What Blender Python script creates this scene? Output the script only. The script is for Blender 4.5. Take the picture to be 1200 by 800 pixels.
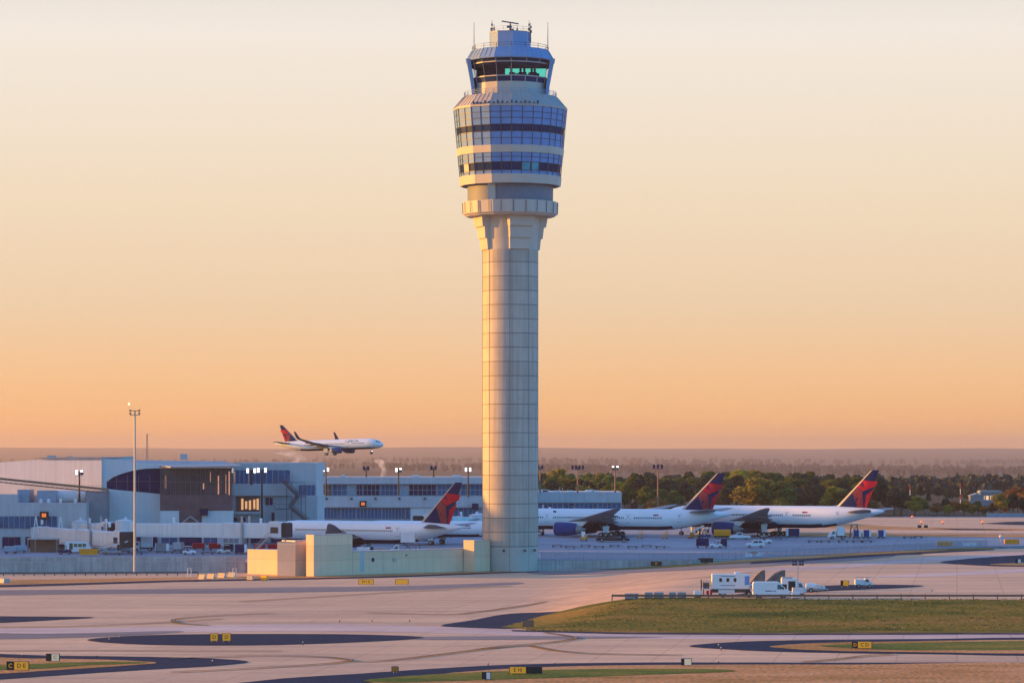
import bpy, bmesh, math, random
import numpy as np
from mathutils import Vector, Matrix, noise as mnoise
R = math.radians
random.seed(11)
for o in list(bpy.data.objects):
    bpy.data.objects.remove(o)
SC = bpy.context.scene
COL = SC.collection

# ---------------------------------------------------------------- camera
F, CX, HY, CZ = 3710.0, 600.0, 528.0, 26.4
cam_d = bpy.data.cameras.new('camera')
cam = bpy.data.objects.new('camera', cam_d)
COL.objects.link(cam)
cam.location = (0, 0, CZ)
cam.rotation_euler = (R(90), 0, 0)
cam_d.sensor_width = 36.0
cam_d.lens = F / 1200.0 * 36.0
cam_d.shift_y = (HY - 400.0) / 1200.0
cam_d.clip_start = 1.0
cam_d.clip_end = 60000.0
SC.camera = cam

# ---------------------------------------------------------------- sky and sun
SUN_EL = R(7.6)
SUN_AZ = R(-101.0)          # measured from the direction that faces the camera: negative is left
sun_dir = Vector((math.sin(SUN_AZ) * math.cos(SUN_EL), -math.cos(SUN_AZ) * math.cos(SUN_EL), math.sin(SUN_EL)))
world = bpy.data.worlds.new('World')
SC.world = world
world.use_nodes = True
wn, wl = world.node_tree.nodes, world.node_tree.links
wn.clear()
w_out = wn.new('ShaderNodeOutputWorld')
w_bg = wn.new('ShaderNodeBackground')
w_bg.inputs['Strength'].default_value = 0.15
sky = wn.new('ShaderNodeTexSky')
sky.sky_type = 'NISHITA'
sky.sun_disc = False
sky.sun_elevation = SUN_EL
sky.sun_rotation = math.atan2(sun_dir.x, sun_dir.y)
sky.air_density = 1.3
sky.dust_density = 1.2
sky.ozone_density = 3.0
tc = wn.new('ShaderNodeTexCoord')
sep = wn.new('ShaderNodeSeparateXYZ')
ramp = wn.new('ShaderNodeValToRGB')
cr = ramp.color_ramp
cr.elements[0].position = 0.0
cr.elements[0].color = (1.04, 0.46, 0.12, 1)
cr.elements[1].position = 0.60
cr.elements[1].color = (0.66, 0.63, 0.64, 1)
for p, c in ((0.06, (0.93, 0.52, 0.225, 1)), (0.16, (0.82, 0.60, 0.385, 1)), (0.30, (0.84, 0.69, 0.51, 1)), (0.47, (0.85, 0.775, 0.69, 1))):
    e = cr.elements.new(p)
    e.color = c
zs = wn.new('ShaderNodeMath'); zs.operation = 'MULTIPLY'; zs.inputs[1].default_value = 3.6
fade = wn.new('ShaderNodeMapRange')
fade.inputs['From Min'].default_value = 0.155
fade.inputs['From Max'].default_value = 0.27
fade.inputs['To Min'].default_value = 1.0
fade.inputs['To Max'].default_value = 0.0
side = wn.new('ShaderNodeMapRange')           # the glow lies on the sunrise half of the sky
side.inputs['From Min'].default_value = 0.0
side.inputs['From Max'].default_value = 0.7
mulf = wn.new('ShaderNodeMath'); mulf.operation = 'MULTIPLY'
mix = wn.new('ShaderNodeMixRGB')
gain = wn.new('ShaderNodeMixRGB'); gain.blend_type = 'MULTIPLY'; gain.inputs['Fac'].default_value = 1.0
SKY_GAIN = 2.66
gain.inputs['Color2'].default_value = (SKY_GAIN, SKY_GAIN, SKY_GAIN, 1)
wl.new(tc.outputs['Generated'], sep.inputs[0])
wl.new(sep.outputs['Z'], zs.inputs[0])
wl.new(zs.outputs[0], ramp.inputs['Fac'])
wl.new(sep.outputs['Z'], fade.inputs['Value'])
wl.new(sep.outputs['Y'], side.inputs['Value'])
wl.new(fade.outputs[0], mulf.inputs[0])
wl.new(side.outputs[0], mulf.inputs[1])
wl.new(mulf.outputs[0], mix.inputs['Fac'])
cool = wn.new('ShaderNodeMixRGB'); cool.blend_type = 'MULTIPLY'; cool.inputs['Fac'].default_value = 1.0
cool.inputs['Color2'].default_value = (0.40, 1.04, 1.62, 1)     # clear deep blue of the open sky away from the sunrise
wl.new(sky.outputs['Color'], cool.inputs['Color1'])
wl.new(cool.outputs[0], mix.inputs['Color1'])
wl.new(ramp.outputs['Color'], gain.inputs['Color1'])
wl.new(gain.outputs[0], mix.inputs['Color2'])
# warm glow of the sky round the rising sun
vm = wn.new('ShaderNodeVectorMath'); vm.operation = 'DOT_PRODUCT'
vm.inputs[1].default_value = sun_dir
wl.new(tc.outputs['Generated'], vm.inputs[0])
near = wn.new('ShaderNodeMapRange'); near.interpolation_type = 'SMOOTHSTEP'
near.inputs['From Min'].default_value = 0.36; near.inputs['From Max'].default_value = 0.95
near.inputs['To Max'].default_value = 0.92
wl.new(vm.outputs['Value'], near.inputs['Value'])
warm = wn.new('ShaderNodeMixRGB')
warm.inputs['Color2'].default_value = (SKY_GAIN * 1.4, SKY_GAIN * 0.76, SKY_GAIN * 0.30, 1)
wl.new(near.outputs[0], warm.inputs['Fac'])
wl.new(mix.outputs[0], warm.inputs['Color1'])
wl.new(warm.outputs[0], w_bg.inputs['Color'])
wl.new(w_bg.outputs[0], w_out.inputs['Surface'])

sun_d = bpy.data.lights.new('sun', 'SUN')
sun_d.energy = 3.75
sun_d.angle = R(0.6)
sun_d.color = (1.0, 0.43, 0.05)
sun = bpy.data.objects.new('sun', sun_d)
COL.objects.link(sun)
sun.location = (-400, 700, 300)
sun.rotation_euler = sun_dir.to_track_quat('Z', 'Y').to_euler()

SC.view_settings.view_transform = 'Standard'
SC.view_settings.look = 'None'
SC.view_settings.exposure = 1.42
SC.view_settings.gamma = 1.0
SC.view_settings.use_curve_mapping = False
SC.render.engine = 'CYCLES'
SC.cycles.volume_bounces = 1
SC.cycles.max_bounces = 8
SC.cycles.transparent_max_bounces = 24
SC.cycles.use_denoising = True

# ---------------------------------------------------------------- small maths
def clamp(x, a=0.0, b=1.0):
    return a if x < a else (b if x > b else x)
def lerp(a, b, t):
    return a + (b - a) * t
def sstep(x, a, b):
    t = clamp((x - a) / (b - a))
    return t * t * (3 - 2 * t)
def pt(px, py, Y):                       # the point at distance Y that the photo shows at (px, py)
    return Vector(((px - CX) / F * Y, Y, CZ - (py - HY) / F * Y))
def xat(px, Y):
    return (px - CX) / F * Y
def zat(py, Y):
    return CZ - (py - HY) / F * Y
def apron_z(Y):
    return 2.3 + 0.0083 * (min(Y, 905) - 700)
APRON_Z = 4.0
def ground_z(x, y):
    if y > 1000:
        return lerp(0.0, 3.85, sstep(y, 1000, 1060))
    t = clamp((y - 475) / 225.0)
    x0, x1 = lerp(-1, 7, t), lerp(17, 62, t)
    a = sstep(x, x0, x1)
    if y < 555:
        hr = 3.0
    elif y < 700:
        hr = lerp(3.0, 2.15, sstep(y, 555, 700))
    else:
        hr = apron_z(y) - 0.14
    b = clamp((y - 463.5) / 33.0)
    b = b * b * (3 - 2 * b) * 0.55 + b * 0.45
    return a * b * hr
def gp(px, py, dz=0.0):                  # ground point seen at (px, py)
    y = 340.0
    while y < 1400:
        x = xat(px, y)
        if zat(py, y) <= ground_z(x, y):
            break
        y += 1.0
    lo, hi = y - 1.0, y
    for _ in range(18):
        m = (lo + hi) / 2
        if zat(py, m) <= ground_z(xat(px, m), m):
            hi = m
        else:
            lo = m
    x = xat(px, hi)
    return Vector((x, hi, ground_z(x, hi) + dz))
def ap(px, py):                          # apron point seen at (px, py)
    y = 760.0
    for _ in range(30):
        y = (CZ - apron_z(y)) * F / (py - HY)
    return Vector((xat(px, y), y, apron_z(y)))

# ---------------------------------------------------------------- materials
def new_mat(name):
    m = bpy.data.materials.new(name)
    m.use_nodes = True
    nt = m.node_tree
    return m, nt, nt.nodes['Principled BSDF']
def mat(name, c, rough=0.6, metal=0.0, var=0.12, scale=0.6, spec=0.4, stretch=(1, 1, 1), bump=0.0, coat=0.0):
    m, nt, b = new_mat(name)
    b.inputs['Roughness'].default_value = rough
    b.inputs['Metallic'].default_value = metal
    b.inputs['Specular IOR Level'].default_value = spec
    b.inputs['Coat Weight'].default_value = coat
    tx = nt.nodes.new('ShaderNodeTexCoord')
    mp = nt.nodes.new('ShaderNodeMapping')
    mp.inputs['Scale'].default_value = stretch
    nz = nt.nodes.new('ShaderNodeTexNoise')
    nz.inputs['Scale'].default_value = scale
    nz.inputs['Detail'].default_value = 6
    nz.inputs['Roughness'].default_value = 0.65
    rp = nt.nodes.new('ShaderNodeValToRGB')
    rp.color_ramp.elements[0].position = 0.3
    rp.color_ramp.elements[1].position = 0.7
    rp.color_ramp.elements[0].color = tuple(v * (1 - var) for v in c) + (1,)
    rp.color_ramp.elements[1].color = tuple(min(1, v * (1 + var)) for v in c) + (1,)
    nt.links.new(tx.outputs['Object'], mp.inputs[0])
    nt.links.new(mp.outputs[0], nz.inputs['Vector'])
    nt.links.new(nz.outputs['Fac'], rp.inputs['Fac'])
    nt.links.new(rp.outputs[0], b.inputs['Base Color'])
    if bump:
        bp = nt.nodes.new('ShaderNodeBump')
        bp.inputs['Strength'].default_value = bump
        nt.links.new(nz.outputs['Fac'], bp.inputs['Height'])
        nt.links.new(bp.outputs[0], b.inputs['Normal'])
    return m
def emit(name, c, s):
    m, nt, b = new_mat(name)
    b.inputs['Base Color'].default_value = c + (1,)
    b.inputs['Emission Color'].default_value = c + (1,)
    b.inputs['Emission Strength'].default_value = s
    return m
def panel_mat(name, c, period, joint=0.05, dark=0.45, axis='Z', var=0.1, rough=0.7, period2=None, axis2='X', off=0.0, streak=0.12):
    """plain panels with thin recessed sealed joints, rain streaks"""
    m = mat(name, c, rough=rough, var=var, scale=0.25)
    nt = m.node_tree
    b = nt.nodes['Principled BSDF']
    src = b.inputs['Base Color'].links[0].from_socket
    tx = [n for n in nt.nodes if n.type == 'TEX_COORD'][0]
    sp = nt.nodes.new('ShaderNodeSeparateXYZ')
    nt.links.new(tx.outputs['Object'], sp.inputs[0])
    def line(ax, per, off):
        a = nt.nodes.new('ShaderNodeMath'); a.operation = 'ADD'; a.inputs[1].default_value = 1000 * per - off
        d = nt.nodes.new('ShaderNodeMath'); d.operation = 'MODULO'; d.inputs[1].default_value = per
        l = nt.nodes.new('ShaderNodeMath'); l.operation = 'LESS_THAN'; l.inputs[1].default_value = joint
        nt.links.new(sp.outputs[ax], a.inputs[0]); nt.links.new(a.outputs[0], d.inputs[0]); nt.links.new(d.outputs[0], l.inputs[0])
        return l.outputs[0]
    fac = line(axis, period, off)
    if period2:
        f2 = line(axis2, period2, 0)
        mx = nt.nodes.new('ShaderNodeMath'); mx.operation = 'MAXIMUM'
        nt.links.new(fac, mx.inputs[0]); nt.links.new(f2, mx.inputs[1])
        fac = mx.outputs[0]
    # every course of panels is a slightly different batch
    fl = nt.nodes.new('ShaderNodeMath'); fl.operation = 'DIVIDE'; fl.inputs[1].default_value = period
    ad = nt.nodes.new('ShaderNodeMath'); ad.operation = 'SUBTRACT'; ad.inputs[1].default_value = off
    ff = nt.nodes.new('ShaderNodeMath'); ff.operation = 'FLOOR'
    wnz = nt.nodes.new('ShaderNodeTexWhiteNoise'); wnz.noise_dimensions = '1D'
    nt.links.new(sp.outputs[axis], ad.inputs[0]); nt.links.new(ad.outputs[0], fl.inputs[0]); nt.links.new(fl.outputs[0], ff.inputs[0]); nt.links.new(ff.outputs[0], wnz.inputs['W'])
    wr = nt.nodes.new('ShaderNodeMapRange'); wr.inputs['To Min'].default_value = 0.90; wr.inputs['To Max'].default_value = 1.05
    nt.links.new(wnz.outputs['Value'], wr.inputs['Value'])
    bt = nt.nodes.new('ShaderNodeMixRGB'); bt.blend_type = 'MULTIPLY'; bt.inputs['Fac'].default_value = 1
    nt.links.new(src, bt.inputs['Color1']); nt.links.new(wr.outputs[0], bt.inputs['Color2'])
    src = bt.outputs[0]
    # vertical rain streaks
    mp = nt.nodes.new('ShaderNodeMapping'); mp.inputs['Scale'].default_value = (1.6, 1.6, 0.05)
    nz = nt.nodes.new('ShaderNodeTexNoise'); nz.inputs['Scale'].default_value = 1.0; nz.inputs['Detail'].default_value = 4
    nt.links.new(tx.outputs['Object'], mp.inputs[0]); nt.links.new(mp.outputs[0], nz.inputs['Vector'])
    mr = nt.nodes.new('ShaderNodeMapRange'); mr.inputs['From Min'].default_value = 0.35; mr.inputs['From Max'].default_value = 0.7
    mr.inputs['To Min'].default_value = 1.0; mr.inputs['To Max'].default_value = 1.0 - streak
    nt.links.new(nz.outputs['Fac'], mr.inputs['Value'])
    ml = nt.nodes.new('ShaderNodeMixRGB'); ml.blend_type = 'MULTIPLY'; ml.inputs['Fac'].default_value = 1
    nt.links.new(src, ml.inputs['Color1']); nt.links.new(mr.outputs[0], ml.inputs['Color2'])
    mxc = nt.nodes.new('ShaderNodeMixRGB')
    mxc.inputs['Color2'].default_value = tuple(v * dark for v in c) + (1,)
    nt.links.new(fac, mxc.inputs['Fac']); nt.links.new(ml.outputs[0], mxc.inputs['Color1'])
    nt.links.new(mxc.outputs[0], b.inputs['Base Color'])
    return m
def glass_mat(name, c, rough=0.08, spec=0.9):
    m = mat(name, c, rough=rough, var=0.35, scale=0.22, spec=spec)
    return m

M = {}
M['white_paint'] = mat('white paint', (0.72, 0.73, 0.74), 0.35, var=0.05)
M['offwhite'] = mat('off white cladding', (0.66, 0.66, 0.66), 0.5, var=0.08)
M['grey_paint'] = mat('grey paint', (0.30, 0.31, 0.33), 0.5)
M['dark'] = mat('dark rubber', (0.025, 0.025, 0.028), 0.8)
M['darkgrey'] = mat('dark grey steel', (0.09, 0.09, 0.10), 0.6)
M['steel'] = mat('galvanised steel', (0.36, 0.36, 0.37), 0.5, metal=0.3)
M['rust_steel'] = mat('brown weathered steel', (0.23, 0.12, 0.08), 0.7)
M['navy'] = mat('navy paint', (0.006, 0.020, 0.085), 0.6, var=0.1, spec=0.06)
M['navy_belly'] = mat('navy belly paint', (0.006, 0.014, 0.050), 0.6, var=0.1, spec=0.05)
M['blue'] = mat('blue paint', (0.003, 0.055, 0.20), 0.6, spec=0.08)
M['red'] = mat('red paint', (0.50, 0.010, 0.03), 0.5, spec=0.1)
M['maroon'] = mat('maroon paint', (0.22, 0.012, 0.025), 0.4)
M['yellow'] = mat('yellow paint', (0.80, 0.29, 0.004), 0.5)
M['sign_yellow'] = emit('backlit sign yellow', (0.62, 0.27, 0.012), 0.16)
M['bright_yellow'] = mat('bright yellow', (0.92, 0.42, 0.004), 0.5)
M['sign_black'] = mat('sign black', (0.012, 0.012, 0.014), 0.5)
M['orange'] = mat('orange paint', (0.62, 0.20, 0.03), 0.6)
M['wing_grey'] = mat('wing grey', (0.19, 0.19, 0.20), 0.45, var=0.12, scale=0.5)
M['plane_white'] = mat('aircraft white', (0.72, 0.78, 0.82), 0.3, var=0.03, scale=0.3, coat=0.4)
M['tyre'] = mat('tyre rubber', (0.02, 0.02, 0.02), 0.85)
M['wheel_rim'] = mat('wheel rim', (0.35, 0.35, 0.36), 0.4, metal=0.5)
M['window'] = glass_mat('vehicle glass', (0.015, 0.02, 0.03))
M['window_blue'] = glass_mat('blue window glass', (0.016, 0.11, 0.22), 0.35, 0.1)
M['window_dark'] = glass_mat('dark window glass', (0.004, 0.016, 0.075), 0.4, 0.04)
M['concrete'] = mat('pale concrete', (0.40, 0.39, 0.37), 0.85, var=0.15, scale=0.4)
M['concrete_wall'] = panel_mat('concrete wall panels', (0.40, 0.40, 0.39), 40.0, joint=0.0, period2=6.0, var=0.22, streak=0.35)
M['lamp'] = emit('lit floodlight', (1.0, 0.93, 0.80), 1.1)
M['lamp_off'] = mat('lamp housing', (0.05, 0.05, 0.055), 0.5)
M['red_lamp'] = emit('red obstruction light', (1.0, 0.10, 0.05), 6.0)
M['orange_lamp'] = emit('orange display', (1.0, 0.20, 0.03), 0.28)
M['edge_lamp'] = mat('edge lamp glass', (0.6, 0.58, 0.55), 0.4)

# ---------------------------------------------------------------- mesh collecting
class MB:
    def __init__(self):
        self.v, self.f, self.m = [], [], []
    def add(self, verts, faces, m=0):
        n = len(self.v)
        self.v += [tuple(p) for p in verts]
        self.f += [tuple(i + n for i in f) for f in faces]
        self.m += [m] * len(faces)
        return self
    def box(self, x0, x1, y0, y1, z0, z1, m=0):
        v = [(x, y, z) for z in (z0, z1) for y in (y0, y1) for x in (x0, x1)]
        return self.add(v, [(0, 2, 3, 1), (4, 5, 7, 6), (0, 1, 5, 4), (2, 6, 7, 3), (0, 4, 6, 2), (1, 3, 7, 5)], m)
    def obox(self, a, b, w, h, m=0):          # bar of width w and height h from a to b (a, b: centre of its section)
        a, b = Vector(a), Vector(b)
        d = (b - a).normalized()
        up = Vector((0, 0, 1)) if abs(d.z) < 0.95 else Vector((0, 1, 0))
        s = d.cross(up).normalized() * w / 2
        u = s.cross(d).normalized() * h / 2
        v = [a - s - u, a + s - u, a + s + u, a - s + u, b - s - u, b + s - u, b + s + u, b - s + u]
        return self.add(v, [(0, 3, 2, 1), (4, 5, 6, 7), (0, 1, 5, 4), (1, 2, 6, 5), (2, 3, 7, 6), (3, 0, 4, 7)], m)
    def tube(self, a, b, r0, r1=None, n=10, m=0):
        r1 = r0 if r1 is None else r1
        a, b = Vector(a), Vector(b)
        d = (b - a).normalized()
        up = Vector((0, 0, 1)) if abs(d.z) < 0.95 else Vector((0, 1, 0))
        s = d.cross(up).normalized()
        u = s.cross(d)
        ring = lambda c, r: [c + (s * math.cos(2 * math.pi * i / n) + u * math.sin(2 * math.pi * i / n)) * r for i in range(n)]
        v = ring(a, r0) + ring(b, r1)
        f = [(i, (i + 1) % n, n + (i + 1) % n, n + i) for i in range(n)]
        f += [tuple(range(n))[::-1], tuple(range(n, 2 * n))]
        return self.add(v, f, m)
    def lathe(self, prof, n=32, cx=0, cy=0, rot=0.0, m=0, ms=None, cap=True):
        v = []
        for r, z in prof:
            v += [(cx + r * math.cos(2 * math.pi * i / n + rot), cy + r * math.sin(2 * math.pi * i / n + rot), z) for i in range(n)]
        for k in range(len(prof) - 1):
            f = [(k * n + i, k * n + (i + 1) % n, (k + 1) * n + (i + 1) % n, (k + 1) * n + i) for i in range(n)]
            if k == 0:
                self.add(v, f, ms[k] if ms else m)
                base = len(self.v) - len(v)
            else:
                self.f += [tuple(j + base for j in g) for g in f]
                self.m += [ms[k] if ms else m] * len(f)
        if cap:
            k = len(prof) - 1
            self.f += [tuple(base + i for i in range(n))[::-1], tuple(base + k * n + i for i in range(n))]
            self.m += [ms[0] if ms else m, ms[-1] if ms else m]
        return self
    def prism(self, poly, lo, hi, axis='y', m=0):   # polygon in the two other axes, extruded lo..hi along axis
        def P(a, b, c):
            return {'x': (c, a, b), 'y': (a, c, b), 'z': (a, b, c)}[axis]
        n = len(poly)
        v = [P(a, b, lo) for a, b in poly] + [P(a, b, hi) for a, b in poly]
        f = [(i, (i + 1) % n, n + (i + 1) % n, n + i) for i in range(n)]
        f += [tuple(range(n))[::-1], tuple(range(n, 2 * n))]
        return self.add(v, f, m)
    def loft(self, rings, m=0, cap=True):
        n = len(rings[0])
        v = [p for r in rings for p in r]
        f = []
        for k in range(len(rings) - 1):
            f += [(k * n + i, k * n + (i + 1) % n, (k + 1) * n + (i + 1) % n, (k + 1) * n + i) for i in range(n)]
        if cap:
            f += [tuple(range(n))[::-1], tuple((len(rings) - 1) * n + i for i in range(n))]
        return self.add(v, f, m)
    def wheel(self, x, y, z, r, w, m=0, m2=1):      # wheel with axle along y
        self.tube((x, y - w / 2, z), (x, y + w / 2, z), r, n=16, m=m)
        self.tube((x, y - w / 2 - 0.02, z), (x, y + w / 2 + 0.02, z), r * 0.55, n=12, m=m2)
        return self
    def build(self, name, mats, parent=None, smooth=False, loc=None, recalc=True):
        me = bpy.data.meshes.new(name)
        me.from_pydata(self.v, [], self.f)
        mats = mats if isinstance(mats, (list, tuple)) else [mats]
        for k in mats:
            me.materials.append(M[k] if isinstance(k, str) else k)
        me.polygons.foreach_set('material_index', self.m)
        if recalc:
            bm = bmesh.new(); bm.from_mesh(me)
            bmesh.ops.recalc_face_normals(bm, faces=bm.faces)
            bm.to_mesh(me); bm.free()
        if smooth:
            me.polygons.foreach_set('use_smooth', [True] * len(me.polygons))
            try:
                me.set_sharp_from_angle(angle=R(35))
            except Exception:
                pass
        me.update()
        o = bpy.data.objects.new(name, me)
        COL.objects.link(o)
        if parent:
            o.parent = parent
        if loc is not None:
            o.location = loc
        return o
def tag(o, label, cat, group=None, kind=None):
    if label: o['label'] = label
    if cat: o['category'] = cat
    if group: o['group'] = group
    if kind: o['kind'] = kind
    return o
def thing(name, label, cat, loc=(0, 0, 0), rz=0.0, group=None):
    o = bpy.data.objects.new(name, None)
    COL.objects.link(o)
    o.empty_display_size = 0.5
    o.location = loc
    o.rotation_euler = (0, 0, rz)
    return tag(o, label, cat, group)
def structure(o):
    o['kind'] = 'structure'
    return o
def dup(root, loc, rz=None, label=None, group=None, scale=None):
    def cp(o, parent):
        c = o.copy()
        COL.objects.link(c)
        if parent: c.parent = parent
        for ch in list(o.children):
            cp(ch, c)
        return c
    r = cp(root, None)
    r.location = loc
    if rz is not None: r.rotation_euler = (root.rotation_euler[0], root.rotation_euler[1], rz)
    if scale is not None: r.scale = scale
    if label: r['label'] = label
    if group: r['group'] = group
    return r
def text_mesh(name, s, size, matname, parent, loc, rot, extrude=0.01, squash=1.0, bold=0.0):
    cu = bpy.data.curves.new(name, 'FONT')
    cu.body = s
    cu.size = size
    cu.extrude = extrude
    cu.offset = bold
    cu.align_x = 'CENTER'
    cu.align_y = 'CENTER'
    cu.resolution_u = 3
    t = bpy.data.objects.new('tmp_text', cu)
    COL.objects.link(t)
    bpy.context.view_layer.update()
    me = bpy.data.meshes.new_from_object(t.evaluated_get(bpy.context.evaluated_depsgraph_get()))
    bpy.data.objects.remove(t)
    me.name = name
    me.materials.clear()
    me.materials.append(M[matname])
    o = bpy.data.objects.new(name, me)
    COL.objects.link(o)
    o.parent = parent
    o.location = loc
    o.rotation_euler = rot
    o.scale = (squash, 1, 1)
    return o
# ---------------------------------------------------------------- ground materials
def ground_mat(name, base, streak_c, rough=0.85, slab=True, spec=0.3):
    m, nt, b = new_mat(name)
    N, L = nt.nodes, nt.links
    b.inputs['Roughness'].default_value = rough
    b.inputs['Specular IOR Level'].default_value = spec
    tx = N.new('ShaderNodeTexCoord')
    def noise(scale, stretch, detail=5):
        mp = N.new('ShaderNodeMapping'); mp.inputs['Scale'].default_value = stretch
        nz = N.new('ShaderNodeTexNoise'); nz.inputs['Scale'].default_value = scale; nz.inputs['Detail'].default_value = detail
        nz.inputs['Roughness'].default_value = 0.6
        L.new(tx.outputs['Object'], mp.inputs[0]); L.new(mp.outputs[0], nz.inputs['Vector'])
        return nz.outputs['Fac']
    def ramp2(fac, p0, p1, c0, c1):
        r = N.new('ShaderNodeValToRGB')
        r.color_ramp.elements[0].position = p0; r.color_ramp.elements[1].position = p1
        r.color_ramp.elements[0].color = c0 + (1,); r.color_ramp.elements[1].color = c1 + (1,)
        L.new(fac, r.inputs['Fac'])
        return r.outputs[0]
    def mult(a, bb, f=1.0):
        x = N.new('ShaderNodeMixRGB'); x.blend_type = 'MULTIPLY'; x.inputs['Fac'].default_value = f
        L.new(a, x.inputs['Color1']); L.new(bb, x.inputs['Color2'])
        return x.outputs[0]
    c = ramp2(noise(0.02, (0.25, 1, 1)), 0.35, 0.68, base, streak_c)
    c = mult(c, ramp2(noise(1.0, (0.012, 0.16, 1), 7), 0.34, 0.62, (0.76, 0.78, 0.84), (1.07, 1.04, 1.02)))
    c = mult(c, ramp2(noise(1.0, (0.02, 0.035, 1), 4), 0.36, 0.6, (0.88, 0.87, 0.88), (1, 1, 1)))
    c = mult(c, ramp2(noise(1.0, (0.006, 0.55, 1), 6), 0.60, 0.72, (1, 1, 1), (0.80, 0.79, 0.80)))
    c = mult(c, ramp2(noise(0.09, (0.5, 1, 1), 7), 0.62, 0.74, (1, 1, 1), (0.84, 0.83, 0.82)))
    c = mult(c, ramp2(noise(0.7, (1, 1, 1), 6), 0.25, 0.6, (0.88, 0.87, 0.86), (1.03, 1.03, 1.03)))
    if slab:
        bk = N.new('ShaderNodeTexBrick')
        bk.offset = 0.0
        bk.inputs['Scale'].default_value = 1.0
        bk.inputs['Brick Width'].default_value = 7.6
        bk.inputs['Row Height'].default_value = 7.6
        bk.inputs['Mortar Size'].default_value = 0.10
        bk.inputs['Color1'].default_value = (1.0, 1.0, 1.0, 1)
        bk.inputs['Color2'].default_value = (0.93, 0.93, 0.94, 1)
        bk.inputs['Mortar'].default_value = (0.78, 0.77, 0.77, 1)
        mp = N.new('ShaderNodeMapping'); mp.inputs['Rotation'].default_value = (0, 0, R(8))
        L.new(tx.outputs['Object'], mp.inputs[0]); L.new(mp.outputs[0], bk.inputs['Vector'])
        c = mult(c, bk.outputs['Color'])
    L.new(c, b.inputs['Base Color'])
    return m
def grass_mat(name, c0, c1, c2):
    m, nt, b = new_mat(name)
    N, L = nt.nodes, nt.links
    b.inputs['Roughness'].default_value = 0.95
    b.inputs['Specular IOR Level'].default_value = 0.1
    tx = N.new('ShaderNodeTexCoord')
    mp = N.new('ShaderNodeMapping'); mp.inputs['Scale'].default_value = (0.35, 1, 1)
    n1 = N.new('ShaderNodeTexNoise'); n1.inputs['Scale'].default_value = 0.10; n1.inputs['Detail'].default_value = 8; n1.inputs['Roughness'].default_value = 0.7
    L.new(tx.outputs['Object'], mp.inputs[0]); L.new(mp.outputs[0], n1.inputs['Vector'])
    r = N.new('ShaderNodeValToRGB')
    r.color_ramp.elements[0].position = 0.36; r.color_ramp.elements[0].color = c0 + (1,)
    r.color_ramp.elements[1].position = 0.64; r.color_ramp.elements[1].color = c2 + (1,)
    e = r.color_ramp.elements.new(0.5); e.color = c1 + (1,)
    L.new(n1.outputs['Fac'], r.inputs['Fac'])
    n2 = N.new('ShaderNodeTexNoise'); n2.inputs['Scale'].default_value = 1.6; n2.inputs['Detail'].default_value = 5
    L.new(tx.outputs['Object'], n2.inputs['Vector'])
    r2 = N.new('ShaderNodeMapRange'); r2.inputs['From Min'].default_value = 0.3; r2.inputs['From Max'].default_value = 0.7
    r2.inputs['To Min'].default_value = 0.65; r2.inputs['To Max'].default_value = 1.25
    L.new(n2.outputs['Fac'], r2.inputs['Value'])
    x = N.new('ShaderNodeMixRGB'); x.blend_type = 'MULTIPLY'; x.inputs['Fac'].default_value = 1
    L.new(r.outputs[0], x.inputs['Color1']); L.new(r2.outputs[0], x.inputs['Color2'])
    L.new(x.outputs[0], b.inputs['Base Color'])
    bp = N.new('ShaderNodeBump'); bp.inputs['Strength'].default_value = 0.6; bp.inputs['Distance'].default_value = 0.3
    L.new(n2.outputs['Fac'], bp.inputs['Height']); L.new(bp.outputs[0], b.inputs['Normal'])
    return m
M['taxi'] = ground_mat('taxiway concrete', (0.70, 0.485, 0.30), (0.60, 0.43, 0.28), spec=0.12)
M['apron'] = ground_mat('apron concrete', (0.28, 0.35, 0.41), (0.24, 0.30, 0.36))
M['asphalt'] = ground_mat('asphalt shoulder', (0.003, 0.018, 0.056), (0.009, 0.027, 0.064), slab=False, spec=0.08)
M['worn_asphalt'] = ground_mat('worn asphalt', (0.17, 0.165, 0.17), (0.22, 0.205, 0.20), slab=False)
M['pale_concrete'] = ground_mat('newer pale concrete', (0.62, 0.50, 0.44), (0.56, 0.45, 0.40))
M['grass'] = grass_mat('mown grass', (0.065, 0.085, 0.010), (0.20, 0.155, 0.02), (0.33, 0.17, 0.04))
M['dry_grass'] = grass_mat('dry grass', (0.32, 0.18, 0.045), (0.50, 0.255, 0.10), (0.58, 0.33, 0.15))
M['green_grass'] = grass_mat('green grass', (0.045, 0.11, 0.012), (0.12, 0.15, 0.02), (0.26, 0.19, 0.03))
M['far_land'] = grass_mat('far woodland', (0.040, 0.044, 0.030), (0.06, 0.058, 0.036), (0.09, 0.075, 0.045))
M['line_dark'] = mat('black line border', (0.06, 0.055, 0.055), 0.8)
M['line_yellow'] = mat('worn yellow line', (0.50, 0.33, 0.06), 0.8)
M['line_white'] = mat('worn white line', (0.62, 0.62, 0.62), 0.8)

# apron edge (walls and fence stand along it), left to right
EDGE = [(-600, 650), (-116, 681), (-57, 689), (5.7, 699), (41, 699.5), (57, 713), (89, 749), (117, 778), (150, 792), (220, 806), (600, 850)]
def edge_y(x):
    for (x0, y0), (x1, y1) in zip(EDGE, EDGE[1:]):
        if x0 <= x <= x1:
            return lerp(y0, y1, (x - x0) / (x1 - x0))
    return 700

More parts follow.
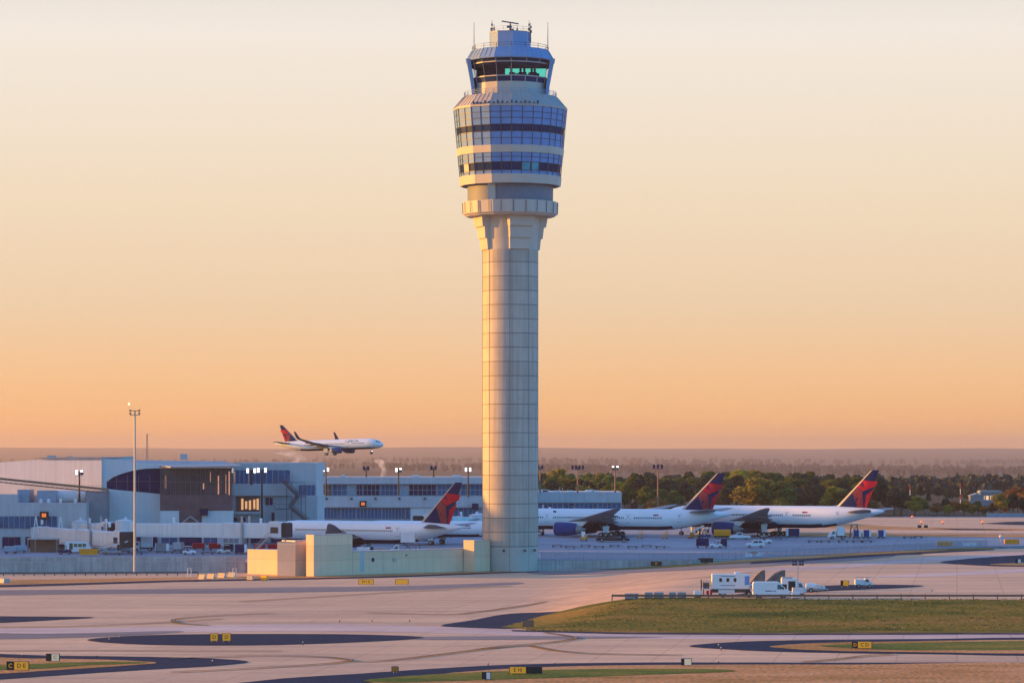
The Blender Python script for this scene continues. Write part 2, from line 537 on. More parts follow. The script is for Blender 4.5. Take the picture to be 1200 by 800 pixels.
def grid(name, xs, ys, zf, matname):
    v = [(x, y, zf(x, y)) for y in ys for x in xs]
    n = len(xs)
    f = [(j * n + i, j * n + i + 1, (j + 1) * n + i + 1, (j + 1) * n + i) for j in range(len(ys) - 1) for i in range(n - 1)]
    mb = MB(); mb.add(v, f)
    return structure(mb.build(name, matname, smooth=True, recalc=False))
fr = lambda a, b, s: list(np.arange(a, b, s))
def taxi_z(x, y):
    z = ground_z(x, y)
    e = edge_y(x)
    return min(z, 2.0) if (y > e + 3 and y < 1000) else z
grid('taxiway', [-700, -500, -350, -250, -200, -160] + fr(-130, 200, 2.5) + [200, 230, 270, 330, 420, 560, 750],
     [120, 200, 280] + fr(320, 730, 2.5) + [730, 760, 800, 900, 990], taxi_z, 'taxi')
def land_z(x, y):
    if y < 1010: return -0.8
    if y < 1064: return lerp(-0.8, 3.9, (y - 1010) / 54)
    h = 3.9
    h += sstep(y, 1500, 2600) * (1.5 * math.sin(x * 0.004 + y * 0.0013) - 4.5) - 23 * sstep(y, 2300, 6200) + (4 * math.sin(x * 0.0017 + 2) + 4 * mnoise.noise(Vector((x * .0008, y * .0008, 9)))) * sstep(y, 3000, 6500)
    far = sstep(y, 12500, 24000)
    h += far * (72 - 6 * sstep(x, -600, 900) + 3 * math.sin(x * 0.0011 + 1.0) + 2 * math.sin(x * 0.0031 + y * 0.0009) + 5 * mnoise.noise(Vector((x * 0.0012, y * 0.0012, 3.1))))
    return h
grid('ground', [-12000, -9000, -6000, -4500, -3500, -2800] + fr(-2200, 2300, 90) + [2400, 2900, 3600, 4500, 6000, 9000, 12000],
     [-3000, 0, 300, 700, 1010, 1064] + fr(1100, 3000, 100) + fr(3000, 12600, 300) + fr(12900, 26000, 900), land_z, 'far_land')
# apron slab, falling gently towards the viewer, with its low face
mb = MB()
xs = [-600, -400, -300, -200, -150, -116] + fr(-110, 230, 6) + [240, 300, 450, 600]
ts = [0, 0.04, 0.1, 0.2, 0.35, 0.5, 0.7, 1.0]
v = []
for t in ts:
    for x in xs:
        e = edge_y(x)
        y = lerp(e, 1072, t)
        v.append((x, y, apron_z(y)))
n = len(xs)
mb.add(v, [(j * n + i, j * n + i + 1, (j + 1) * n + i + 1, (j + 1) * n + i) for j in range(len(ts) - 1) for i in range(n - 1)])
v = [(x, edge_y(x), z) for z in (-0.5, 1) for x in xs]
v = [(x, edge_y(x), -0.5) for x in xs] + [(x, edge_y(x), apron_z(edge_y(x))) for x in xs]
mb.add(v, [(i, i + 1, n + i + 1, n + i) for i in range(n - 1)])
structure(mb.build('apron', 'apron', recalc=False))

# ---------------------------------------------------------------- sheets laid on the ground
def spline(P, k=6, closed=True):
    out = []
    n = len(P)
    rng = range(n if closed else n - 1)
    for i in rng:
        g = lambda j: P[j % n] if closed else P[max(0, min(n - 1, j))]
        p0, p1, p2, p3 = g(i - 1), g(i), g(i + 1), g(i + 2)
        for q in range(k):
            t = q / k
            out.append(tuple(0.5 * (2 * b + (c - a) * t + (2 * a - 5 * b + 4 * c - d) * t * t + (3 * b - a - 3 * c + d) * t ** 3)
                             for a, b, c, d in zip(p0, p1, p2, p3)))
    if not closed:
        out.append(tuple(P[-1]))
    return out
def sheet(name, matname, px_poly, off, smooth=True, step=4.0, zf=ground_z):
    P = [gp(*p) if zf is ground_z else ap(*p) for p in px_poly]
    P = [(p.x, p.y) for p in P]
    if smooth:
        P = spline(P, 6)
    Q = []
    for i, p in enumerate(P):                    # ragged, worn edges
        q = P[(i + 1) % len(P)]
        n_ = max(1, int(math.hypot(q[0] - p[0], q[1] - p[1]) / 1.6))
        for k in range(n_):
            x, y = lerp(p[0], q[0], k / n_), lerp(p[1], q[1], k / n_)
            jj = 0.55 if 'grass' in name else 0.3
            Q.append((x + jj * mnoise.noise(Vector((x * .5, y * .5, 1.0))), y + jj * mnoise.noise(Vector((x * .35, y * .6, 7.0)))))
    P = Q
    bm = bmesh.new()
    vs = [bm.verts.new((x, y, 0)) for x, y in P]
    bm.faces.new(vs)
    bmesh.ops.triangulate(bm, faces=bm.faces[:])
    x0, x1 = min(p[0] for p in P), max(p[0] for p in P)
    y0, y1 = min(p[1] for p in P), max(p[1] for p in P)
    for a, b, no in ((x0, x1, (1, 0, 0)), (y0, y1, (0, 1, 0))):
        q = math.ceil(a / step) * step
        while q < b:
            bmesh.ops.bisect_plane(bm, geom=bm.verts[:] + bm.edges[:] + bm.faces[:], plane_co=(q, q, 0), plane_no=no, dist=1e-4)
            q += step
    for v in bm.verts:
        v.co.z = zf(v.co.x, v.co.y) + off
    bmesh.ops.recalc_face_normals(bm, faces=bm.faces)
    for f in bm.faces:
        if f.normal.z < 0: f.normal_flip()
        f.smooth = True
    me = bpy.data.meshes.new(name)
    bm.to_mesh(me); bm.free()
    me.materials.append(M[matname])
    o = bpy.data.objects.new(name, me)
    COL.objects.link(o)
    return structure(o)
S = sheet
# worn asphalt and paler concrete bands of the taxiways
S('asphalt_band', 'worn_asphalt', [(-60, 692), (150, 690), (330, 688), (480, 686), (600, 682), (600, 685), (480, 691), (300, 694.5), (120, 696), (-60, 697)], 0.02)
S('asphalt_band', 'worn_asphalt', [(632, 669), (760, 665), (860, 660), (960, 655), (1040, 650), (1040, 653), (950, 660), (860, 665.5), (760, 670), (632, 672.5)], 0.02)
S('concrete_band', 'pale_concrete', [(-60, 737), (150, 735), (330, 731), (520, 734), (700, 742), (900, 744), (1240, 743), (1240, 747.5), (900, 748.5), (700, 747), (500, 741), (330, 739), (150, 742), (-60, 745)], 0.02)
S('concrete_band', 'pale_concrete', [(860, 668), (960, 663), (1060, 655), (1240, 645), (1240, 648), (1060, 660), (960, 667)], 0.02)
S('concrete_band', 'pale_concrete', [(1010, 676), (1100, 671), (1240, 664), (1240, 668), (1100, 675)], 0.02)
S('asphalt_band', 'worn_asphalt', [(-60, 741), (60, 742), (200, 739), (200, 741.5), (80, 747), (-60, 748.5)], 0.03)
S('asphalt_band', 'worn_asphalt', [(480, 746), (620, 745), (760, 745.8), (760, 747), (600, 749), (490, 749)], 0.03)
# dark asphalt islands
S('asphalt_island', 'asphalt', [(102, 750), (135, 746), (200, 743.4), (300, 742.6), (420, 743.2), (497, 746.5), (440, 751.2), (330, 755.2), (230, 756), (150, 754.2)], 0.05)
S('asphalt_island', 'asphalt', [(-60, 722), (20, 722), (70, 722.4), (110, 723.4), (60, 726.4), (10, 729), (-60, 731)], 0.05)
S('asphalt_island', 'asphalt', [(-60, 767), (60, 768), (160, 769.2), (240, 771), (292, 775), (250, 780), (170, 784.5), (90, 789.5), (10, 795), (-60, 799)], 0.05)
S('grass_island', 'dry_grass', [(-60, 771), (40, 771.8), (120, 773), (183, 776.5), (150, 780), (80, 784.5), (10, 789), (-60, 792)], 0.09)
S('grass_strip', 'green_grass', [(-60, 780), (20, 779), (90, 776.5), (150, 775.5), (170, 777.2), (110, 779.5), (40, 784), (-60, 787)], 0.12)
S('asphalt_island', 'asphalt', [(250, 806), (330, 795), (430, 788.5), (520, 782.5), (620, 778), (760, 776), (960, 776.2), (1240, 776.6), (1240, 782), (1000, 781), (760, 782), (600, 788), (470, 800), (430, 806)], 0.05, step=3)
S('dry_ground', 'dry_grass', [(400, 812), (450, 797), (520, 789.5), (600, 783.5), (700, 780.2), (840, 779), (1000, 778.8), (1240, 778.8), (1240, 830), (800, 830), (500, 830)], 0.09, step=3)
S('grass_strip', 'green_grass', [(430, 797), (500, 791), (570, 787.5), (640, 785.5), (720, 784), (830, 784.5), (860, 787), (760, 791), (640, 795), (520, 798.5), (450, 800)], 0.12, step=3)
S('asphalt_island', 'asphalt', [(808, 757), (850, 752.6), (930, 750), (1060, 748.8), (1240, 748), (1240, 766.5), (1080, 766), (940, 764), (860, 761)], 0.05)
S('grass_island', 'dry_grass', [(904, 757.6), (940, 754.4), (1020, 752.2), (1240, 750.5), (1240, 765), (1080, 764.4), (990, 763), (930, 760.6)], 0.09)
S('grass_strip', 'green_grass', [(960, 757.2), (1040, 754.4), (1140, 752.4), (1240, 751.4), (1240, 761), (1140, 762), (1040, 761.4)], 0.12)
S('asphalt_island', 'asphalt', [(517, 733), (550, 727), (610, 718), (690, 711.5), (745, 706.5), (716, 710.5), (660, 722), (612, 735.5), (560, 735.5)], 0.05, step=2)
S('asphalt_island', 'asphalt', [(1102, 658.5), (1140, 654), (1200, 650), (1240, 648), (1240, 662), (1190, 663.6), (1140, 662)], 0.05)
S('grass_island', 'dry_grass', [(1160, 661.2), (1190, 659.5), (1240, 657.6), (1240, 661.5), (1190, 662.6)], 0.09)
S('asphalt_island', 'asphalt', [(1082, 686), (1020, 684.8), (960, 686.5), (900, 692), (860, 697), (900, 696), (990, 691.2), (1050, 689)], 0.05, step=2)
# verges along the foot of the walls
S('verge', 'dry_grass', [(-80, 680), (60, 678.6), (200, 676.4), (290, 675.2), (360, 675), (460, 672.4), (575, 668.8), (600, 668.4), (600, 670), (575, 671.2), (460, 675.4), (360, 678), (290, 678.8), (200, 680.4), (60, 684.4), (-80, 688)], 0.03, smooth=False)
S('shoulder', 'asphalt', [(-80, 687.4), (60, 683.8), (200, 679.9), (290, 678.2), (360, 677.2), (460, 674.8), (575, 670.6), (632, 669), (632, 670), (575, 671.8), (460, 676.3), (360, 678.8), (290, 680), (200, 681.7), (60, 686.2), (-80, 690)], 0.05, smooth=False)
S('verge', 'grass', [(690, 667.2), (740, 662), (800, 658.8), (850, 656), (900, 652.6), (960, 649), (1040, 645), (1110, 642.4), (1165, 641.4), (1165, 643), (1110, 645.5), (1040, 649), (960, 653.6), (900, 657), (850, 660.6), (800, 664), (740, 666.6)], 0.03, smooth=False)
S('verge', 'dry_grass', [(830, 657.6), (900, 653.4), (960, 649.8), (1040, 645.8), (1110, 643.2), (1110, 645), (1040, 648.4), (960, 653), (900, 656.4), (830, 661)], 0.06, smooth=False)
S('shoulder', 'asphalt', [(880, 658.6), (960, 653.6), (1040, 648.8), (1110, 645.4), (1165, 643), (1165, 644), (1110, 647), (1040, 651), (960, 656), (880, 660.6)], 0.05, smooth=False)
# taxiways and grass strips beyond the apron, towards the trees
S('grass_strip', 'dry_grass', [(930, 625), (1240, 625.5), (1240, 629.5), (930, 628)], 0.05, smooth=False, zf=lambda x, y: apron_z(y))
S('concrete_band', 'taxi', [(900, 606.5), (1240, 606.5), (1240, 624.6), (900, 624.4)], 0.04, smooth=False, zf=lambda x, y: apron_z(y))
S('grass_strip', 'dry_grass', [(930, 615), (1000, 614), (1060, 617.5), (1240, 620.6), (1240, 622), (1060, 620.5), (980, 619)], 0.08, smooth=False, zf=lambda x, y: apron_z(y))
S('asphalt_band', 'asphalt', [(1150, 613.4), (1180, 611.4), (1240, 610.2), (1240, 615.6), (1190, 615)], 0.08, smooth=False, zf=lambda x, y: apron_z(y))
S('asphalt_band', 'asphalt', [(1090, 619.2), (1150, 619.8), (1190, 621.4), (1120, 621)], 0.11, smooth=False, zf=lambda x, y: apron_z(y))
# grass bank
S('grass_bank', 'grass', [(588, 734.4), (640, 738.6), (720, 740.6), (900, 741.4), (1240, 741), (1240, 703.2), (1000, 703.2), (722, 703.4), (690, 708.5), (655, 716.5), (622, 725)], 0.06, smooth=False, step=2)
S('shoulder', 'asphalt', [(600, 738), (720, 741.2), (900, 742), (1240, 741.7), (1240, 743), (900, 743.4), (720, 742.6), (600, 739.4)], 0.05, smooth=False)

def ribbon(name, px_pts, w, matname, off, sm=True):
    P = [gp(*p) for p in px_pts]
    P = [(p.x, p.y) for p in P]
    if sm: P = spline(P, 8, closed=False)
    v, f = [], []
    for i, p in enumerate(P):
        a, b = Vector(P[max(0, i - 1)]), Vector(P[min(len(P) - 1, i + 1)])
        d = (b - a).normalized()
        nrm = Vector((-d.y, d.x)) * w / 2
        for s in (-1, 1):
            x, y = p[0] + nrm.x * s, p[1] + nrm.y * s
            v.append((x, y, ground_z(x, y) + off))
    for i in range(len(P) - 1):
        f.append((2 * i, 2 * i + 1, 2 * i + 3, 2 * i + 2))
    mb = MB(); mb.add(v, f)
    return structure(mb.build(name, matname))
LINES = [
    [(320, 718.5), (260, 721), (215, 724.5), (203, 727), (212, 730.5), (245, 733)],
    [(200, 772), (300, 768.5), (370, 769.5), (405, 772.5), (410, 774.6), (380, 778), (300, 783), (200, 788)],
    [(410, 775), (450, 774.4), (540, 764), (587, 757.6), (633, 754), (668, 749.8), (675, 747.4), (664, 745), (639, 741.5)],
    [(560, 761), (600, 757.6), (620, 756.4), (628, 758), (657, 763), (700, 766), (800, 768)],
    [(940, 776), (985, 772), (1010, 769), (1050, 766.6)],
    [(-40, 763), (100, 762.4), (220, 763.2), (330, 763)],
    [(-40, 735.4), (80, 734), (180, 730), (260, 725)],
    [(280, 705), (380, 699), (480, 693), (600, 687)],
    [(690, 690), (760, 683), (830, 676), (880, 671)],
    [(430, 718), (520, 720), (560, 717), (640, 705)],
]
for ln in LINES:
    ribbon('taxiway_line', ln, 0.8, 'line_dark', 0.135)
    ribbon('taxiway_line', ln, 0.15, 'line_yellow', 0.15)

# grass growing on the bank
rng = np.random.default_rng(5)
gv, gf, gm = [], [], []
cnt = 0
for _ in range(90000):
    x = rng.uniform(2, 165); y = rng.uniform(463, 499)
    d = (y - 463) / 34
    if x < lerp(0, 15.5, clamp(d * 1.1)): continue
    pn = mnoise.noise(Vector((x * 0.12, y * 0.35, 0)))
    if rng.random() < 0.45 - pn * 0.7: continue
    z = ground_z(x, y)
    h = rng.uniform(0.05, 0.17) * (1 + 0.5 * pn)
    a = rng.uniform(0, 6.28); w = rng.uniform(0.08, 0.2)
    lx, ly = rng.uniform(-.15, .15, 2)
    i = len(gv)
    gv += [(x - w * math.cos(a), y - w * math.sin(a), z), (x + w * math.cos(a), y + w * math.sin(a), z), (x + lx, y + ly, z + h)]
    gf.append((i, i + 1, i + 2))
    gm.append(0 if rng.random() < 0.62 + pn * 0.7 else 1)
mb = MB(); mb.v, mb.f, mb.m = gv, gf, gm
M['blade'] = mat('grass blades', (0.115, 0.125, 0.016), 0.9, var=0.4, scale=0.3)
M['blade_dry'] = mat('dry grass blades', (0.17, 0.14, 0.024), 0.9, var=0.3, scale=0.3)
tag(mb.build('grass', ['blade', 'blade_dry'], recalc=False), 'rough mixed green and dry grass growing over the bank', 'grass', kind='stuff')

# ---------------------------------------------------------------- morning haze
mb = MB(); mb.box(-12500, 12500, -3100, 27000, -60.0, 126.0)
hz = mb.build('haze', [], None)
m = bpy.data.materials.new('haze'); m.use_nodes = True
nt = m.node_tree; nt.nodes.clear()
o_ = nt.nodes.new('ShaderNodeOutputMaterial'); pv = nt.nodes.new('ShaderNodeVolumePrincipled')
pv.inputs['Color'].default_value = (0.74, 0.63, 0.57, 1)
pv.inputs['Density'].default_value = 0.58e-4
pv.inputs['Anisotropy'].default_value = 0.5
nt.links.new(pv.outputs[0], o_.inputs['Volume'])
hz.data.materials.append(m)
hz['kind'] = 'stuff'
hz.display_type = 'WIRE'
# ---------------------------------------------------------------- control tower
TS = 700 / F
TX = xat(598, 700)
zt = lambda py: (668.2 - py) * TS
M['t_conc'] = panel_mat('tower precast panels', (0.48, 0.425, 0.365), 16.55 * TS, joint=0.17, dark=0.34, var=0.09, off=zt(640), streak=0.26)
M['t_recess'] = mat('tower recess metal', (0.14, 0.165, 0.22), 0.6, var=0.1)
M['t_joint'] = mat('tower joint seal', (0.27, 0.24, 0.21), 0.8)
M['t_beige'] = mat('tower beige cladding', (0.46, 0.42, 0.37), 0.6, var=0.08, scale=0.2)
M['t_metal'] = mat('tower blue grey metal', (0.19, 0.31, 0.52), 0.55, spec=0.15, metal=0.0, var=0.08, scale=0.2)
M['t_spandrel'] = mat('tower spandrel glass', (0.135, 0.265, 0.53), 0.45, metal=0.0, var=0.14, scale=0.35, spec=0.1)
M['t_skirt'] = mat('tower skirt metal', (0.36, 0.345, 0.34), 0.55, metal=0.0, var=0.08)
M['t_frame'] = mat('tower mullion', (0.05, 0.06, 0.09), 0.5)
M['t_paleframe'] = mat('tower pale mullion', (0.42, 0.36, 0.33), 0.5)
M['t_window'] = glass_mat('tower window band', (0.016, 0.036, 0.100), 0.4, 0.03)
M['t_teal'] = mat('teal window blind', (0.03, 0.30, 0.40), 0.3, var=0.3)
M['t_dark_in'] = mat('cab interior', (0.004, 0.012, 0.045), 0.9, spec=0.05)
def pane(name, tcol, gloss, fac):
    m = bpy.data.materials.new(name); m.use_nodes = True
    nt = m.node_tree; nt.nodes.clear()
    o = nt.nodes.new('ShaderNodeOutputMaterial'); t = nt.nodes.new('ShaderNodeBsdfTransparent'); g = nt.nodes.new('ShaderNodeBsdfGlossy')
    x = nt.nodes.new('ShaderNodeMixShader'); x.inputs[0].default_value = fac
    t.inputs[0].default_value = tcol + (1,); g.inputs[0].default_value = gloss + (1,); g.inputs['Roughness'].default_value = 0.05
    nt.links.new(t.outputs[0], x.inputs[1]); nt.links.new(g.outputs[0], x.inputs[2]); nt.links.new(x.outputs[0], o.inputs[0])
    return m
M['t_cabglass'] = pane('cab glass', (0.80, 0.88, 0.95), (0.22, 0.34, 0.75), 0.08)
M['t_green'] = pane('green window shade', (0.14, 0.80, 0.62), (0.2, 0.6, 0.5), 0.06)

tower = thing('control_tower', 'tall beige airport control tower with flared top and glazed cab', 'control tower', (TX, 700, 0))
def dirn(a):  # unit vector for an angle measured from the side that faces the viewer, positive to the right
    return Vector((math.sin(R(a)), -math.cos(R(a)), 0))
# shaft: round core with four flat faces
def shaft_ring(Rr, dd, z, n=24):
    half = math.degrees(math.acos(dd / Rr))
    out = []
    for a0 in (20, 110, 200, 290):
        out += [dirn(a0 - half) * Rr, dirn(a0 + half) * Rr]
        for q in range(1, n):
            out.append(dirn(a0 + half + (90 - 2 * half) * q / n) * Rr)
    for p in out: p.z = z
    return out
mb = MB(); mb.loft([shaft_ring(32.5 * TS, 30.3 * TS, -0.4), shaft_ring(32.5 * TS, 30.3 * TS, zt(293.5))])
half = math.degrees(math.acos(30.3 / 32.5))
for a0 in (20, 110, 200, 290):
    for sg in (-1, 1):
        p = dirn(a0 + sg * half) * 32.46 * TS
        mb.obox(p + Vector((0, 0, 0)), p + Vector((0, 0, zt(293.6))), 0.13, 0.13, 1)
mb.build('shaft', ['t_conc', 't_joint'], tower, smooth=True)
mb = MB(); mb.lathe([(32.75 * TS, -0.4), (32.75 * TS, zt(640.5))], n=48)
mb.build('shaft_base', 't_beige', tower, smooth=True)
mb = MB(); mb.loft([shaft_ring(31.2 * TS, 29.6 * TS, zt(293.6)), shaft_ring(33.5 * TS, 30.3 * TS, zt(270)), shaft_ring(37.5 * TS, 31.0 * TS, zt(238))])
mb.build('shaft_head', 't_beige', tower, smooth=True)
for a0 in (20, 110, 200, 290):
    d = dirn(a0); s = dirn(a0 + 90)
    mb = MB()
    def slab(w0, w1, d0, d1, z0, z1):
        bot = [d * 22 * TS - s * w0, d * d0 - s * w0, d * d0 + s * w0, d * 22 * TS + s * w0]
        top = [d * 22 * TS - s * w1, d * d1 - s * w1, d * d1 + s * w1, d * 22 * TS + s * w1]
        v = [p + Vector((0, 0, z0)) for p in bot] + [p + Vector((0, 0, z1)) for p in top]
        mb.add(v, [(0, 1, 5, 4), (1, 2, 6, 5), (2, 3, 7, 6), (3, 0, 4, 7), (3, 2, 1, 0), (4, 5, 6, 7)])
    T = TS
    slab(12.2 * T, 12.8 * T, 32.4 * T, 33.6 * T, zt(293.5), zt(280.5))
    slab(13.0 * T, 14.0 * T, 35.6 * T, 37.0 * T, zt(280.45), zt(267))
    slab(14.4 * T, 16.2 * T, 39.4 * T, 41.2 * T, zt(266.95), zt(253.6))
    mb.build('corbel', 't_beige', tower)
for a in (-12, 28, 52):
    p = dirn(a) * 32.4 * TS
    mb = MB(); z = zt(643.5)
    mb.tube(p + Vector((0, 0, z)), p + dirn(a) * 0.7 + Vector((0, 0, z)), 0.08)
    mb.tube(p + dirn(a) * 0.75 + Vector((0, 0, z + .2)), p + dirn(a) * 0.75 + Vector((0, 0, z - 0.35)), 0.22, 0.34)
    mb.build('wall_lamp', 'lamp_off', tower)
ROT = R(-21 - 90)
# ring parapet under the recess
mb = MB()
mb.lathe([(52 * TS, zt(254.6)), (53 * TS, zt(253.4)), (55.4 * TS, zt(252)), (56 * TS, zt(238)), (53.5 * TS, zt(237.6)), (53.5 * TS, zt(239.5)), (40 * TS, zt(240))], n=16, rot=ROT)
for i in range(24):
    a = i * 15 + 4
    p = dirn(a)
    mb.obox(p * 55.75 * TS + Vector((0, 0, zt(251.5))), p * 56.2 * TS + Vector((0, 0, zt(238.5))), 0.12, 0.12, 1)
mb.build('ring_parapet', ['t_beige', 't_frame'], tower)
mb = MB(); mb.lathe([(50 * TS, zt(240)), (50.4 * TS, zt(218))], n=48)
mb.build('recess_drum', 't_recess', tower, smooth=True)
mb = MB()
p = dirn(-25)
mb.obox(p * 51 * TS + Vector((0, 0, zt(239))), p * 51.4 * TS + Vector((0, 0, zt(219))), 1.7, 0.8)
mb.build('recess_pier', 't_beige', tower)
# glazed office drum
rr = lambda y: lerp(66.0, 58.0, (y - 131) / 88.0) * TS
def band(name, y0, y1, m, out=0.0, extra=None):
    b = MB(); b.lathe([(rr(y1) + out, zt(y1)), (rr(y0) + out, zt(y0))], n=16, rot=ROT, cap=False)
    return b.build(name, m, tower)
for y0, y1 in ((208.5, 219), (175.5, 184)):
    b = MB(); b.lathe([(rr(y1) - 0.3, zt(y1)), (rr(y1) + 0.22, zt(y1)), (rr(y0) + 0.22, zt(y0)), (rr(y0) - 0.3, zt(y0))], n=16, rot=ROT, cap=False)
    b.build('cladding_band', 't_beige', tower)
for y0, y1 in ((131, 152), (160, 175.5), (184, 195), (204.5, 208.5)):
    band('spandrel_band', y0, y1, 't_spandrel')
for y0, y1 in ((152, 160), (195, 204.5)):
    b = band('window_band', y0, y1, 't_window', -0.12)
for a in (19, 34, -58):
    b = MB()
    n2 = 22.5
    k = math.floor((a + 21) / n2); lo = -21 + k * n2
    ya, yb = 195.5, 204
    half = lo + (n2 / 2 if (a - lo) > n2 / 2 else 0)
    def onface(t, y):
        p, q = dirn(lo) * (rr(y) - 0.05), dirn(lo + n2) * (rr(y) - 0.05)
        v = p.lerp(q, t); v.z = zt(y); return v
    t0 = 0.04 if half == lo else 0.54
    b.add([onface(t0, yb), onface(t0 + .4, yb), onface(t0 + .4, ya), onface(t0, ya)], [(0, 1, 2, 3)])
    b.build('coloured_window', 't_teal' if a > 0 else 't_paleframe', tower)  # single panes coloured teal and pale
b = MB()
for i in range(32):
    a = -21 + i * 11.25
    k = 1.0 if i % 2 == 0 else math.cos(R(11.25))
    d = dirn(a)
    for y0, y1 in ((131, 175.5), (184, 208.5)):
        b.obox(d * (rr(y1) * k + 0.03) + Vector((0, 0, zt(y1))), d * (rr(y0) * k + 0.03) + Vector((0, 0, zt(y0))), 0.16, 0.14)
for y in (137.5, 144.5, 152, 160, 167.5, 189, 195, 204.5):
    for i in range(16):
        p, q = dirn(-21 + i * 22.5) * (rr(y) + 0.02), dirn(-21 + (i + 1) * 22.5) * (rr(y) + 0.02)
        p.z = q.z = zt(y)
        b.obox(p, q, 0.10, 0.13)
b.build('mullion_grid', 't_frame', tower)
b = MB(); b.lathe([(20 * TS, zt(217.6)), (rr(218.8) - 0.05, zt(218.4))], n=16, rot=ROT, cap=False)
b.build('soffit', 't_frame', tower)
# skirt roof with standing seams
b = MB(); b.lathe([(65.0 * TS, zt(131.2)), (67.0 * TS, zt(130.8)), (67.0 * TS, zt(128.4)), (55 * TS, zt(114.8)), (30 * TS, zt(114.4))], n=16, rot=ROT, cap=False)
b.build('skirt_roof', 't_skirt', tower)
b = MB()
for i in range(64):
    a = -21 + i * 5.625
    k = 1 / math.cos(R(((i % 4) * 5.625) - 11.25)) * math.cos(R(11.25))
    d = dirn(a)
    b.obox(d * (66.9 * TS * k) + Vector((0, 0, zt(128.6) + 0.06)), d * (55.1 * TS * k) + Vector((0, 0, zt(115) + 0.06)), 0.07, 0.12)
b.build('roof_seam', 't_skirt', tower)
def railing(name, r, z, h, n, parent, m='t_frame', mids=2, w=0.09):
    b = MB()
    for i in range(n):
        a = 360 * i / n - 21
        d, e = dirn(a) * r, dirn(a + 360 / n) * r
        b.obox(d + Vector((0, 0, z)), d + Vector((0, 0, z + h)), w, w)
        for k in range(mids):
            zz = Vector((0, 0, z + h * (k + 1) / mids))
            b.obox(d + zz, e + zz, w * .7, w * .7)
    return b.build(name, m, parent)
railing('gallery_railing', 54 * TS, zt(114.6), 1.0, 32, tower, 't_metal', 3)
for i in range(16):
    a = -40 + i * 4.6
    d = dirn(a)
    b = MB()
    b.box(d.x * 66 * TS - .18, d.x * 66 * TS + .18, d.y * 66.4 * TS - .2, d.y * 66.4 * TS + .2, zt(128.2), zt(124.6 + (i % 3)))
    b.build('roof_unit', 't_frame', tower)
# cab
cab = [(42.0, 114), (42.0, 100.2)]
b = MB(); b.lathe([(42.2 * TS, zt(114)), (42.2 * TS, zt(100.0)), (36 * TS, zt(99.8))], n=16, rot=ROT, cap=False)
b.build('cab_wall', 't_beige', tower)
def cring(name, prof, m, cap=False):
    b = MB(); b.lathe([(r * TS, zt(y)) for r, y in prof], n=16, rot=ROT, cap=cap)
    return b.build(name, m, tower)
cring('lower_window_band', [(42.3, 100.0), (43.2, 94.0)], 't_window')
cring('cab_glass', [(43.3, 93.0), (46.2, 78.0)], 't_cabglass')
cring('upper_window_band', [(46.4, 77.0), (47.2, 74.2)], 't_window')
cring('cab_floor', [(3, 96), (42.8, 96)], 't_dark_in')
cring('cab_ceiling', [(3, 79.0), (45.7, 79.0)], 't_dark_in')
cring('cab_parapet', [(30, 80.6), (45.4, 80.6), (45.9, 78.3)], 't_dark_in')
b = MB()
for i in range(16):
    d = dirn(-21 + i * 22.5)
    b.obox(d * 42.4 * TS + Vector((0, 0, zt(100))), d * 43.5 * TS + Vector((0, 0, zt(93.2))), 0.18, 0.14)
    b.obox(d * 46.5 * TS + Vector((0, 0, zt(77.2))), d * 47.3 * TS + Vector((0, 0, zt(74))), 0.18, 0.14)
    if i not in (2, 3, 9, 10, 11):
        b.obox(d * 43.4 * TS + Vector((0, 0, zt(93))), d * 46.3 * TS + Vector((0, 0, zt(78))), 0.10, 0.12)
for prof in ([(42.8, 94.1), (44.2, 94.1), (44.2, 92.9), (42.8, 92.9)], [(45.8, 78.1), (47.2, 78.1), (47.2, 76.9), (45.8, 76.9)]):
    b.lathe([(r * TS, zt(y)) for r, y in prof], n=16, rot=ROT, cap=False)
b.build('cab_frame', 't_paleframe', tower)
# inside of the cab: core wall, emissive green panel in place of daylight, consoles
b = MB(); b.box(-40 * TS, 40 * TS, 3.0, 5.2, zt(96), zt(79)); b.build('core_wall', 't_dark_in', tower)
M['t_shade_glow'] = emit('green panel emitting daylight', (0.045, 0.27, 0.19), 1.0)
b = MB(); b.box(-6 * TS, 41.5 * TS, -2.0, -1.9, zt(93.6), zt(82.2)); b.build('green_glow_panel', 't_shade_glow', tower)
b = MB()
rnd = random.Random(4)
x = -4.0
while x < 31:
    w = rnd.uniform(2.2, 4.6); h = rnd.uniform(1.5, 5.5)
    b.box(x * TS, (x + w) * TS, -4.0, -3.6, zt(93.4), zt(92.4 - h))
    x += w + rnd.uniform(-0.4, 0.9)
for xx in (1.2, 12, 16.4, 25, 28.5):
    b.lathe([(0.05, zt(86.2)), (.22, zt(85.8)), (.30, zt(84.4)), (.20, zt(83)), (.05, zt(82.7))], n=10, cx=xx * TS, cy=-3.2)
    b.lathe([(.5, zt(91)), (.48, zt(87.4)), (.2, zt(86.2)), (.1, zt(85.5))], n=10, cx=xx * TS, cy=-3.2)
b.box(-5 * TS, 30 * TS, -4.6, -3.0, zt(96), zt(91.6))
b.build('console', 't_dark_in', tower)
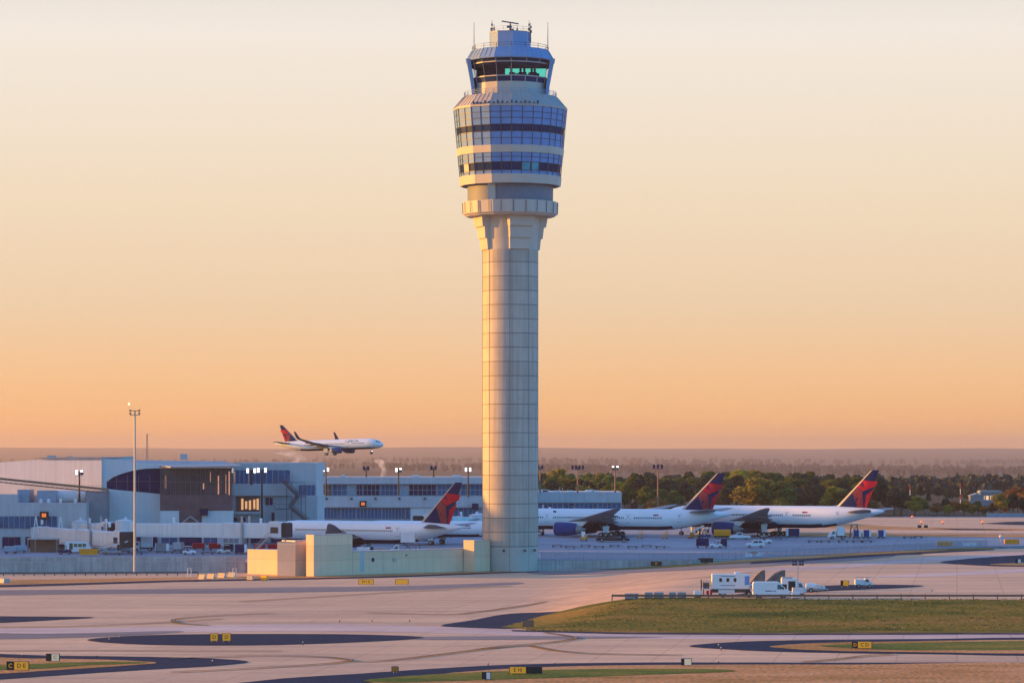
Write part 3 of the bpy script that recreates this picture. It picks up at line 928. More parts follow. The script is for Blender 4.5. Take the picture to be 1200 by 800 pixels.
# piers left and right of the cab
for s in (-1, 1):
    b = MB()
    prof = [(44.6, 115), (46.2, 100), (51.2, 73), (52.2, 72), (46.2, 72), (45.6, 77), (42.0, 100), (41.0, 115)]
    b.prism([(s * x * TS, zt(y)) for x, y in prof], -4.2, 4.2, 'y')
    b.build('cab_pier', 't_metal', tower)
cring('cab_roof', [(44, 73.4), (51.8, 73.4), (52.2, 72.2), (45.4, 61.2), (45.4, 60.4), (20, 60.0)], 't_metal', cap=True)
b = MB()
for i in range(48):
    a = -21 + i * 7.5
    k = 1 / math.cos(R(((i % 3) * 7.5) - 11.25)) * math.cos(R(11.25))
    d = dirn(a)
    b.obox(d * (52.1 * TS * k) + Vector((0, 0, zt(72.2) + 0.05)), d * (45.5 * TS * k) + Vector((0, 0, zt(61.2) + 0.05)), 0.06, 0.1)
b.build('cab_roof_seam', 't_metal', tower)
railing('roof_railing', 44.6 * TS, zt(60.4), 0.95, 16, tower, 't_frame', 2, 0.10)
# penthouse
b = MB(); b.lathe([(24.2 * TS, zt(60.4)), (24.2 * TS, zt(39))], n=8, rot=R(-37 - 90))
b.build('penthouse', 't_metal', tower)
b = MB(); b.lathe([(24.6 * TS, zt(39.6)), (24.6 * TS, zt(38.9))], n=8, rot=R(-37 - 90))
b.build('penthouse_coping', 't_paleframe', tower)
railing('penthouse_railing', 23.6 * TS, zt(38.9), 1.0, 12, tower, 't_paleframe', 2, 0.07)
for x, y0, y1, dy in ((-42.5, 61, 26.5, 0), (44, 61, 26.5, 0), (-21.5, 46, 25, -1), (-19, 40, 30, -1.4), (22, 50, 25, -1), (24, 50, 27, 0), (8, 39, 31.5, -2)):
    b = MB(); b.tube((x * TS, dy, zt(y0)), (x * TS, dy, zt(y1)), 0.10, 0.05, 6)
    if abs(x) < 30:
        b.box(x * TS - .25, x * TS + .25, dy - .2, dy + .2, zt(y1 + 12), zt(y1 + 9))
        b.box(x * TS - .16, x * TS + .2, dy - .2, dy + .2, zt(y1 + 6.5), zt(y1 + 4))
    b.build('antenna', 't_frame', tower)
b = MB()
b.tube((0, 0, zt(39)), (0, 0, zt(28)), 0.32, 0.16)
b.box(-.75, .35, -.35, .35, zt(33), zt(31)); b.box(0, .8, -.3, .3, zt(36.5), zt(34.5))
b.build('radar_mast', 't_frame', tower)
b = MB(); b.obox((-10 * TS, -.4, zt(25.6)), (9.6 * TS, .4, zt(28.2)), 0.45, 0.22)
b.build('radar_antenna', 't_frame', tower)
# ---------------------------------------------------------------- buildings
M['b_pale'] = panel_mat('pale metal cladding', (0.66, 0.62, 0.61), 9.0, joint=0.10, dark=0.75, period2=6.6, var=0.05, streak=0.10)
M['b_white'] = panel_mat('white ribbed cladding', (0.64, 0.64, 0.64), 30.0, joint=0.0, dark=0.8, period2=1.6, var=0.05, streak=0.08)
M['b_grey'] = panel_mat('grey stucco', (0.50, 0.50, 0.51), 40, joint=0.0, period2=7.5, dark=0.7, var=0.08, streak=0.15)
M['b_blue'] = mat('blue grey metal', (0.24, 0.33, 0.41), 0.5, var=0.12, scale=0.2)
M['b_roof'] = mat('pale blue roof sheet', (0.26, 0.31, 0.34), 0.6, var=0.07)
M['b_dark'] = mat('dark grey wall', (0.24, 0.24, 0.26), 0.7, var=0.2, scale=0.3)
M['b_brown'] = panel_mat('copper tinted glass', (0.075, 0.052, 0.072), 30, joint=0.0, period2=1.25, dark=0.5, var=0.4, rough=0.16, streak=0.3)
M['b_brown2'] = mat('brown glazed bricks', (0.13, 0.070, 0.078), 0.5, var=0.25, scale=0.5)
M['b_yellow'] = panel_mat('cream precast panels', (0.86, 0.575, 0.375), 3.2, joint=0.10, dark=0.72, period2=2.15, var=0.05, rough=0.8, streak=0.06)
M['b_greypanel'] = panel_mat('cream precast panels painted shade', (0.40, 0.40, 0.385), 3.2, joint=0.08, dark=0.6, period2=2.15, var=0.06, rough=0.8, streak=0.10)  # grey copy of the cream panels with shade in its colour
AZ = 3.0
def bpart(parent, nm, m, x0, x1, y0, y1, z0, z1):
    b = MB(); b.box(x0, x1, y0, y1, z0, z1)
    return b.build(nm, m, parent)
def win(parent, px0, px1, py0, py1, Y, nx=1, ny=1, m='window_blue', fm='steel', w=0.12, nm='window', o=(0, 0)):
    """a framed window on a wall that faces the viewer at distance Y (parent stands at o)"""
    x0, x1, z0, z1 = xat(px0, Y) - o[0], xat(px1, Y) - o[0], zat(py1, Y), zat(py0, Y)
    y = Y - o[1]
    b = MB()
    b.box(x0, x1, y - .10, y - .02, z0, z1, 0)
    for i in range(nx + 1):
        x = lerp(x0, x1, i / nx); b.box(x - w / 2, x + w / 2, y - .20, y - .101, z0, z1, 1)
    for j in range(ny + 1):
        z = lerp(z0, z1, j / ny); b.box(x0, x1, y - .19, y - .102, z - w / 2, z + w / 2, 1)
    return b.build(nm, [m, fm], parent)
def block(parent, nm, m, px0, px1, py0, py1, Y, depth, z0=None):
    return bpart(parent, nm, m, xat(px0, Y), xat(px1, Y), Y, Y + depth, zat(py1, Y) if z0 is None else z0, zat(py0, Y))

# terminal hall at the left, with the arched window and copper glass front
hall = thing('terminal_hall', 'large pale terminal hall with arched dark window and copper glass front under a thin roof', 'terminal building', (0, 0, 0))
Y = 775
b = MB()
yy = lambda p: 774.4 + (119 - p) * .085
fr_ = [(-150, 549), (0, 541.5), (47, 538), (119, 537.2)]
b.loft([[(xat(p, yy(p)), yy(p), 2), (xat(p, yy(p)), yy(p), zat(q, yy(p))), (xat(p, yy(p)), 835, zat(q, yy(p))), (xat(p, yy(p)), 835, 2)] for p, q in fr_])
b.build('wall', 'b_pale', hall)
b = MB(); b.loft([[(xat(p, yy(p)), yy(p) - .4, zat(537.6, yy(p))), (xat(p, yy(p)), yy(p) - .4, zat(535.8, yy(p))), (xat(p, yy(p)), 835, zat(535.8, yy(p))), (xat(p, yy(p)), 835, zat(537.6, yy(p)))] for p in (46, 119.6)]); b.build('roof', 'b_dark', hall)
Y2 = 775.3
xe = [119, 124.8, 132, 141, 150, 158, 168, 178, 187.5]
arc = [570, 563.6, 559.2, 555.4, 552.6, 550.6, 549.2, 548.6, 548.6]
top = lambda px: zat(lerp(536.8, 546.2, clamp((px - 119) / 83)), Y2)
b = MB()
for (p0, a0), (p1, a1) in zip(zip(xe, arc), zip(xe[1:], arc[1:])):
    if p0 < 124: a0 = a1 = 572
    b.prism([(xat(p0, Y2), zat(a0, Y2)), (xat(p1, Y2), zat(a1, Y2)), (xat(p1, Y2), top(p1)), (xat(p0, Y2), top(p0))], Y2, Y2 + 1.2, 'y')
for p0, p1 in zip(xe, xe[1:]):
    by = lambda p: 572.5 + 6 * (p - 124) / 63 if p > 124 else 572.5
    b.prism([(xat(p0, Y2), 2), (xat(p1, Y2), 2), (xat(p1, Y2), zat(by(p1), Y2)), (xat(p0, Y2), zat(by(p0), Y2))], Y2, Y2 + 1.2, 'y')
b.build('arched_wall', 'b_white', hall)
b = MB()
b.prism([(xat(p, Y2), zat(a, Y2)) for p, a in zip(xe[1:], [565] + arc[2:])] + [(xat(187.5, Y2), zat(579, Y2)), (xat(124.8, Y2), zat(573, Y2))], Y2 + .8, Y2 + 1.1, 'y')
for p in (136, 149, 162, 175):
    b.box(xat(p, Y2) - .1, xat(p, Y2) + .1, Y2 + .6, Y2 + .79, zat(577, Y2), zat(556, Y2), 1)
b.box(xat(126, Y2), xat(187, Y2), Y2 + .62, Y2 + .79, zat(564.2, Y2), zat(563.6, Y2), 1)
b.build('arched_window', ['window_dark', 'darkgrey'], hall)
Y3 = 771.5
b = block(hall, 'copper_glass_front', 'b_brown', 187.5, 271.5, 548.2, 580, Y3, 5)
block(hall, 'glazed_brick_band', 'b_brown2', 187.5, 271.5, 580.3, 598, Y3 - .1, 5)
block(hall, 'glazed_brick_band', 'b_brown2', 210, 236.5, 598.1, 612, Y3 - .1, 5)
block(hall, 'lower_wall', 'b_white', 187.5, 209.9, 598.1, 641.5, Y3, 5)
block(hall, 'lower_wall', 'b_white', 236.6, 271.5, 598.1, 641.5, Y3, 5)
b = MB()
for i in range(15):
    x = xat(lerp(188, 271.2, i / 14), Y3); b.box(x - .08, x + .08, Y3 - .16, Y3 - .01, zat(580, Y3), zat(548.4, Y3))
for y in (564.5, 580):
    b.box(xat(187.6, Y3), xat(271.4, Y3), Y3 - .18, Y3 - .012, zat(y, Y3) - .07, zat(y, Y3) + .07)
b.build('curtain_frame', 'darkgrey', hall)
b = MB()
ys, ye = Y3 - 4.0, Y3 + 46
v = []
pr = [(190, 546.6), (202, 545.8), (283.5, 545.0)]
b.add([Vector((xat(200, ys), ys, zat(546.4, ys))), Vector((xat(284, ys), ys, zat(545.2, ys))), Vector((xat(262, ye), ye, zat(540.2, ye))), Vector((xat(119, ye), ye, zat(538.6, ye))),
       Vector((xat(200, ys), ys, zat(547.8, ys))), Vector((xat(284, ys), ys, zat(547.4, ys))), Vector((xat(262, ye), ye, zat(541.4, ye))), Vector((xat(119, ye), ye, zat(540, ye)))],
      [(0, 1, 2, 3), (4, 7, 6, 5), (0, 4, 5, 1), (1, 5, 6, 2), (2, 6, 7, 3), (3, 7, 4, 0)])
b.build('canopy_roof', 'b_roof', hall)
b = block(hall, 'entrance', 'window_dark', 211, 236, 626, 641, Y3 - .2, 1)
for px0, px1 in ((128, 150), (160, 184)):
    win(hall, px0, px1, 629, 641, Y2 - .1, 3, 1, 'window_dark', 'darkgrey', nm='shade_bay')  # dark panels put in for the shadowed ground floor under the bridges
for px0, px1, m in ((189, 208, 'window_blue'), (239, 255, 'window_blue')):
    win(hall, px0, px1, 629.5, 638, Y3, 2, 1, m)
b = MB()
for a, c in (((214, 612), (223, 604.5)), ((223, 604.5), (233, 612))):
    b.obox((xat(a[0], Y3 - 1), Y3 - 1, zat(a[1], Y3)), (xat(c[0], Y3 - 1), Y3 - 1, zat(c[1], Y3)), .3, .3)
b.build('gable_frame', 'steel', hall)

# low service wing in front of the hall
wing_b = thing('gate_wing', 'low grey gate building with a dark window band and bulky units on its flat roof', 'gate building', (0, 0, 0))
Y = 765
block(wing_b, 'wall', 'b_grey', -140, 101, 589, 640, Y, 34, 2)
block(wing_b, 'upper_wall', 'b_grey', -140, 20.5, 579, 589, Y + 3, 28)
block(wing_b, 'stair_tower', 'b_dark', 100.5, 125, 575.2, 640, Y + 5, 28, 2)
win(wing_b, -40, 67, 604.5, 619, Y, 17, 1, 'window_blue')
for px0, px1 in ((-30, -8), (3, 24), (30, 62), (67, 92)):
    win(wing_b, px0, px1, 629, 641.5, Y, 3, 1, 'window_dark', 'darkgrey', nm='shade_bay')  # dark panels for shade below the gate wing
win(wing_b, 103, 121, 630, 641.5, Y + 5, 2, 1, 'window_dark', 'darkgrey', nm='shade_bay')
for px0, px1, py0, m in ((20.5, 34, 573.5, 'b_blue'), (43.5, 65.5, 574.5, 'b_blue')):
    o = block(wing_b, 'roof_unit', m, px0, px1, py0, 589, Y + 6, 8)
b = MB(); b.tube((xat(65.8, Y + 9), Y + 9, zat(582, Y)), (xat(101, Y + 9), Y + 9, zat(582, Y)), 1.55, n=20)
b.build('roof_duct', 'b_white', wing_b, smooth=True)
for px in (48, 57, 71, 88.5): 
    b = MB(); b.lathe([(.35, 0), (.35, .6), (.5, .7), (.1, 1.0)], n=10); b.build('roof_vent', 'white_paint', wing_b, loc=(xat(px, Y + 1), Y + 1, zat(589, Y)))
b = MB(); b.obox((xat(-30, 757), 757, zat(557.5, 757)), (xat(126, 757), 757, zat(573.2, 757)), .5, .5)
for i in range(26):
    p = lerp(-30, 126, i / 26); y0 = lerp(557.5, 573.2, i / 26)
    b.obox((xat(p, 757), 757, zat(y0, 757)), (xat(p, 757), 757, zat(y0 + 4.2, 757)), .1, .1)
    b.obox((xat(p, 757), 757, zat(y0 + 4.2, 757)), (xat(p + 6, 757), 757, zat(y0 + .6, 757)), .1, .1)
b.obox((xat(-30, 757), 757, zat(561.7, 757)), (xat(126, 757), 757, zat(577.4, 757)), .25, .25)
b.obox((xat(126, 757), 757, zat(573.2, 757)), (xat(126, 757), 757, zat(577.4, 757)), .4, .4)
jib = b.build('crane_jib', 'rust_steel')
tag(jib, 'long thin brown crane jib sloping down across the pale hall wall', 'crane jib')

M['reflection_glow'] = emit('painted sunrise reflection', (0.75, 0.30, 0.16), 0.22)  # emissive strips stand in for sunrise reflected on the glass
for px, y0, y1 in ((194, 557, 572), (247, 553, 565), (256, 557, 579), (238.5, 566, 573), (265, 556, 578), (268.6, 552, 580), (269.5, 583, 590)):
    b = MB(); x = xat(px, Y3); b.box(x - .16, x + .16, Y3 - .05, Y3 - .006, zat(y1, Y3), zat(y0, Y3)); b.build('reflection_strip', 'reflection_glow', hall)
for px, w, h in ((60, 2, 1.0), (82, 1.2, .8), (150, 2.4, .8), (215, 1.6, 1.4)):
    b = MB(); b.box(-w / 2, w / 2, 0, 2, 0, h); b.build('roof_plant', 'b_grey', hall, loc=(xat(px, 800), 800, zat(538.2, 800)))

# concourse, nearer part with the stair
con = thing('concourse_block', 'grey concourse block with a glazed balcony and an outside steel stair', 'concourse building', (0, 0, 0))
Y = 800
block(con, 'upper_wall', 'b_grey', 271.5, 370.5, 542.2, 552, Y + 8, 40)
block(con, 'upper_wall', 'b_grey', 339, 370.5, 551.9, 612, Y + 8.02, 30, 2)
block(con, 'roof_slab', 'b_pale', 271.5, 341, 566.8, 580.5, Y, 10)
block(con, 'lower_wall', 'b_grey', 271.5, 372, 580.6, 640, Y + 1.0, 30, 2)
win(con, 276, 291, 550.5, 567, Y + 7, 3, 1, 'window_blue', o=(0, 0))
win(con, 292, 340, 550.5, 567, Y + 7, 7, 1, 'window_blue')
b = win(con, 277, 304, 581.5, 599, Y + .9, 6, 2, 'b_brown2', 'rust_steel')
M['sunrise_glow'] = emit('painted sunrise glow on glass', (0.75, 0.36, 0.14), 0.35)  # emission put in for sunrise on these panes
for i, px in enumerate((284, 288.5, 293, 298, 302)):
    b = MB(); b.box(xat(px, Y) - .35, xat(px, Y) + .22, Y + .60, Y + .66, zat(597 - i % 2, Y), zat(584 + (i * 3) % 4, Y)); b.build('sunrise_glow_pane', 'sunrise_glow', con)
block(con, 'balcony_slab', 'b_pale', 271.5, 306, 599.4, 602, Y - 1, 2)
win(con, 311, 320, 582.5, 591.5, Y + .9, 2, 1, 'window_dark')
win(con, 318, 322, 600, 611, Y + .9, 1, 1, 'window_dark', nm='door')
win(con, 272, 278.5, 605.8, 610.6, Y + .9, 1, 1, 'window_dark'); win(con, 280.5, 288, 605.8, 610.6, Y + .9, 1, 1, 'window_dark')
for px0, px1 in ((290, 312), (318, 340), (344, 366)):
    win(con, px0, px1, 627, 640, Y + .9, 2, 1, 'window_dark', 'darkgrey', nm='shade_bay')  # dark panels for shade along the concourse foot
win(con, 350, 369.5, 568, 582, Y + 7.6, 4, 1, 'window_blue')
st = thing('steel_stair', 'zigzag outside steel stair with landings against the grey concourse wall', 'stair', (0, 0, 0))
Ys = 797
def sp(px, py, dy=0.0): return Vector((xat(px, Ys), Ys + dy, zat(py, Ys)))
for (a, c), nm in ((((332, 564), (349, 581)), 'flight'), (((349, 581), (339, 595)), 'flight'), (((342, 596), (363, 613)), 'flight')):
    for dy in (0, 1.4):
        b = MB(); b.obox(sp(*a, dy), sp(*c, dy), .2, .8); b.obox(sp(a[0], a[1] - 5, dy), sp(c[0], c[1] - 5, dy), .08, .1)
        for i in range(7):
            q = i / 6; m_ = sp(lerp(a[0], c[0], q), lerp(a[1], c[1], q), dy); b.obox(m_, m_ + Vector((0, 0, 1.2)), .06, .06)
        b.build('stringer', 'darkgrey', st)
    b = MB()
    for i in range(12):
        q = (i + .5) / 12; m_ = sp(lerp(a[0], c[0], q), lerp(a[1], c[1], q), .7); b.box(m_.x - .16, m_.x + .16, m_.y - .68, m_.y + .68, m_.z - .04, m_.z + .04)
    b.build('treads', 'darkgrey', st)
for px0, px1, py in ((318, 334, 564), (346, 358, 581), (322, 344, 595.5)):
    b = MB(); m0, m1 = sp(px0, py), sp(px1, py); b.box(m0.x, m1.x, Ys - .1, Ys + 1.6, m0.z - .25, m0.z)
    b.obox(m0 + Vector((0, -.08, 1.1)), m1 + Vector((0, -.08, 1.1)), .08, .08)
    for i in range(5):
        m_ = m0.lerp(m1, i / 4); b.obox(m_ + Vector((0, -.08, 0)), m_ + Vector((0, -.08, 1.1)), .06, .06)
    b.build('landing', 'darkgrey', st)
for px in (336, 353, 358, 342):
    b = MB(); b.obox(sp(px, 564 if px < 350 else 567), Vector((sp(px, 600).x, Ys, 3.0)), .18, .18); b.build('post', 'darkgrey', st)
b = MB(); b.obox(sp(336, 565), sp(358, 565), .15, .15); b.build('beam', 'darkgrey', st)

# long concourse behind the parked jets
lc = thing('long_concourse', 'long two-storey grey concourse with blue window bands running behind the tower', 'concourse building', (0, 0, 0))
Y = 960
block(lc, 'fascia', 'b_grey', 371, 602, 558.8, 566.8, Y - 1, 32)
block(lc, 'upper_wall', 'b_blue', 371, 602, 566.9, 580.8, Y + 1, 28)
block(lc, 'middle_wall', 'b_grey', 371, 602, 580.9, 594.2, Y - 1, 32)
block(lc, 'lower_wall', 'b_blue', 371, 602, 594.3, 640, Y + .6, 28, 2)
x = 372.5
for px0, px1, nx, m in ((362.5, 372, 2, 'window_blue'), (374, 379, 1, 'window_dark'), (380, 389, 2, 'b_brown2'), (390, 406, 3, 'window_blue'), (407, 417, 2, 'b_blue'), (418, 425, 2, 'window_dark'), (425.6, 445, 4, 'window_dark'), (446.5, 466, 4, 'window_blue'), (467, 478.6, 2, 'b_blue'), (479.4, 511, 6, 'window_dark'), (512.6, 538, 5, 'window_blue'), (540, 568, 5, 'window_blue'), (569, 600, 5, 'window_blue')):
    if px0 > 371: win(lc, px0, px1, 567.6, 580.2, Y + .9, nx, 2, m)
for px0, px1, nx in ((367, 399, 7), (399.8, 417, 4), (418, 447, 7), (447.6, 474.6, 7), (475.4, 480, 1), (520, 560, 7)):
    if px0 > 380 or True: win(lc, max(px0, 371.5), px1, 594.8, 607.5, Y + .5, nx, 1, 'window_blue')
block(lc, 'bay', 'b_pale', 481, 519, 594.4, 612, Y - .4, 3)
for px0, px1, h in ((371, 379, 553.6),):
    block(lc, 'roof_unit', 'b_dark', px0, px1, h, 558.7, Y + 6, 6)
for px, w, h in ((402, 1.2, .5), (487, 2.2, .45), (535, 3.0, .4)):
    b = MB(); b.box(-w / 2, w / 2, 0, 2.4, 0, h); b.box(-w / 2 + .2, w / 2 - .2, .3, 2, h, h + .25); b.build('roof_unit', 'b_pale', lc, loc=(xat(px, 966), 966, zat(558.8, 959)))
for px in (383, 412, 440, 468, 498, 530):
    b = MB(); b.box(-.35, .35, -.5, -.02, -.3, .3); b.build('wall_lamp', 'lamp_off', lc, loc=(xat(px, 959), 959, zat(584, 959)))
sc_ = thing('pier_concourse', 'low grey pier building with antennas on its roof, right of the tower shaft', 'concourse building', (0, 0, 0))
Y = 985
block(sc_, 'wall', 'b_grey', 606, 728.5, 576.2, 588.6, Y - 1, 30)
block(sc_, 'lower_wall', 'b_blue', 606, 728.5, 588.7, 640, Y, 26, 2)
for px0, px1, nx in ((608, 630, 4), (630.6, 659, 5), (660, 672.4, 2), (674, 700, 5), (701, 727.5, 5)):
    win(sc_, px0, px1, 589.3, 596.5, Y - .1, nx, 1, 'window_blue')
win(sc_, 666, 673, 588.9, 592.5, Y - 1.05, 1, 1, 'window_dark')
for px, h, w in ((636, 573.5, 3), (640, 574.2, 2.2), (652, 574.6, 2), (668, 574.6, 1.8), (691, 573.8, 2.6), (698, 574.4, 2)):
    b = MB(); x = xat(px, Y + 4); b.box(x - w / 2, x + w / 2, Y + 3, Y + 5, zat(576.3, Y), zat(h, Y)); b.build('roof_unit', 'white_paint', sc_)
for px in (656, 659): 
    b = MB(); x = xat(px, Y + 3); b.tube((x, Y + 3, zat(576.3, Y)), (x, Y + 3, zat(571, Y)), .12, n=6); b.build('roof_pipe', 'steel', sc_)
# unseen blocks added left of the view, sized and notched to shade the apron
shade_blk = thing('shade_block', 'unseen pale block added beyond the left end of the apron for its shadow', 'terminal building', (0, 0, 0))
bpart(shade_blk, 'wall', 'b_pale', -250, -186, 811, 908, 2, 44)
bpart(shade_blk, 'roof', 'b_roof', -251, -185, 810, 909, 44.1, 45)
bpart(shade_blk, 'link', 'b_grey', -250, -187, 784, 810.9, 2, 21)
bpart(shade_blk, 'front_block', 'b_pale', -250, -186, 742, 783.9, 2, 44)
bpart(shade_blk, 'front_roof', 'b_roof', -251, -185, 741, 784, 44.1, 45)
for k in range(3):
    for i in range(12):
        b = MB(); b.box(-248 + i * 5.1, -244 + i * 5.1, 741.85, 741.98, 9 + k * 10, 14 + k * 10); b.build('window', 'window_blue', shade_blk)

# service building at the foot of the tower (stepped walls)
sb = thing('service_building', 'low stepped cream service building of square panels at the foot of the tower', 'service building', (0, 0, 0))
def wall_quad(parent, nm, m, px0, pyb0, px1, pyb1, pyt, depth=6.0, pyt2=None):
    """a wall block whose foot runs between two ground points seen in the photograph"""
    a, c = gp(px0, pyb0), gp(px1, pyb1)
    d = (c - a); d.z = 0
    ln = d.length
    t = math.atan2(d.y, d.x)
    z = (zat(pyt, a.y) + zat(pyt, c.y)) / 2
    b = MB(); b.box(0, ln, 0, depth, -.3, z)
    o = b.build(nm, m, parent, loc=(a.x, a.y, 0))
    o.rotation_euler = (0, 0, t)
    return o, a, c, z
A1 = (290, 673.2); A2 = (345, 674.6)
ya = gp(*A1).y
wall_quad(sb, 'wall', 'b_yellow', 290, 672.2, 330.5, 673.6, 644.6, 5)
o, a, c, z = wall_quad(sb, 'wall', 'b_yellow', 330.7, 673.6, 346, 674.6, 633.6, 6)
wall_quad(sb, 'wall', 'b_yellow', 346, 674.8, 361, 673.0, 634.8, 4)
wall_quad(sb, 'wall', 'b_yellow', 355, 672.6, 370, 672.0, 634.6, 3)
wall_quad(sb, 'wall', 'b_yellow', 367.5, 675.2, 413, 673.2, 626.4, 2.2)
wall_quad(sb, 'wall', 'b_yellow', 413.2, 673.2, 555.3, 668.95, 644.6, 4)
wall_quad(sb, 'wall', 'b_yellow', 555.5, 669.75, 574.3, 668.9, 633.2, 3.0)
def on_wall(px, py, w, h, nm, m, out=.12):
    # a small thing fixed on the long wall
    a, c = gp(413.2, 673.2), gp(552, 668.9)
    for i in range(400):
        q = a.lerp(c, i / 400)
        if CX + q.x / q.y * F >= px: break
    b = MB(); b.box(-w / 2, w / 2, -out, 0, -h / 2, h / 2)
    o = b.build(nm, m, sb, loc=(q.x, q.y, zat(py, q.y))); o.rotation_euler = (0, 0, math.atan2(c.y - a.y, c.x - a.x))
on_wall(436.5, 655.5, .75, .8, 'vent', 'window_dark'); on_wall(461, 655.5, .8, .7, 'lamp_box', 'steel', .4)
b = MB(); p = pt(362.5, 666.3, gp(362.5, 673).y - 1.1); b.box(-.5, .5, -.1, .1, -.7, .7); b.build('hatch', 'b_blue', sb, loc=p)

# coping, downpipes and a door on the service building
def coping(px0, pyb0, px1, pyb1, pyt, depth):
    a, c = gp(px0, pyb0), gp(px1, pyb1)
    d = (c - a); d.z = 0
    z = (zat(pyt, a.y) + zat(pyt, c.y)) / 2
    b = MB(); b.box(-.06, d.length + .06, -.07, depth + .06, z + .002, z + .14)
    o = b.build('coping', 'steel', sb, loc=(a.x, a.y, 0)); o.rotation_euler = (0, 0, math.atan2(d.y, d.x))
coping(290, 672.2, 330.5, 673.6, 644.6, 5); coping(330.7, 673.6, 346, 674.6, 633.6, 6); coping(346, 674.8, 361, 673.0, 634.8, 4); coping(367.5, 675.2, 413, 673.2, 626.4, 2.2)
coping(413.2, 673.2, 555.3, 668.95, 644.6, 4); coping(555.5, 669.75, 574.3, 668.9, 633.2, 3.0)
on_wall(424, 657.5, 1.1, 4.4, 'door', 'b_grey', .06)
for px in (448, 497, 538): on_wall(px, 657, .13, 4.6, 'downpipe', 'steel', .16)
on_wall(512, 651, .7, .5, 'vent', 'grey_paint'); on_wall(475, 650, .35, .35, 'lamp_box', 'lamp_off', .35); on_wall(528, 650, .35, .35, 'lamp_box', 'lamp_off', .35)
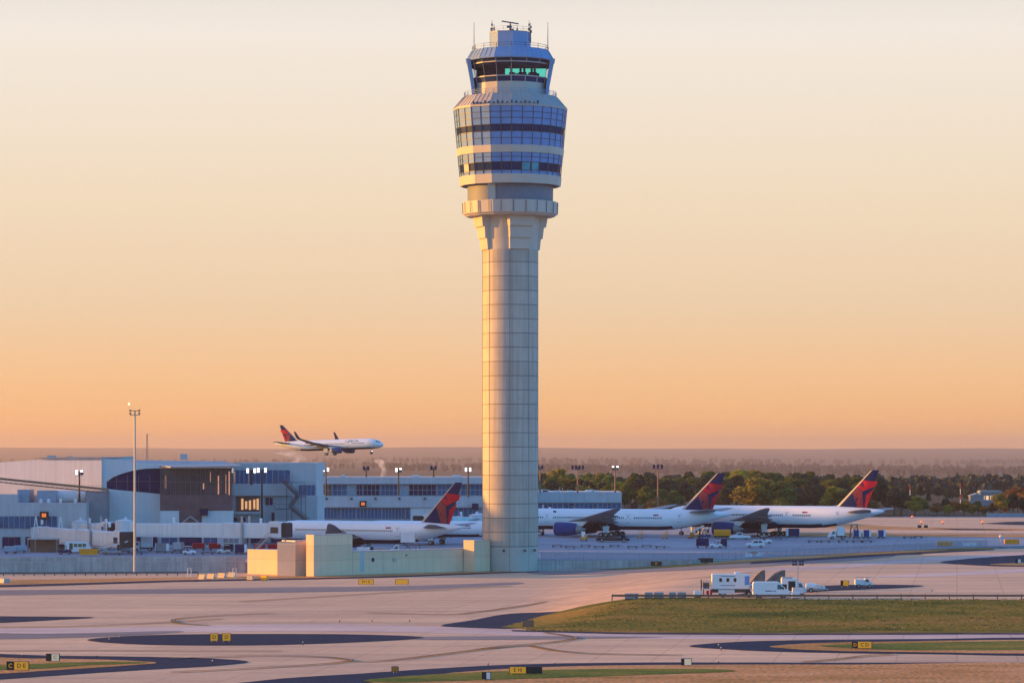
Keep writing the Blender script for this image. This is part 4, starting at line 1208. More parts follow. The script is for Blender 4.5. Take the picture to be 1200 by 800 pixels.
# ---------------------------------------------------------------- jet bridges
M['bridge_skin'] = panel_mat('jet bridge ribbed skin', (0.72, 0.72, 0.71), 50, joint=0.0, period2=1.1, dark=0.8, var=0.05, rough=0.45, streak=0.15)
def jet_bridge(label, pts, zf, w=3.0, h=3.0, cab_dir=None, col_at=0.72, drop=0.0):
    """pts: rotunda end, cab end (world x, y); zf: floor height"""
    a, c = Vector(pts[0]), Vector(pts[1])
    d = (c - a); ln = d.length
    t = thing('jet_bridge', label, 'jet bridge', (a.x, a.y, zf), math.atan2(d.y, d.x), 'jet bridges at the gates')
    b = MB(); b.lathe([(w * .75, -.3), (w * .75, h + .1), (w * .8, h + .15), (w * .2, h + .6)], n=20)
    b.build('rotunda', 'offwhite', t, smooth=True)
    b = MB(); b.tube((0, 0, -zf + apron_z(a.y)), (0, 0, -.3), .6, n=12); b.build('column', 'steel', t)
    n = 3
    for i in range(n):
        x0, x1 = ln * i / n + (0 if i else 1.5), ln * (i + 1) / n + (.6 if i < n - 1 else -1.0)
        k = 1.0 - .055 * (n - 1 - i) if True else 1
        z0 = -drop * i / n; z1 = -drop * (i + 1) / n
        b = MB()
        ww, hh = w * k / 2, h * k
        v = []
        for x, zz in ((x0, z0), (x1, z1)):
            v += [(x, -ww, zz - .25 * k), (x, ww, zz - .25 * k), (x, ww, zz + hh - .15), (x, ww * .6, zz + hh), (x, -ww * .6, zz + hh), (x, -ww, zz + hh - .15)]
        b.add(v, [(0, 1, 7, 6), (1, 2, 8, 7), (2, 3, 9, 8), (3, 4, 10, 9), (4, 5, 11, 10), (5, 0, 6, 11), (5, 4, 3, 2, 1, 0), (6, 7, 8, 9, 10, 11)])
        tn = b.build('tunnel', 'bridge_skin', t)
        b = MB()
        for x in (x0 + .12, x1 - .12):
            zz = lerp(z0, z1, (x - x0) / (x1 - x0))
            b.box(x - .14, x + .14, -ww - .09, ww + .09, zz - .38, zz + hh + .07)
        b.box(x0, x1, -ww - .04, -ww + .2, min(z0, z1) - .48, min(z0, z1) - .25); b.box(x0, x1, ww - .2, ww + .04, min(z0, z1) - .48, min(z0, z1) - .25)
        b.build('rib_frame', 'offwhite', tn)
    # drive column with wheels
    x = ln * col_at; zg = apron_z(c.y) - zf
    b = MB()
    for s in (-1, 1):
        b.box(x - .22, x + .22, s * (w / 2 + .35) - .2, s * (w / 2 + .35) + .2, zg + .9, h + 1.6 - drop * col_at)
    b.box(x - .3, x + .3, -w / 2 - .6, w / 2 + .6, zg + .7, zg + 1.1)
    dc = b.build('drive_column', 'steel', t)
    for s in (-1, 1):
        b = MB(); b.wheel(x, s * (w / 2 + .1), zg + .55, .55, .5); b.build('wheel', ['tyre', 'wheel_rim'], dc)
    # cab
    b = MB()
    b.box(ln - 1.4, ln + 2.2, -w * .62, w * .62, -.3 - drop, h - drop)
    b.box(ln - 1.2, ln + 1.6, -w * .5, w * .5, h - drop, h + .45 - drop)
    cb = b.build('cab', 'offwhite', t)
    b = MB(); b.box(ln - .6, ln + 1.4, -w * .62 - .05, -w * .62 - .005, .7 - drop, 2.1 - drop); b.build('cab_window', 'window', cb)
    b = MB()
    b.loft([[(ln + 2.2, -w * .62, -.2 - drop), (ln + 2.2, w * .62, -.2 - drop), (ln + 2.2, w * .62, h - drop), (ln + 2.2, -w * .62, h - drop)],
            [(ln + 2.8, -w * .66, -.3 - drop), (ln + 2.8, w * .66, -.3 - drop), (ln + 2.8, w * .66, h + .2 - drop), (ln + 2.8, -w * .66, h + .2 - drop)],
            [(ln + 3.3, -w * .56, -.2 - drop), (ln + 3.3, w * .56, -.2 - drop), (ln + 3.3, w * .56, h - .1 - drop), (ln + 3.3, -w * .56, h - .1 - drop)]])
    b.build('canopy', 'dark', cb)
    # service stair
    b = MB()
    z0 = -.1 - drop
    for s in (-.45, .45):
        b.obox((ln - .4, -w * .62 - .9 + s, z0), (ln - 5.0, -w * .62 - .9 + s, zg + .1), .1, .3)
        b.obox((ln - .4, -w * .62 - .9 + s, z0 + 1), (ln - 5.0, -w * .62 - .9 + s, zg + 1.1), .07, .07)
    for i in range(13):
        q = (i + .5) / 13
        b.box(lerp(ln - .4, ln - 5, q) - .14, lerp(ln - .4, ln - 5, q) + .14, -w * .62 - 1.33, -w * .62 - .47, lerp(z0, zg, q) - .03, lerp(z0, zg, q) + .03)
    b.build('service_stair', 'steel', t)
    for xx in (.3, ln * .33, ln * .9):
        b = MB(); b.lathe([(.3, h), (.3, h + .7), (.45, h + .8), (.15, h + 1.1)], n=10, cx=xx); b.build('roof_vent', 'white_paint', t)
    return t
def B(px, Y): return (xat(px, Y), Y)
jet_bridge('long white jet bridge sloping down to an empty stand above the yellow skip', (B(6, 779), B(143, 731)), 5.5, 3.1, 3.2, drop=1.1, col_at=.8)
jet_bridge('long level white jet bridge running in front of the copper glass hall', (B(146, 747), B(324, 731)), 6.75, 3.0, 2.95, col_at=.80)
jet_bridge('short jet bridge seen between the tower shaft and the first jet right of it', (B(612, 862), B(648, 852)), 6.6, 3.2, 3.6, col_at=.5)
jet_bridge('jet bridge cab docked at the jet standing farthest right, above its blue engine', (B(812, 885), B(838, 864)), 7.0, 3.2, 3.4, col_at=.4)
jet_bridge('white jet bridge passing behind the fin of the jet at the service building', (B(560, 848), B(500, 838)), 6.0, 3.0, 3.1, col_at=.6)
jet_bridge('white jet bridge rising behind the first one, by the stair tower', (B(94, 762), B(128, 750)), 6.4, 2.8, 2.8, col_at=.5)
t = thing('bridge_gantry', 'white A-shaped bracing frames standing over the gate wing window band', 'frame', (0, 0, 0))
for px in (44, 73):
    b = MB()
    Yg = 757
    b.obox((xat(px - 4, Yg), Yg, zat(619, Yg)), (xat(px - 8 + 6, Yg), Yg, zat(603, Yg)), .25, .25) if False else None
    b.obox((xat(px - 7, Yg), Yg, zat(640, Yg)), (xat(px - 2, Yg), Yg, zat(603, Yg)), .22, .22)
    b.obox((xat(px + 3, Yg), Yg, zat(640, Yg)), (xat(px - 2, Yg), Yg, zat(603, Yg)), .22, .22)
    b.build('brace', 'white_paint', t)

# docking displays fixed on the gate walls
for px, py, Y, lab in ((52, 603.4, 764.6, 'dark docking display with orange figures on the low gate wing wall'), (425.5, 590, 958.5, 'dark docking display with orange figures on the long concourse wall, above the nearest jet'),
                       (239, 599.5, 771, 'dark docking display below the copper glass front'), (557, 593, 958.5, 'dark docking display on the concourse wall beside the tower shaft')):
    t = thing('docking_display', lab, 'display', pt(px, py, Y))
    b = MB(); b.box(-1.0, 1.0, -.7, -.05, -.9, .9); b.build('housing', 'sign_black', t)
    b = MB()
    if px in (52, 425.5):
        for x in (-.5, .05): b.box(x, x + .45, -.74, -.705, -.45, .45)
        b.build('figures', 'orange_lamp', t)
    else:
        b.box(-.8, .8, -.73, -.705, -.6, .6); b.build('screen', 'window_dark', t)

# ---------------------------------------------------------------- floodlight masts
def flood_mast(px, py_top, py_foot, Y, label, lit, n=4, m='sign_black', w=.62, r=.22, group='apron floodlight masts', fs=1.0):
    z1, z0 = zat(py_top, Y), zat(py_foot, Y)
    t = thing('floodlight_mast', label, 'floodlight mast', (xat(px, Y), Y, z0), 0, group)
    h = z1 - z0
    b = MB(); b.tube((0, 0, 0), (0, 0, h - .3), r * 1.3, r * .8, 10); b.build('pole', m, t)
    b = MB(); b.obox((-w * 1.15, 0, h - 1.1), (w * 1.15, 0, h - 1.1), .14, .14); b.obox((-w * .9, 0, h - .2), (w * .9, 0, h - .2), .14, .14); b.build('crossarm', 'darkgrey', t)
    for i in range(n):
        x = lerp(-w, w, (i % ((n + 1) // 2)) / max(1, (n + 1) // 2 - 1)); z = h - 1.1 + .15 if i >= (n + 1) // 2 else h - .35
        b = MB(); b.box(x - .34 * fs, x + .34 * fs, -.30, .25, z, z + .62 * fs)
        lm = b.build('floodlight', 'lamp_off', t)
        b = MB(); b.box(x - .29 * fs, x + .29 * fs, -.36, -.302, z + .05, z + .55 * fs)
        b.build('lens', 'lamp' if (lit and i < lit) else 'window_dark', lm)
    return t
flood_mast(93, 551.5, 588, 770, 'short lit floodlight mast on the gate wing roof', 3, 4)
flood_mast(294.5, 549.6, 568, 799, 'twin floodlight on the balcony edge, left one of a bright pair', 4, 4, w=.9)
flood_mast(307, 549, 612, 792, 'tall dark mast with bright lamps in front of the glowing balcony panes', 4, 4, w=.9)
flood_mast(382, 548.6, 581, 952, 'lit floodlight mast where the concourse roof begins', 4, 4)
flood_mast(429, 547, 559, 966, 'unlit dark floodlight head on the roof beside the thin steam plume', 0, 4)
flood_mast(467, 549, 580, 952, 'lit floodlight mast halfway along the concourse, before the red tail', 3, 4)
flood_mast(508, 546.6, 559, 966, 'unlit dark floodlight head above the concourse roof, left of the tall red fin', 0, 4)
flood_mast(548.5, 548.6, 582, 950, 'lit floodlight mast close beside the tower shaft and the red fin', 4, 4)
flood_mast(633, 546, 577, 980, 'dark floodlight mast half hidden by the tower, on the pier building', 0, 4, 'rust_steel')
flood_mast(677, 546, 577, 980, 'wide dark floodlight mast rising from the middle of the pier roof', 0, 8, 'rust_steel', 1.6)
flood_mast(721, 546.4, 577, 980, 'brown mast with pale lamp head at the end of the pier roof', 2, 4, 'rust_steel', .7)
flood_mast(771, 545, 602, 960, 'tall brown floodlight mast standing alone against the wood', 0, 6, 'rust_steel', 1.2)
Yp = gp(158, 672.5).y
t = flood_mast(158, 480, 672.5, Yp, 'very tall slender pinkish pole with a crossbar of lamps in front of the retaining wall', 0, 4, 'steel', .95, .24, group=None, fs=.55)
h = zat(480, Yp)
b = MB(); b.tube((-1.25, 0, h), (-1.25, 0, h + 1.0), .05, n=6); b.tube((1.25, 0, h), (1.25, 0, h + .9), .04, n=6); b.build('rod', 'steel', t)
b = MB(); b.lathe([(.05, h + .95), (.2, h + 1.1), (.2, h + 1.4), (.05, h + 1.55)], n=10, cx=-1.25); b.build('obstruction_light', 'red_lamp', t, smooth=True)
M['mast_far'] = mat('distant mast steel', (0.25, 0.16, 0.14), 0.7)
t = thing('radio_mast', 'faint lattice radio mast on the hazy skyline right of the tall pole', 'mast', pt(172.5, 526, 5200))
b = MB()
for s in (-1.6, 1.6): b.obox((s, 0, -30), (s * .4, 0, 25), .9, .9)
for i in range(9): b.obox((-1.6, 0, -28 + i * 6), (1.4, 0, -23 + i * 6), .6, .6)
b.build('lattice', 'mast_far', t)
for px, p0, p1, lab in ((1066.5, 568, 586, 'thin pale antenna pole among the orange trees'), (1125.5, 566, 586, 'thin red and white antenna pole before the dark conifers')):
    Y = 1180; t = thing('antenna_pole', lab, 'antenna pole', pt(px, p1 + 18, Y))
    hh = zat(p0, Y) - zat(p1 + 18, Y)
    for i in range(6):
        b = MB(); b.tube((0, 0, hh * i / 6), (0, 0, hh * (i + 1) / 6), .11, n=6); b.build('section', 'red' if i % 2 else 'white_paint', t)
# ---------------------------------------------------------------- airliners
# local axes: +x towards the nose, +y to the left wing, z up, origin on the ground under the main gear
def airliner(name, label, loc, rz, P, group=None, pitch=0.0):
    L, nose, r, zc = P['L'], P['nose'], P['r'], P['zc']
    t = thing(name, label, 'airliner', loc, 0, group)
    t.rotation_euler = (0, -pitch, rz)
    X = lambda s: nose - s
    # fuselage
    st = [(0.0, .03, -.30), (.12 * r, .26, -.28), (.4 * r, .47, -.22), (.9 * r, .68, -.13), (1.5 * r, .84, -.06), (2.3 * r, .95, -.02), (3.3 * r, 1.0, 0)]
    st += [(3.3 * r + (L - 10.3 * r) * k / 5, 1.0, 0) for k in range(1, 6)]
    st += [(L - 5.6 * r, .965, .035), (L - 4.3 * r, .86, .13), (L - 3.0 * r, .68, .27), (L - 1.8 * r, .47, .40), (L - .8 * r, .27, .50), (L - .2 * r, .15, .55), (L, .07, .57)]
    def sect(s):
        for (a, ra, da), (b, rb, db) in zip(st, st[1:]):
            if a <= s <= b:
                q = (s - a) / (b - a)
                return lerp(ra, rb, q) * r, zc + lerp(da, db, q) * r
        return st[-1][1] * r, zc
    def sk(s, ang, out=0.0):              # point on the skin; ang 0 = left side, 90 = crown
        rad, z = sect(s)
        return Vector((X(s), (rad + out) * math.cos(R(ang)), z + (rad + out) * math.sin(R(ang))))
    n = 36
    mb = MB()
    rings = [[sk(s, 360 * i / n) for i in range(n)] for s, _, _ in st]
    mb.loft(rings)
    for k, f in enumerate(mb.f):
        if len(f) > 4: continue
        c = sum((Vector(mb.v[i]) for i in f), Vector()) / len(f)
        s = nose - c.x
        rad, z = sect(s)
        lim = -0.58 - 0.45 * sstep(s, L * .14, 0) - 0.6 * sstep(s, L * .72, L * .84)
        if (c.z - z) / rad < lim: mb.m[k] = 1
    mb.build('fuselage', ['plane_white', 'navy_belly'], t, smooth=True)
    # cabin windows, one row each side
    mb = MB()
    for sd in (0, 1):
        s = 3.6 * r
        k = 0
        while s < L - 6.6 * r:
            k += 1
            if all(abs(s - d) > 1.3 for d in P['doors']):
                for a, b in ((s, s + .30),):
                    q = [sk(a, 5, .02), sk(b, 5, .02), sk(b, 14.5, .02), sk(a, 14.5, .02)]
                    if sd: q = [Vector((p.x, -p.y, p.z)) for p in q]
                    mb.add(q, [(0, 1, 2, 3)])
            s += .52
    o = mb.build('cabin_windows', 'window', t)
    for d in P['doors']:
        for sd in (1, -1):
            mb = MB()
            def P2(s, a, out): 
                p = sk(s, a, out); return Vector((p.x, p.y * sd, p.z))
            for (s0, s1, a0, a1, mm, oo) in ((d - .62, d + .62, -19, 27, 1, .012), (d - .5, d + .5, -16, 24, 0, .024), (d - .13, d + .13, 10, 17, 2, .034)):
                mb.add([P2(s0, a0, oo), P2(s1, a0, oo), P2(s1, (a0 + a1) / 2, oo), P2(s0, (a0 + a1) / 2, oo), P2(s1, a1, oo), P2(s0, a1, oo)], [(0, 1, 2, 3), (3, 2, 4, 5)], mm)
            mb.build('cabin_door', ['plane_white', 'grey_paint', 'window'], t)
    mb = MB()
    for sd in (1, -1):
        for s0, s1, a0, a1 in ((.62 * r, .80 * r, 38, 62), (.80 * r, 1.02 * r, 34, 56), (1.02 * r, 1.3 * r, 32, 50)):
            q = [sk(s0, a0, .03), sk(s1, a0, .03), sk(s1, a1, .03), sk(s0, a1 + 6, .03)]
            mb.add([Vector((p.x, p.y * sd, p.z)) for p in q], [(0, 1, 2, 3)])
    mb.build('cockpit_windows', 'window', t)
    # flag and registration marks near the tail
    for sd in (1, -1):
        mb = MB()
        s0 = L - 7.4 * r
        def q4(a, b, c, d, m):
            q = [sk(a, c, .03), sk(b, c, .03), sk(b, d, .03), sk(a, d, .03)]
            mb.add([Vector((p.x, p.y * sd, p.z)) for p in q], [(0, 1, 2, 3)], m)
        q4(s0, s0 + .55, 22, 30, 0); q4(s0 + .55, s0 + 1.4, 22, 30, 1)
        mb.build('flag_mark', ['navy', 'red'], t)
    # fin with red and maroon emblem
    fk = P['fin']                               # metres per unit of the fin drawing
    fx, fz = X(P['fin_s']), zc + r * 0.80
    def fin_pt(u, v, side, extra=0.0):
        x = fx - (u - 245) * fk; z = fz + (540 - v) * fk * .94
        th = lerp(.42, .16, clamp((540 - v) / 360.0)) * P['ft'] + extra
        return Vector((x, th * side, z))
    mb = MB()
    rows = []
    for q in range(7):
        v = lerp(560, 180, q / 6)
        le = lerp(245, 550, clamp((505 - v) / 325.0, -.17, 1)) ; te = lerp(500, 622, clamp((540 - v) / 360.0, -.06, 1))
        c = te - le
        rows.append([fin_pt(le, v, 0), fin_pt(le + .10 * c, v, .55), fin_pt(le + .22 * c, v, 1), fin_pt(le + .55 * c, v, 1), fin_pt(te, v, .04), fin_pt(te, v, -.04), fin_pt(le + .55 * c, v, -1), fin_pt(le + .22 * c, v, -1), fin_pt(le + .10 * c, v, -.55)])
    mb.loft(rows)
    for k, f in enumerate(mb.f):
        if len(f) == 4 and (k % 9) in (0, 8): mb.m[k] = 1
    mb.build('fin', ['navy', 'steel'], t)
    def side_y(u, v, extra):
        le = lerp(245, 550, clamp((505 - v) / 325.0, -.17, 1)); te = lerp(500, 622, clamp((540 - v) / 360.0, -.06, 1))
        q = (u - le) / (te - le)
        w = 1.0 if q < .55 else lerp(1, .04, (q - .55) / .45)
        if q < .22: w = lerp(.3, 1, q / .22)
        return lerp(.42, .16, clamp((540 - v) / 360.0)) * P['ft'] * w + extra
    for poly, m in (([(474, 275), (606, 285), (590, 332), (476, 378), (424, 338)], 'red'), ([(424, 342), (472, 382), (480, 534), (425, 526), (384, 394)], 'maroon'), ([(572, 360), (504, 415), (490, 533), (504, 533)], 'red')):
        mb = MB()
        for sd in (1, -1):
            bm = bmesh.new()
            bm.faces.new([bm.verts.new((a, b, 0)) for a, b in poly])
            bmesh.ops.triangulate(bm, faces=bm.faces[:])
            for w in range(380, 640, 14):
                bmesh.ops.bisect_plane(bm, geom=bm.verts[:] + bm.edges[:] + bm.faces[:], plane_co=(w, 0, 0), plane_no=(1, 0, 0))
            bm.verts.index_update()
            mb.add([(lambda p: Vector((p.x, side_y(vv.co.x, vv.co.y, .05) * sd, p.z)))(fin_pt(vv.co.x, vv.co.y, 0)) for vv in bm.verts], [[w.index for w in f.verts] for f in bm.faces])
            bm.free()
        mb.build('fin_emblem', m, t)
    # wings
    def wing(pts, nm, sd, matname, flapped=False):
        mb = MB()
        rings = []
        for (y, s_le, s_te, z, th) in pts:
            c = s_te - s_le
            rings.append([Vector((X(s_le + c * a), y * sd, z + th * b)) for a, b in ((0, 0), (.12, .5), (.4, .62), (.75, .3), (1, 0), (.75, -.2), (.4, -.42), (.12, -.35))])
        mb.loft(rings)
        return mb.build(nm, matname, t, smooth=True)
    W = P['wing']
    for sd in (1, -1):
        w = wing(W, 'wing', sd, 'wing_grey')
        mb = MB()                       # flap track fairings
        for fr_ in (.22, .42, .62):
            i = 1 if fr_ < .35 else 2
            y = fr_ * W[-1][0]
            k0 = [a for a in range(len(W) - 1) if W[a][0] <= y <= W[a + 1][0]][0]
            q = (y - W[k0][0]) / (W[k0 + 1][0] - W[k0][0])
            te = lerp(W[k0][2], W[k0 + 1][2], q); z = lerp(W[k0][3], W[k0 + 1][3], q)
            f_ = MB(); f_.loft([[Vector((X(te + a), y * sd + b * .28 * k, z - .35 + c * .38 * k)) for b, c in ((-1, 0), (0, 1), (1, 0), (0, -1))] for a, k in ((-3.2, .3), (-1.6, 1), (0, .9), (1.4, .1))])
            f_.build('flap_fairing', 'wing_grey', w)
        if P.get('winglet'):
            tip = W[-1]
            mb = MB()
            rings = []
            for dy, dz, s0, c in ((0, 0, tip[1], tip[2] - tip[1]), (.55, .30, tip[1] + .5, 1.45), (.95, 1.0, tip[1] + 1.0, 1.3), (1.2, 2.9, tip[1] + 2.2, .7)):
                rings.append([Vector((X(s0 + a * c), (tip[0] + dy) * sd + b * .13, tip[3] + dz)) for a, b in ((0, 0), (.4, 1), (1, 0), (.4, -1))])
            mb.loft(rings)
            mb.build('winglet', 'navy', w)
    wing_z = zc - .5 * r
    # belly fairing
    mb = MB()
    s0, s1 = W[0][1] - 2.0 * r * .5, W[0][2] + 1.0 * r
    rings = []
    for q, k in ((0, .35), (.15, .8), (.3, 1), (.7, 1), (.87, .8), (1, .35)):
        s = lerp(s0, s1, q)
        rings.append([Vector((X(s), r * 1.04 * k * math.cos(a) , zc - r * .42 + r * .72 * k * math.sin(a))) for a in [2 * math.pi * i / 20 for i in range(20)]])
    mb.loft(rings)
    mb.build('belly_fairing', 'navy_belly', t, smooth=True)
    # tailplane
    T = P['tail']
    for sd in (1, -1):
        wing(T, 'tailplane', sd, 'wing_grey')
    # engines
    for sd in (1, -1):
        es, ey, ez, er, el = P['eng']
        c = [(.80, -.02), (.93, 0), (1.0, .10), (1.02, .35), (.98, .7), (.86, 1.0)]
        mb = MB()
        def ring(q, rad, nn=28):
            return [Vector((X(es + q * el), ey * sd + rad * er * math.cos(2 * math.pi * i / nn), ez + rad * er * math.sin(2 * math.pi * i / nn))) for i in range(nn)]
        mb.loft([ring(.25, .80), ring(.02, .84), ring(-.02, .90), ring(.0, .95), ring(.1, 1.0), ring(.35, 1.02), ring(.7, .97), ring(1.0, .82), ring(.92, .74)], cap=False)
        nf = 28
        for k in range(len(mb.m)):
            if nf <= k < nf * 3: mb.m[k] = 1
        e = mb.build('engine', ['blue' if P.get('bright_eng') else 'navy', 'steel'], t, smooth=True)
        mb = MB(); mb.loft([ring(.24, .82), ring(.22, .30), ring(.06, .04)])
        mb.build('fan', 'darkgrey', e, smooth=True)
        mb = MB(); mb.loft([ring(.85, .72), ring(1.12, .56), ring(1.22, .44), ring(1.2, .30), ring(1.42, .05)])
        mb.build('exhaust', 'steel', e, smooth=True)
        mb = MB()
        zt_ = P['pyl']
        mb.loft([[Vector((X(es + a * el), ey * sd + b * .22, z)) for b in (-1, 1)] + [Vector((X(es + a2 * el), ey * sd + b * .18, z2)) for b in (1, -1)] for a, z, a2, z2 in ((.15, ez + er * .9, .3, ez + er * 1.03), (1.25, ez + er * .45, 1.5, zt_))])
        mb.build('pylon', 'plane_white', e)
    # landing gear
    gw = P['gear']
    for sd in (1, -1):
        mb = MB()
        mb.tube((0, gw * sd, P['wr'] * .9), (0.0, gw * sd * .97, wing_z), .20, .26, 10)
        mb.tube((0.2, gw * sd, P['wr'] * 1.2), (2.2, gw * sd * .8, wing_z), .10, .10, 8)
        g = mb.build('main_gear', 'steel', t)
        mb = MB()
        for ax in P['axles']:
            for dy in (-.55, .55):
                mb.wheel(ax, gw * sd + dy * P['wr'] / .6 * .8, P['wr'], P['wr'], .42)
        if len(P['axles']) > 1:
            mb.obox((P['axles'][0], gw * sd, P['wr']), (P['axles'][-1], gw * sd, P['wr']), .3, .3, 1)
        mb.build('wheels', ['tyre', 'wheel_rim'], g)
        mb = MB()
        mb.prism([(-1.0, wing_z - .3), (.9, wing_z - .3), (.6, wing_z - 2.3 * P['wr'] / .6), (-.5, wing_z - 2.3 * P['wr'] / .6)], gw * sd + .55 * sd, gw * sd + .63 * sd, 'y')
        mb.build('gear_door', 'plane_white', g)
    ng = nose - P['ng']
    mb = MB(); mb.tube((ng, 0, P['wr'] * .8), (ng + .1, 0, zc - r * .8), .13, .17)
    g = mb.build('nose_gear', 'steel', t)
    mb = MB()
    for dy in (-.32, .32): mb.wheel(ng, dy, P['wr'] * .82, P['wr'] * .82, .28)
    mb.build('wheels', ['tyre', 'wheel_rim'], g)
    return t, sk

wide = dict(L=65.0, nose=32.3, r=2.78, zc=4.62, doors=(7.0, 15.0, 37.5, 51.5), fin=.0300, ft=1.0, fin_s=52.0,
            wing=[(2.2, 20.5, 34.5, 3.9, 1.5), (9.7, 25.6, 34.8, 4.7, 1.05), (20, 33.3, 38.4, 6.3, .6), (28.0, 39.2, 42.0, 7.6, .35), (30.6, 41.8, 43.0, 8.1, .2)],
            tail=[(1.2, 53.5, 60.6, 6.6, .75), (10.2, 60.8, 63.4, 7.5, .3)], eng=(19.4, 9.7, 2.2, 1.78, 6.0), pyl=4.3,
            gear=5.4, wr=.66, axles=(-1.45, 0, 1.45), ng=6.2, bright_eng=True)
wide2 = dict(wide, L=63.7, nose=32.3, fin_s=51.0, r=2.95, zc=5.25)
med = dict(L=54.0, nose=25.0, r=2.6, zc=4.75, doors=(6.2, 38.0), fin=.0285, ft=.9, fin_s=43.4,
           wing=[(2.0, 17.4, 27.8, 3.5, 1.25), (7.9, 21.4, 28.2, 4.3, .85), (16, 27.4, 31.4, 5.6, .5), (22.5, 32.0, 34.2, 6.8, .3), (24.2, 33.4, 34.4, 7.2, .2)],
           tail=[(1.0, 44.0, 50.6, 6.0, .65), (9.0, 50.4, 52.8, 6.9, .25)], eng=(16.0, 7.9, 2.15, 1.35, 4.6), pyl=4.0,
           gear=4.65, wr=.58, axles=(-.72, .72), ng=4.6, bright_eng=True)
narrow = dict(L=44.5, nose=21.6, r=1.98, zc=3.9, doors=(5.0, 13.6, 26.0, 37.0), fin=.0190, ft=.8, fin_s=35.2,
              wing=[(1.6, 16.2, 23.6, 2.9, 1.0), (6.2, 18.8, 23.7, 3.5, .7), (12, 22.6, 25.6, 4.7, .42), (16.6, 25.4, 27.2, 6.1, .28)],
              tail=[(.8, 37.0, 41.6, 4.9, .5), (6.3, 40.8, 42.6, 5.6, .2)], eng=(14.6, 5.75, 1.75, 1.10, 3.6), pyl=3.2,
              gear=3.8, wr=.58, axles=(0,), ng=5.0, winglet=True, bright_eng=True)
G_AIR = 'airliners parked nose-in at the concourse'
def park(label, P, px_tail, gear_Y, psi, z=None, group=G_AIR):
    # heading points left and away from the viewer by psi degrees; the tail end is seen at px_tail
    arm = P['L'] - P['nose']
    ty = gear_Y - arm * math.sin(R(psi))
    gx = xat(px_tail, ty) - arm * math.cos(R(psi))
    return airliner('parked_airliner', label, (gx, gear_Y, apron_z(gear_Y) if z is None else z), R(180 - psi), P, group)
plane_a, _ = park('white airliner behind the service building, its red fin left of the tower', med, 541, 742, 31)
plane_b, _ = park('white airliner first to the right of the tower, tail overlapping the next jet', wide, 857, 846, 17)
plane_c, _ = park('white widebody airliner standing farthest right on the apron, tail against the trees', wide2, 1036, 848, 25)
plane_d, _ = park('white airliner mostly hidden by the tower shaft and the jet before it', dict(narrow, winglet=False), 613, 790, 20)
fly, fsk = airliner('landing_airliner', 'white airliner with upturned wingtips and lowered wheels landing low over the concourse roof', (0, 0, 0), R(-21), narrow, pitch=R(1.6))
fly['category'] = 'airliner'
fly.location = pt(387.5, 533.4, 1185)
for sd in (1, -1):
    s0 = 11.6
    p = fsk(s0, 36, .04)
    tl = text_mesh('title', 'DELTA', 1.15, 'navy', fly, (p.x, p.y * sd, p.z), (R(90 - 36), 0, R(180)) if sd > 0 else (R(90 - 36), 0, 0), squash=1.25)
    mb = MB()
    q = [fsk(s0 + 3.35, 28, .04), fsk(s0 + 2.5, 28, .04), fsk(s0 + 2.92, 46, .04)] if True else 0
    mb.add([Vector((v.x, v.y * sd, v.z)) for v in q], [(0, 1, 2)])
    mb.build('title_emblem', 'red', fly)
for sd in (1, -1):
    mb = MB(); p = fsk(24.0, 0)
    mb.lathe([(.02, -.08), (.2, 0), (.02, .08)], n=8)
    o = mb.build('landing_light', 'lamp', fly, loc=(narrow['nose'] - 17.4, 2.6 * sd, 3.1))
mb = MB(); mb.lathe([(.02, -.14), (.26, 0), (.02, .14)], n=8)
mb.build('landing_light', 'lamp', fly, loc=(narrow['nose'] - 4.7, 0, 1.15))
# ---------------------------------------------------------------- walls, fences and rails along the apron edge
def along(x0, x1, step):
    pts, x = [], x0
    while x <= x1:
        pts.append(Vector((x, edge_y(x), 0))); x += step
    return pts
rw = thing('retaining_wall', 'long weathered concrete retaining wall with parapet below the left stands', 'retaining wall', (0, 0, 0))
P = along(-400, -55.5, 6)
b = MB()
for a, c in zip(P, P[1:]):
    b.obox((a.x, a.y - .3, 1.0), (c.x, c.y - .3, 1.0), .5, 3.0)
b.build('face', 'concrete_wall', rw)
b = MB()
for a, c in zip(P, P[1:]):
    b.obox((a.x, a.y - .2, 3.0), (c.x, c.y - .2, 3.0), .3, .95)
b.build('parapet', 'concrete_wall', rw)
b = MB()
for a, c in zip(P, P[1:]):
    b.obox((a.x, a.y - .34, 2.46), (c.x, c.y - .34, 2.46), .5, .14)
b.build('ledge', 'concrete', rw)
rw2 = thing('retaining_wall', 'low concrete retaining wall under the fence right of the tower', 'retaining wall', (0, 0, 0))
P = along(4, 58, 4.5)
b = MB()
for a, c in zip(P, P[1:]):
    b.obox((a.x, a.y - .2, 1.0), (c.x, c.y - .2, 1.0), .35, 2.5)
b.build('face', 'concrete_wall', rw2)
# dark rail at the foot of the left wall
gr = thing('guard_rail', 'dark low guard rail at the foot of the left retaining wall', 'guard rail', (0, 0, 0))
b = MB()
Pr = [gp(p, 674.6 - 0.004 * p) for p in range(-20, 240, 12)]
for a, c in zip(Pr, Pr[1:]):
    b.obox(a + Vector((0, 0, .62)), c + Vector((0, 0, .62)), .10, .34)
b.build('rail', 'darkgrey', gr)
for p in Pr:
    b = MB(); b.box(-.09, .09, .06, .22, -.1, .78); b.build('post', 'darkgrey', gr, loc=p)
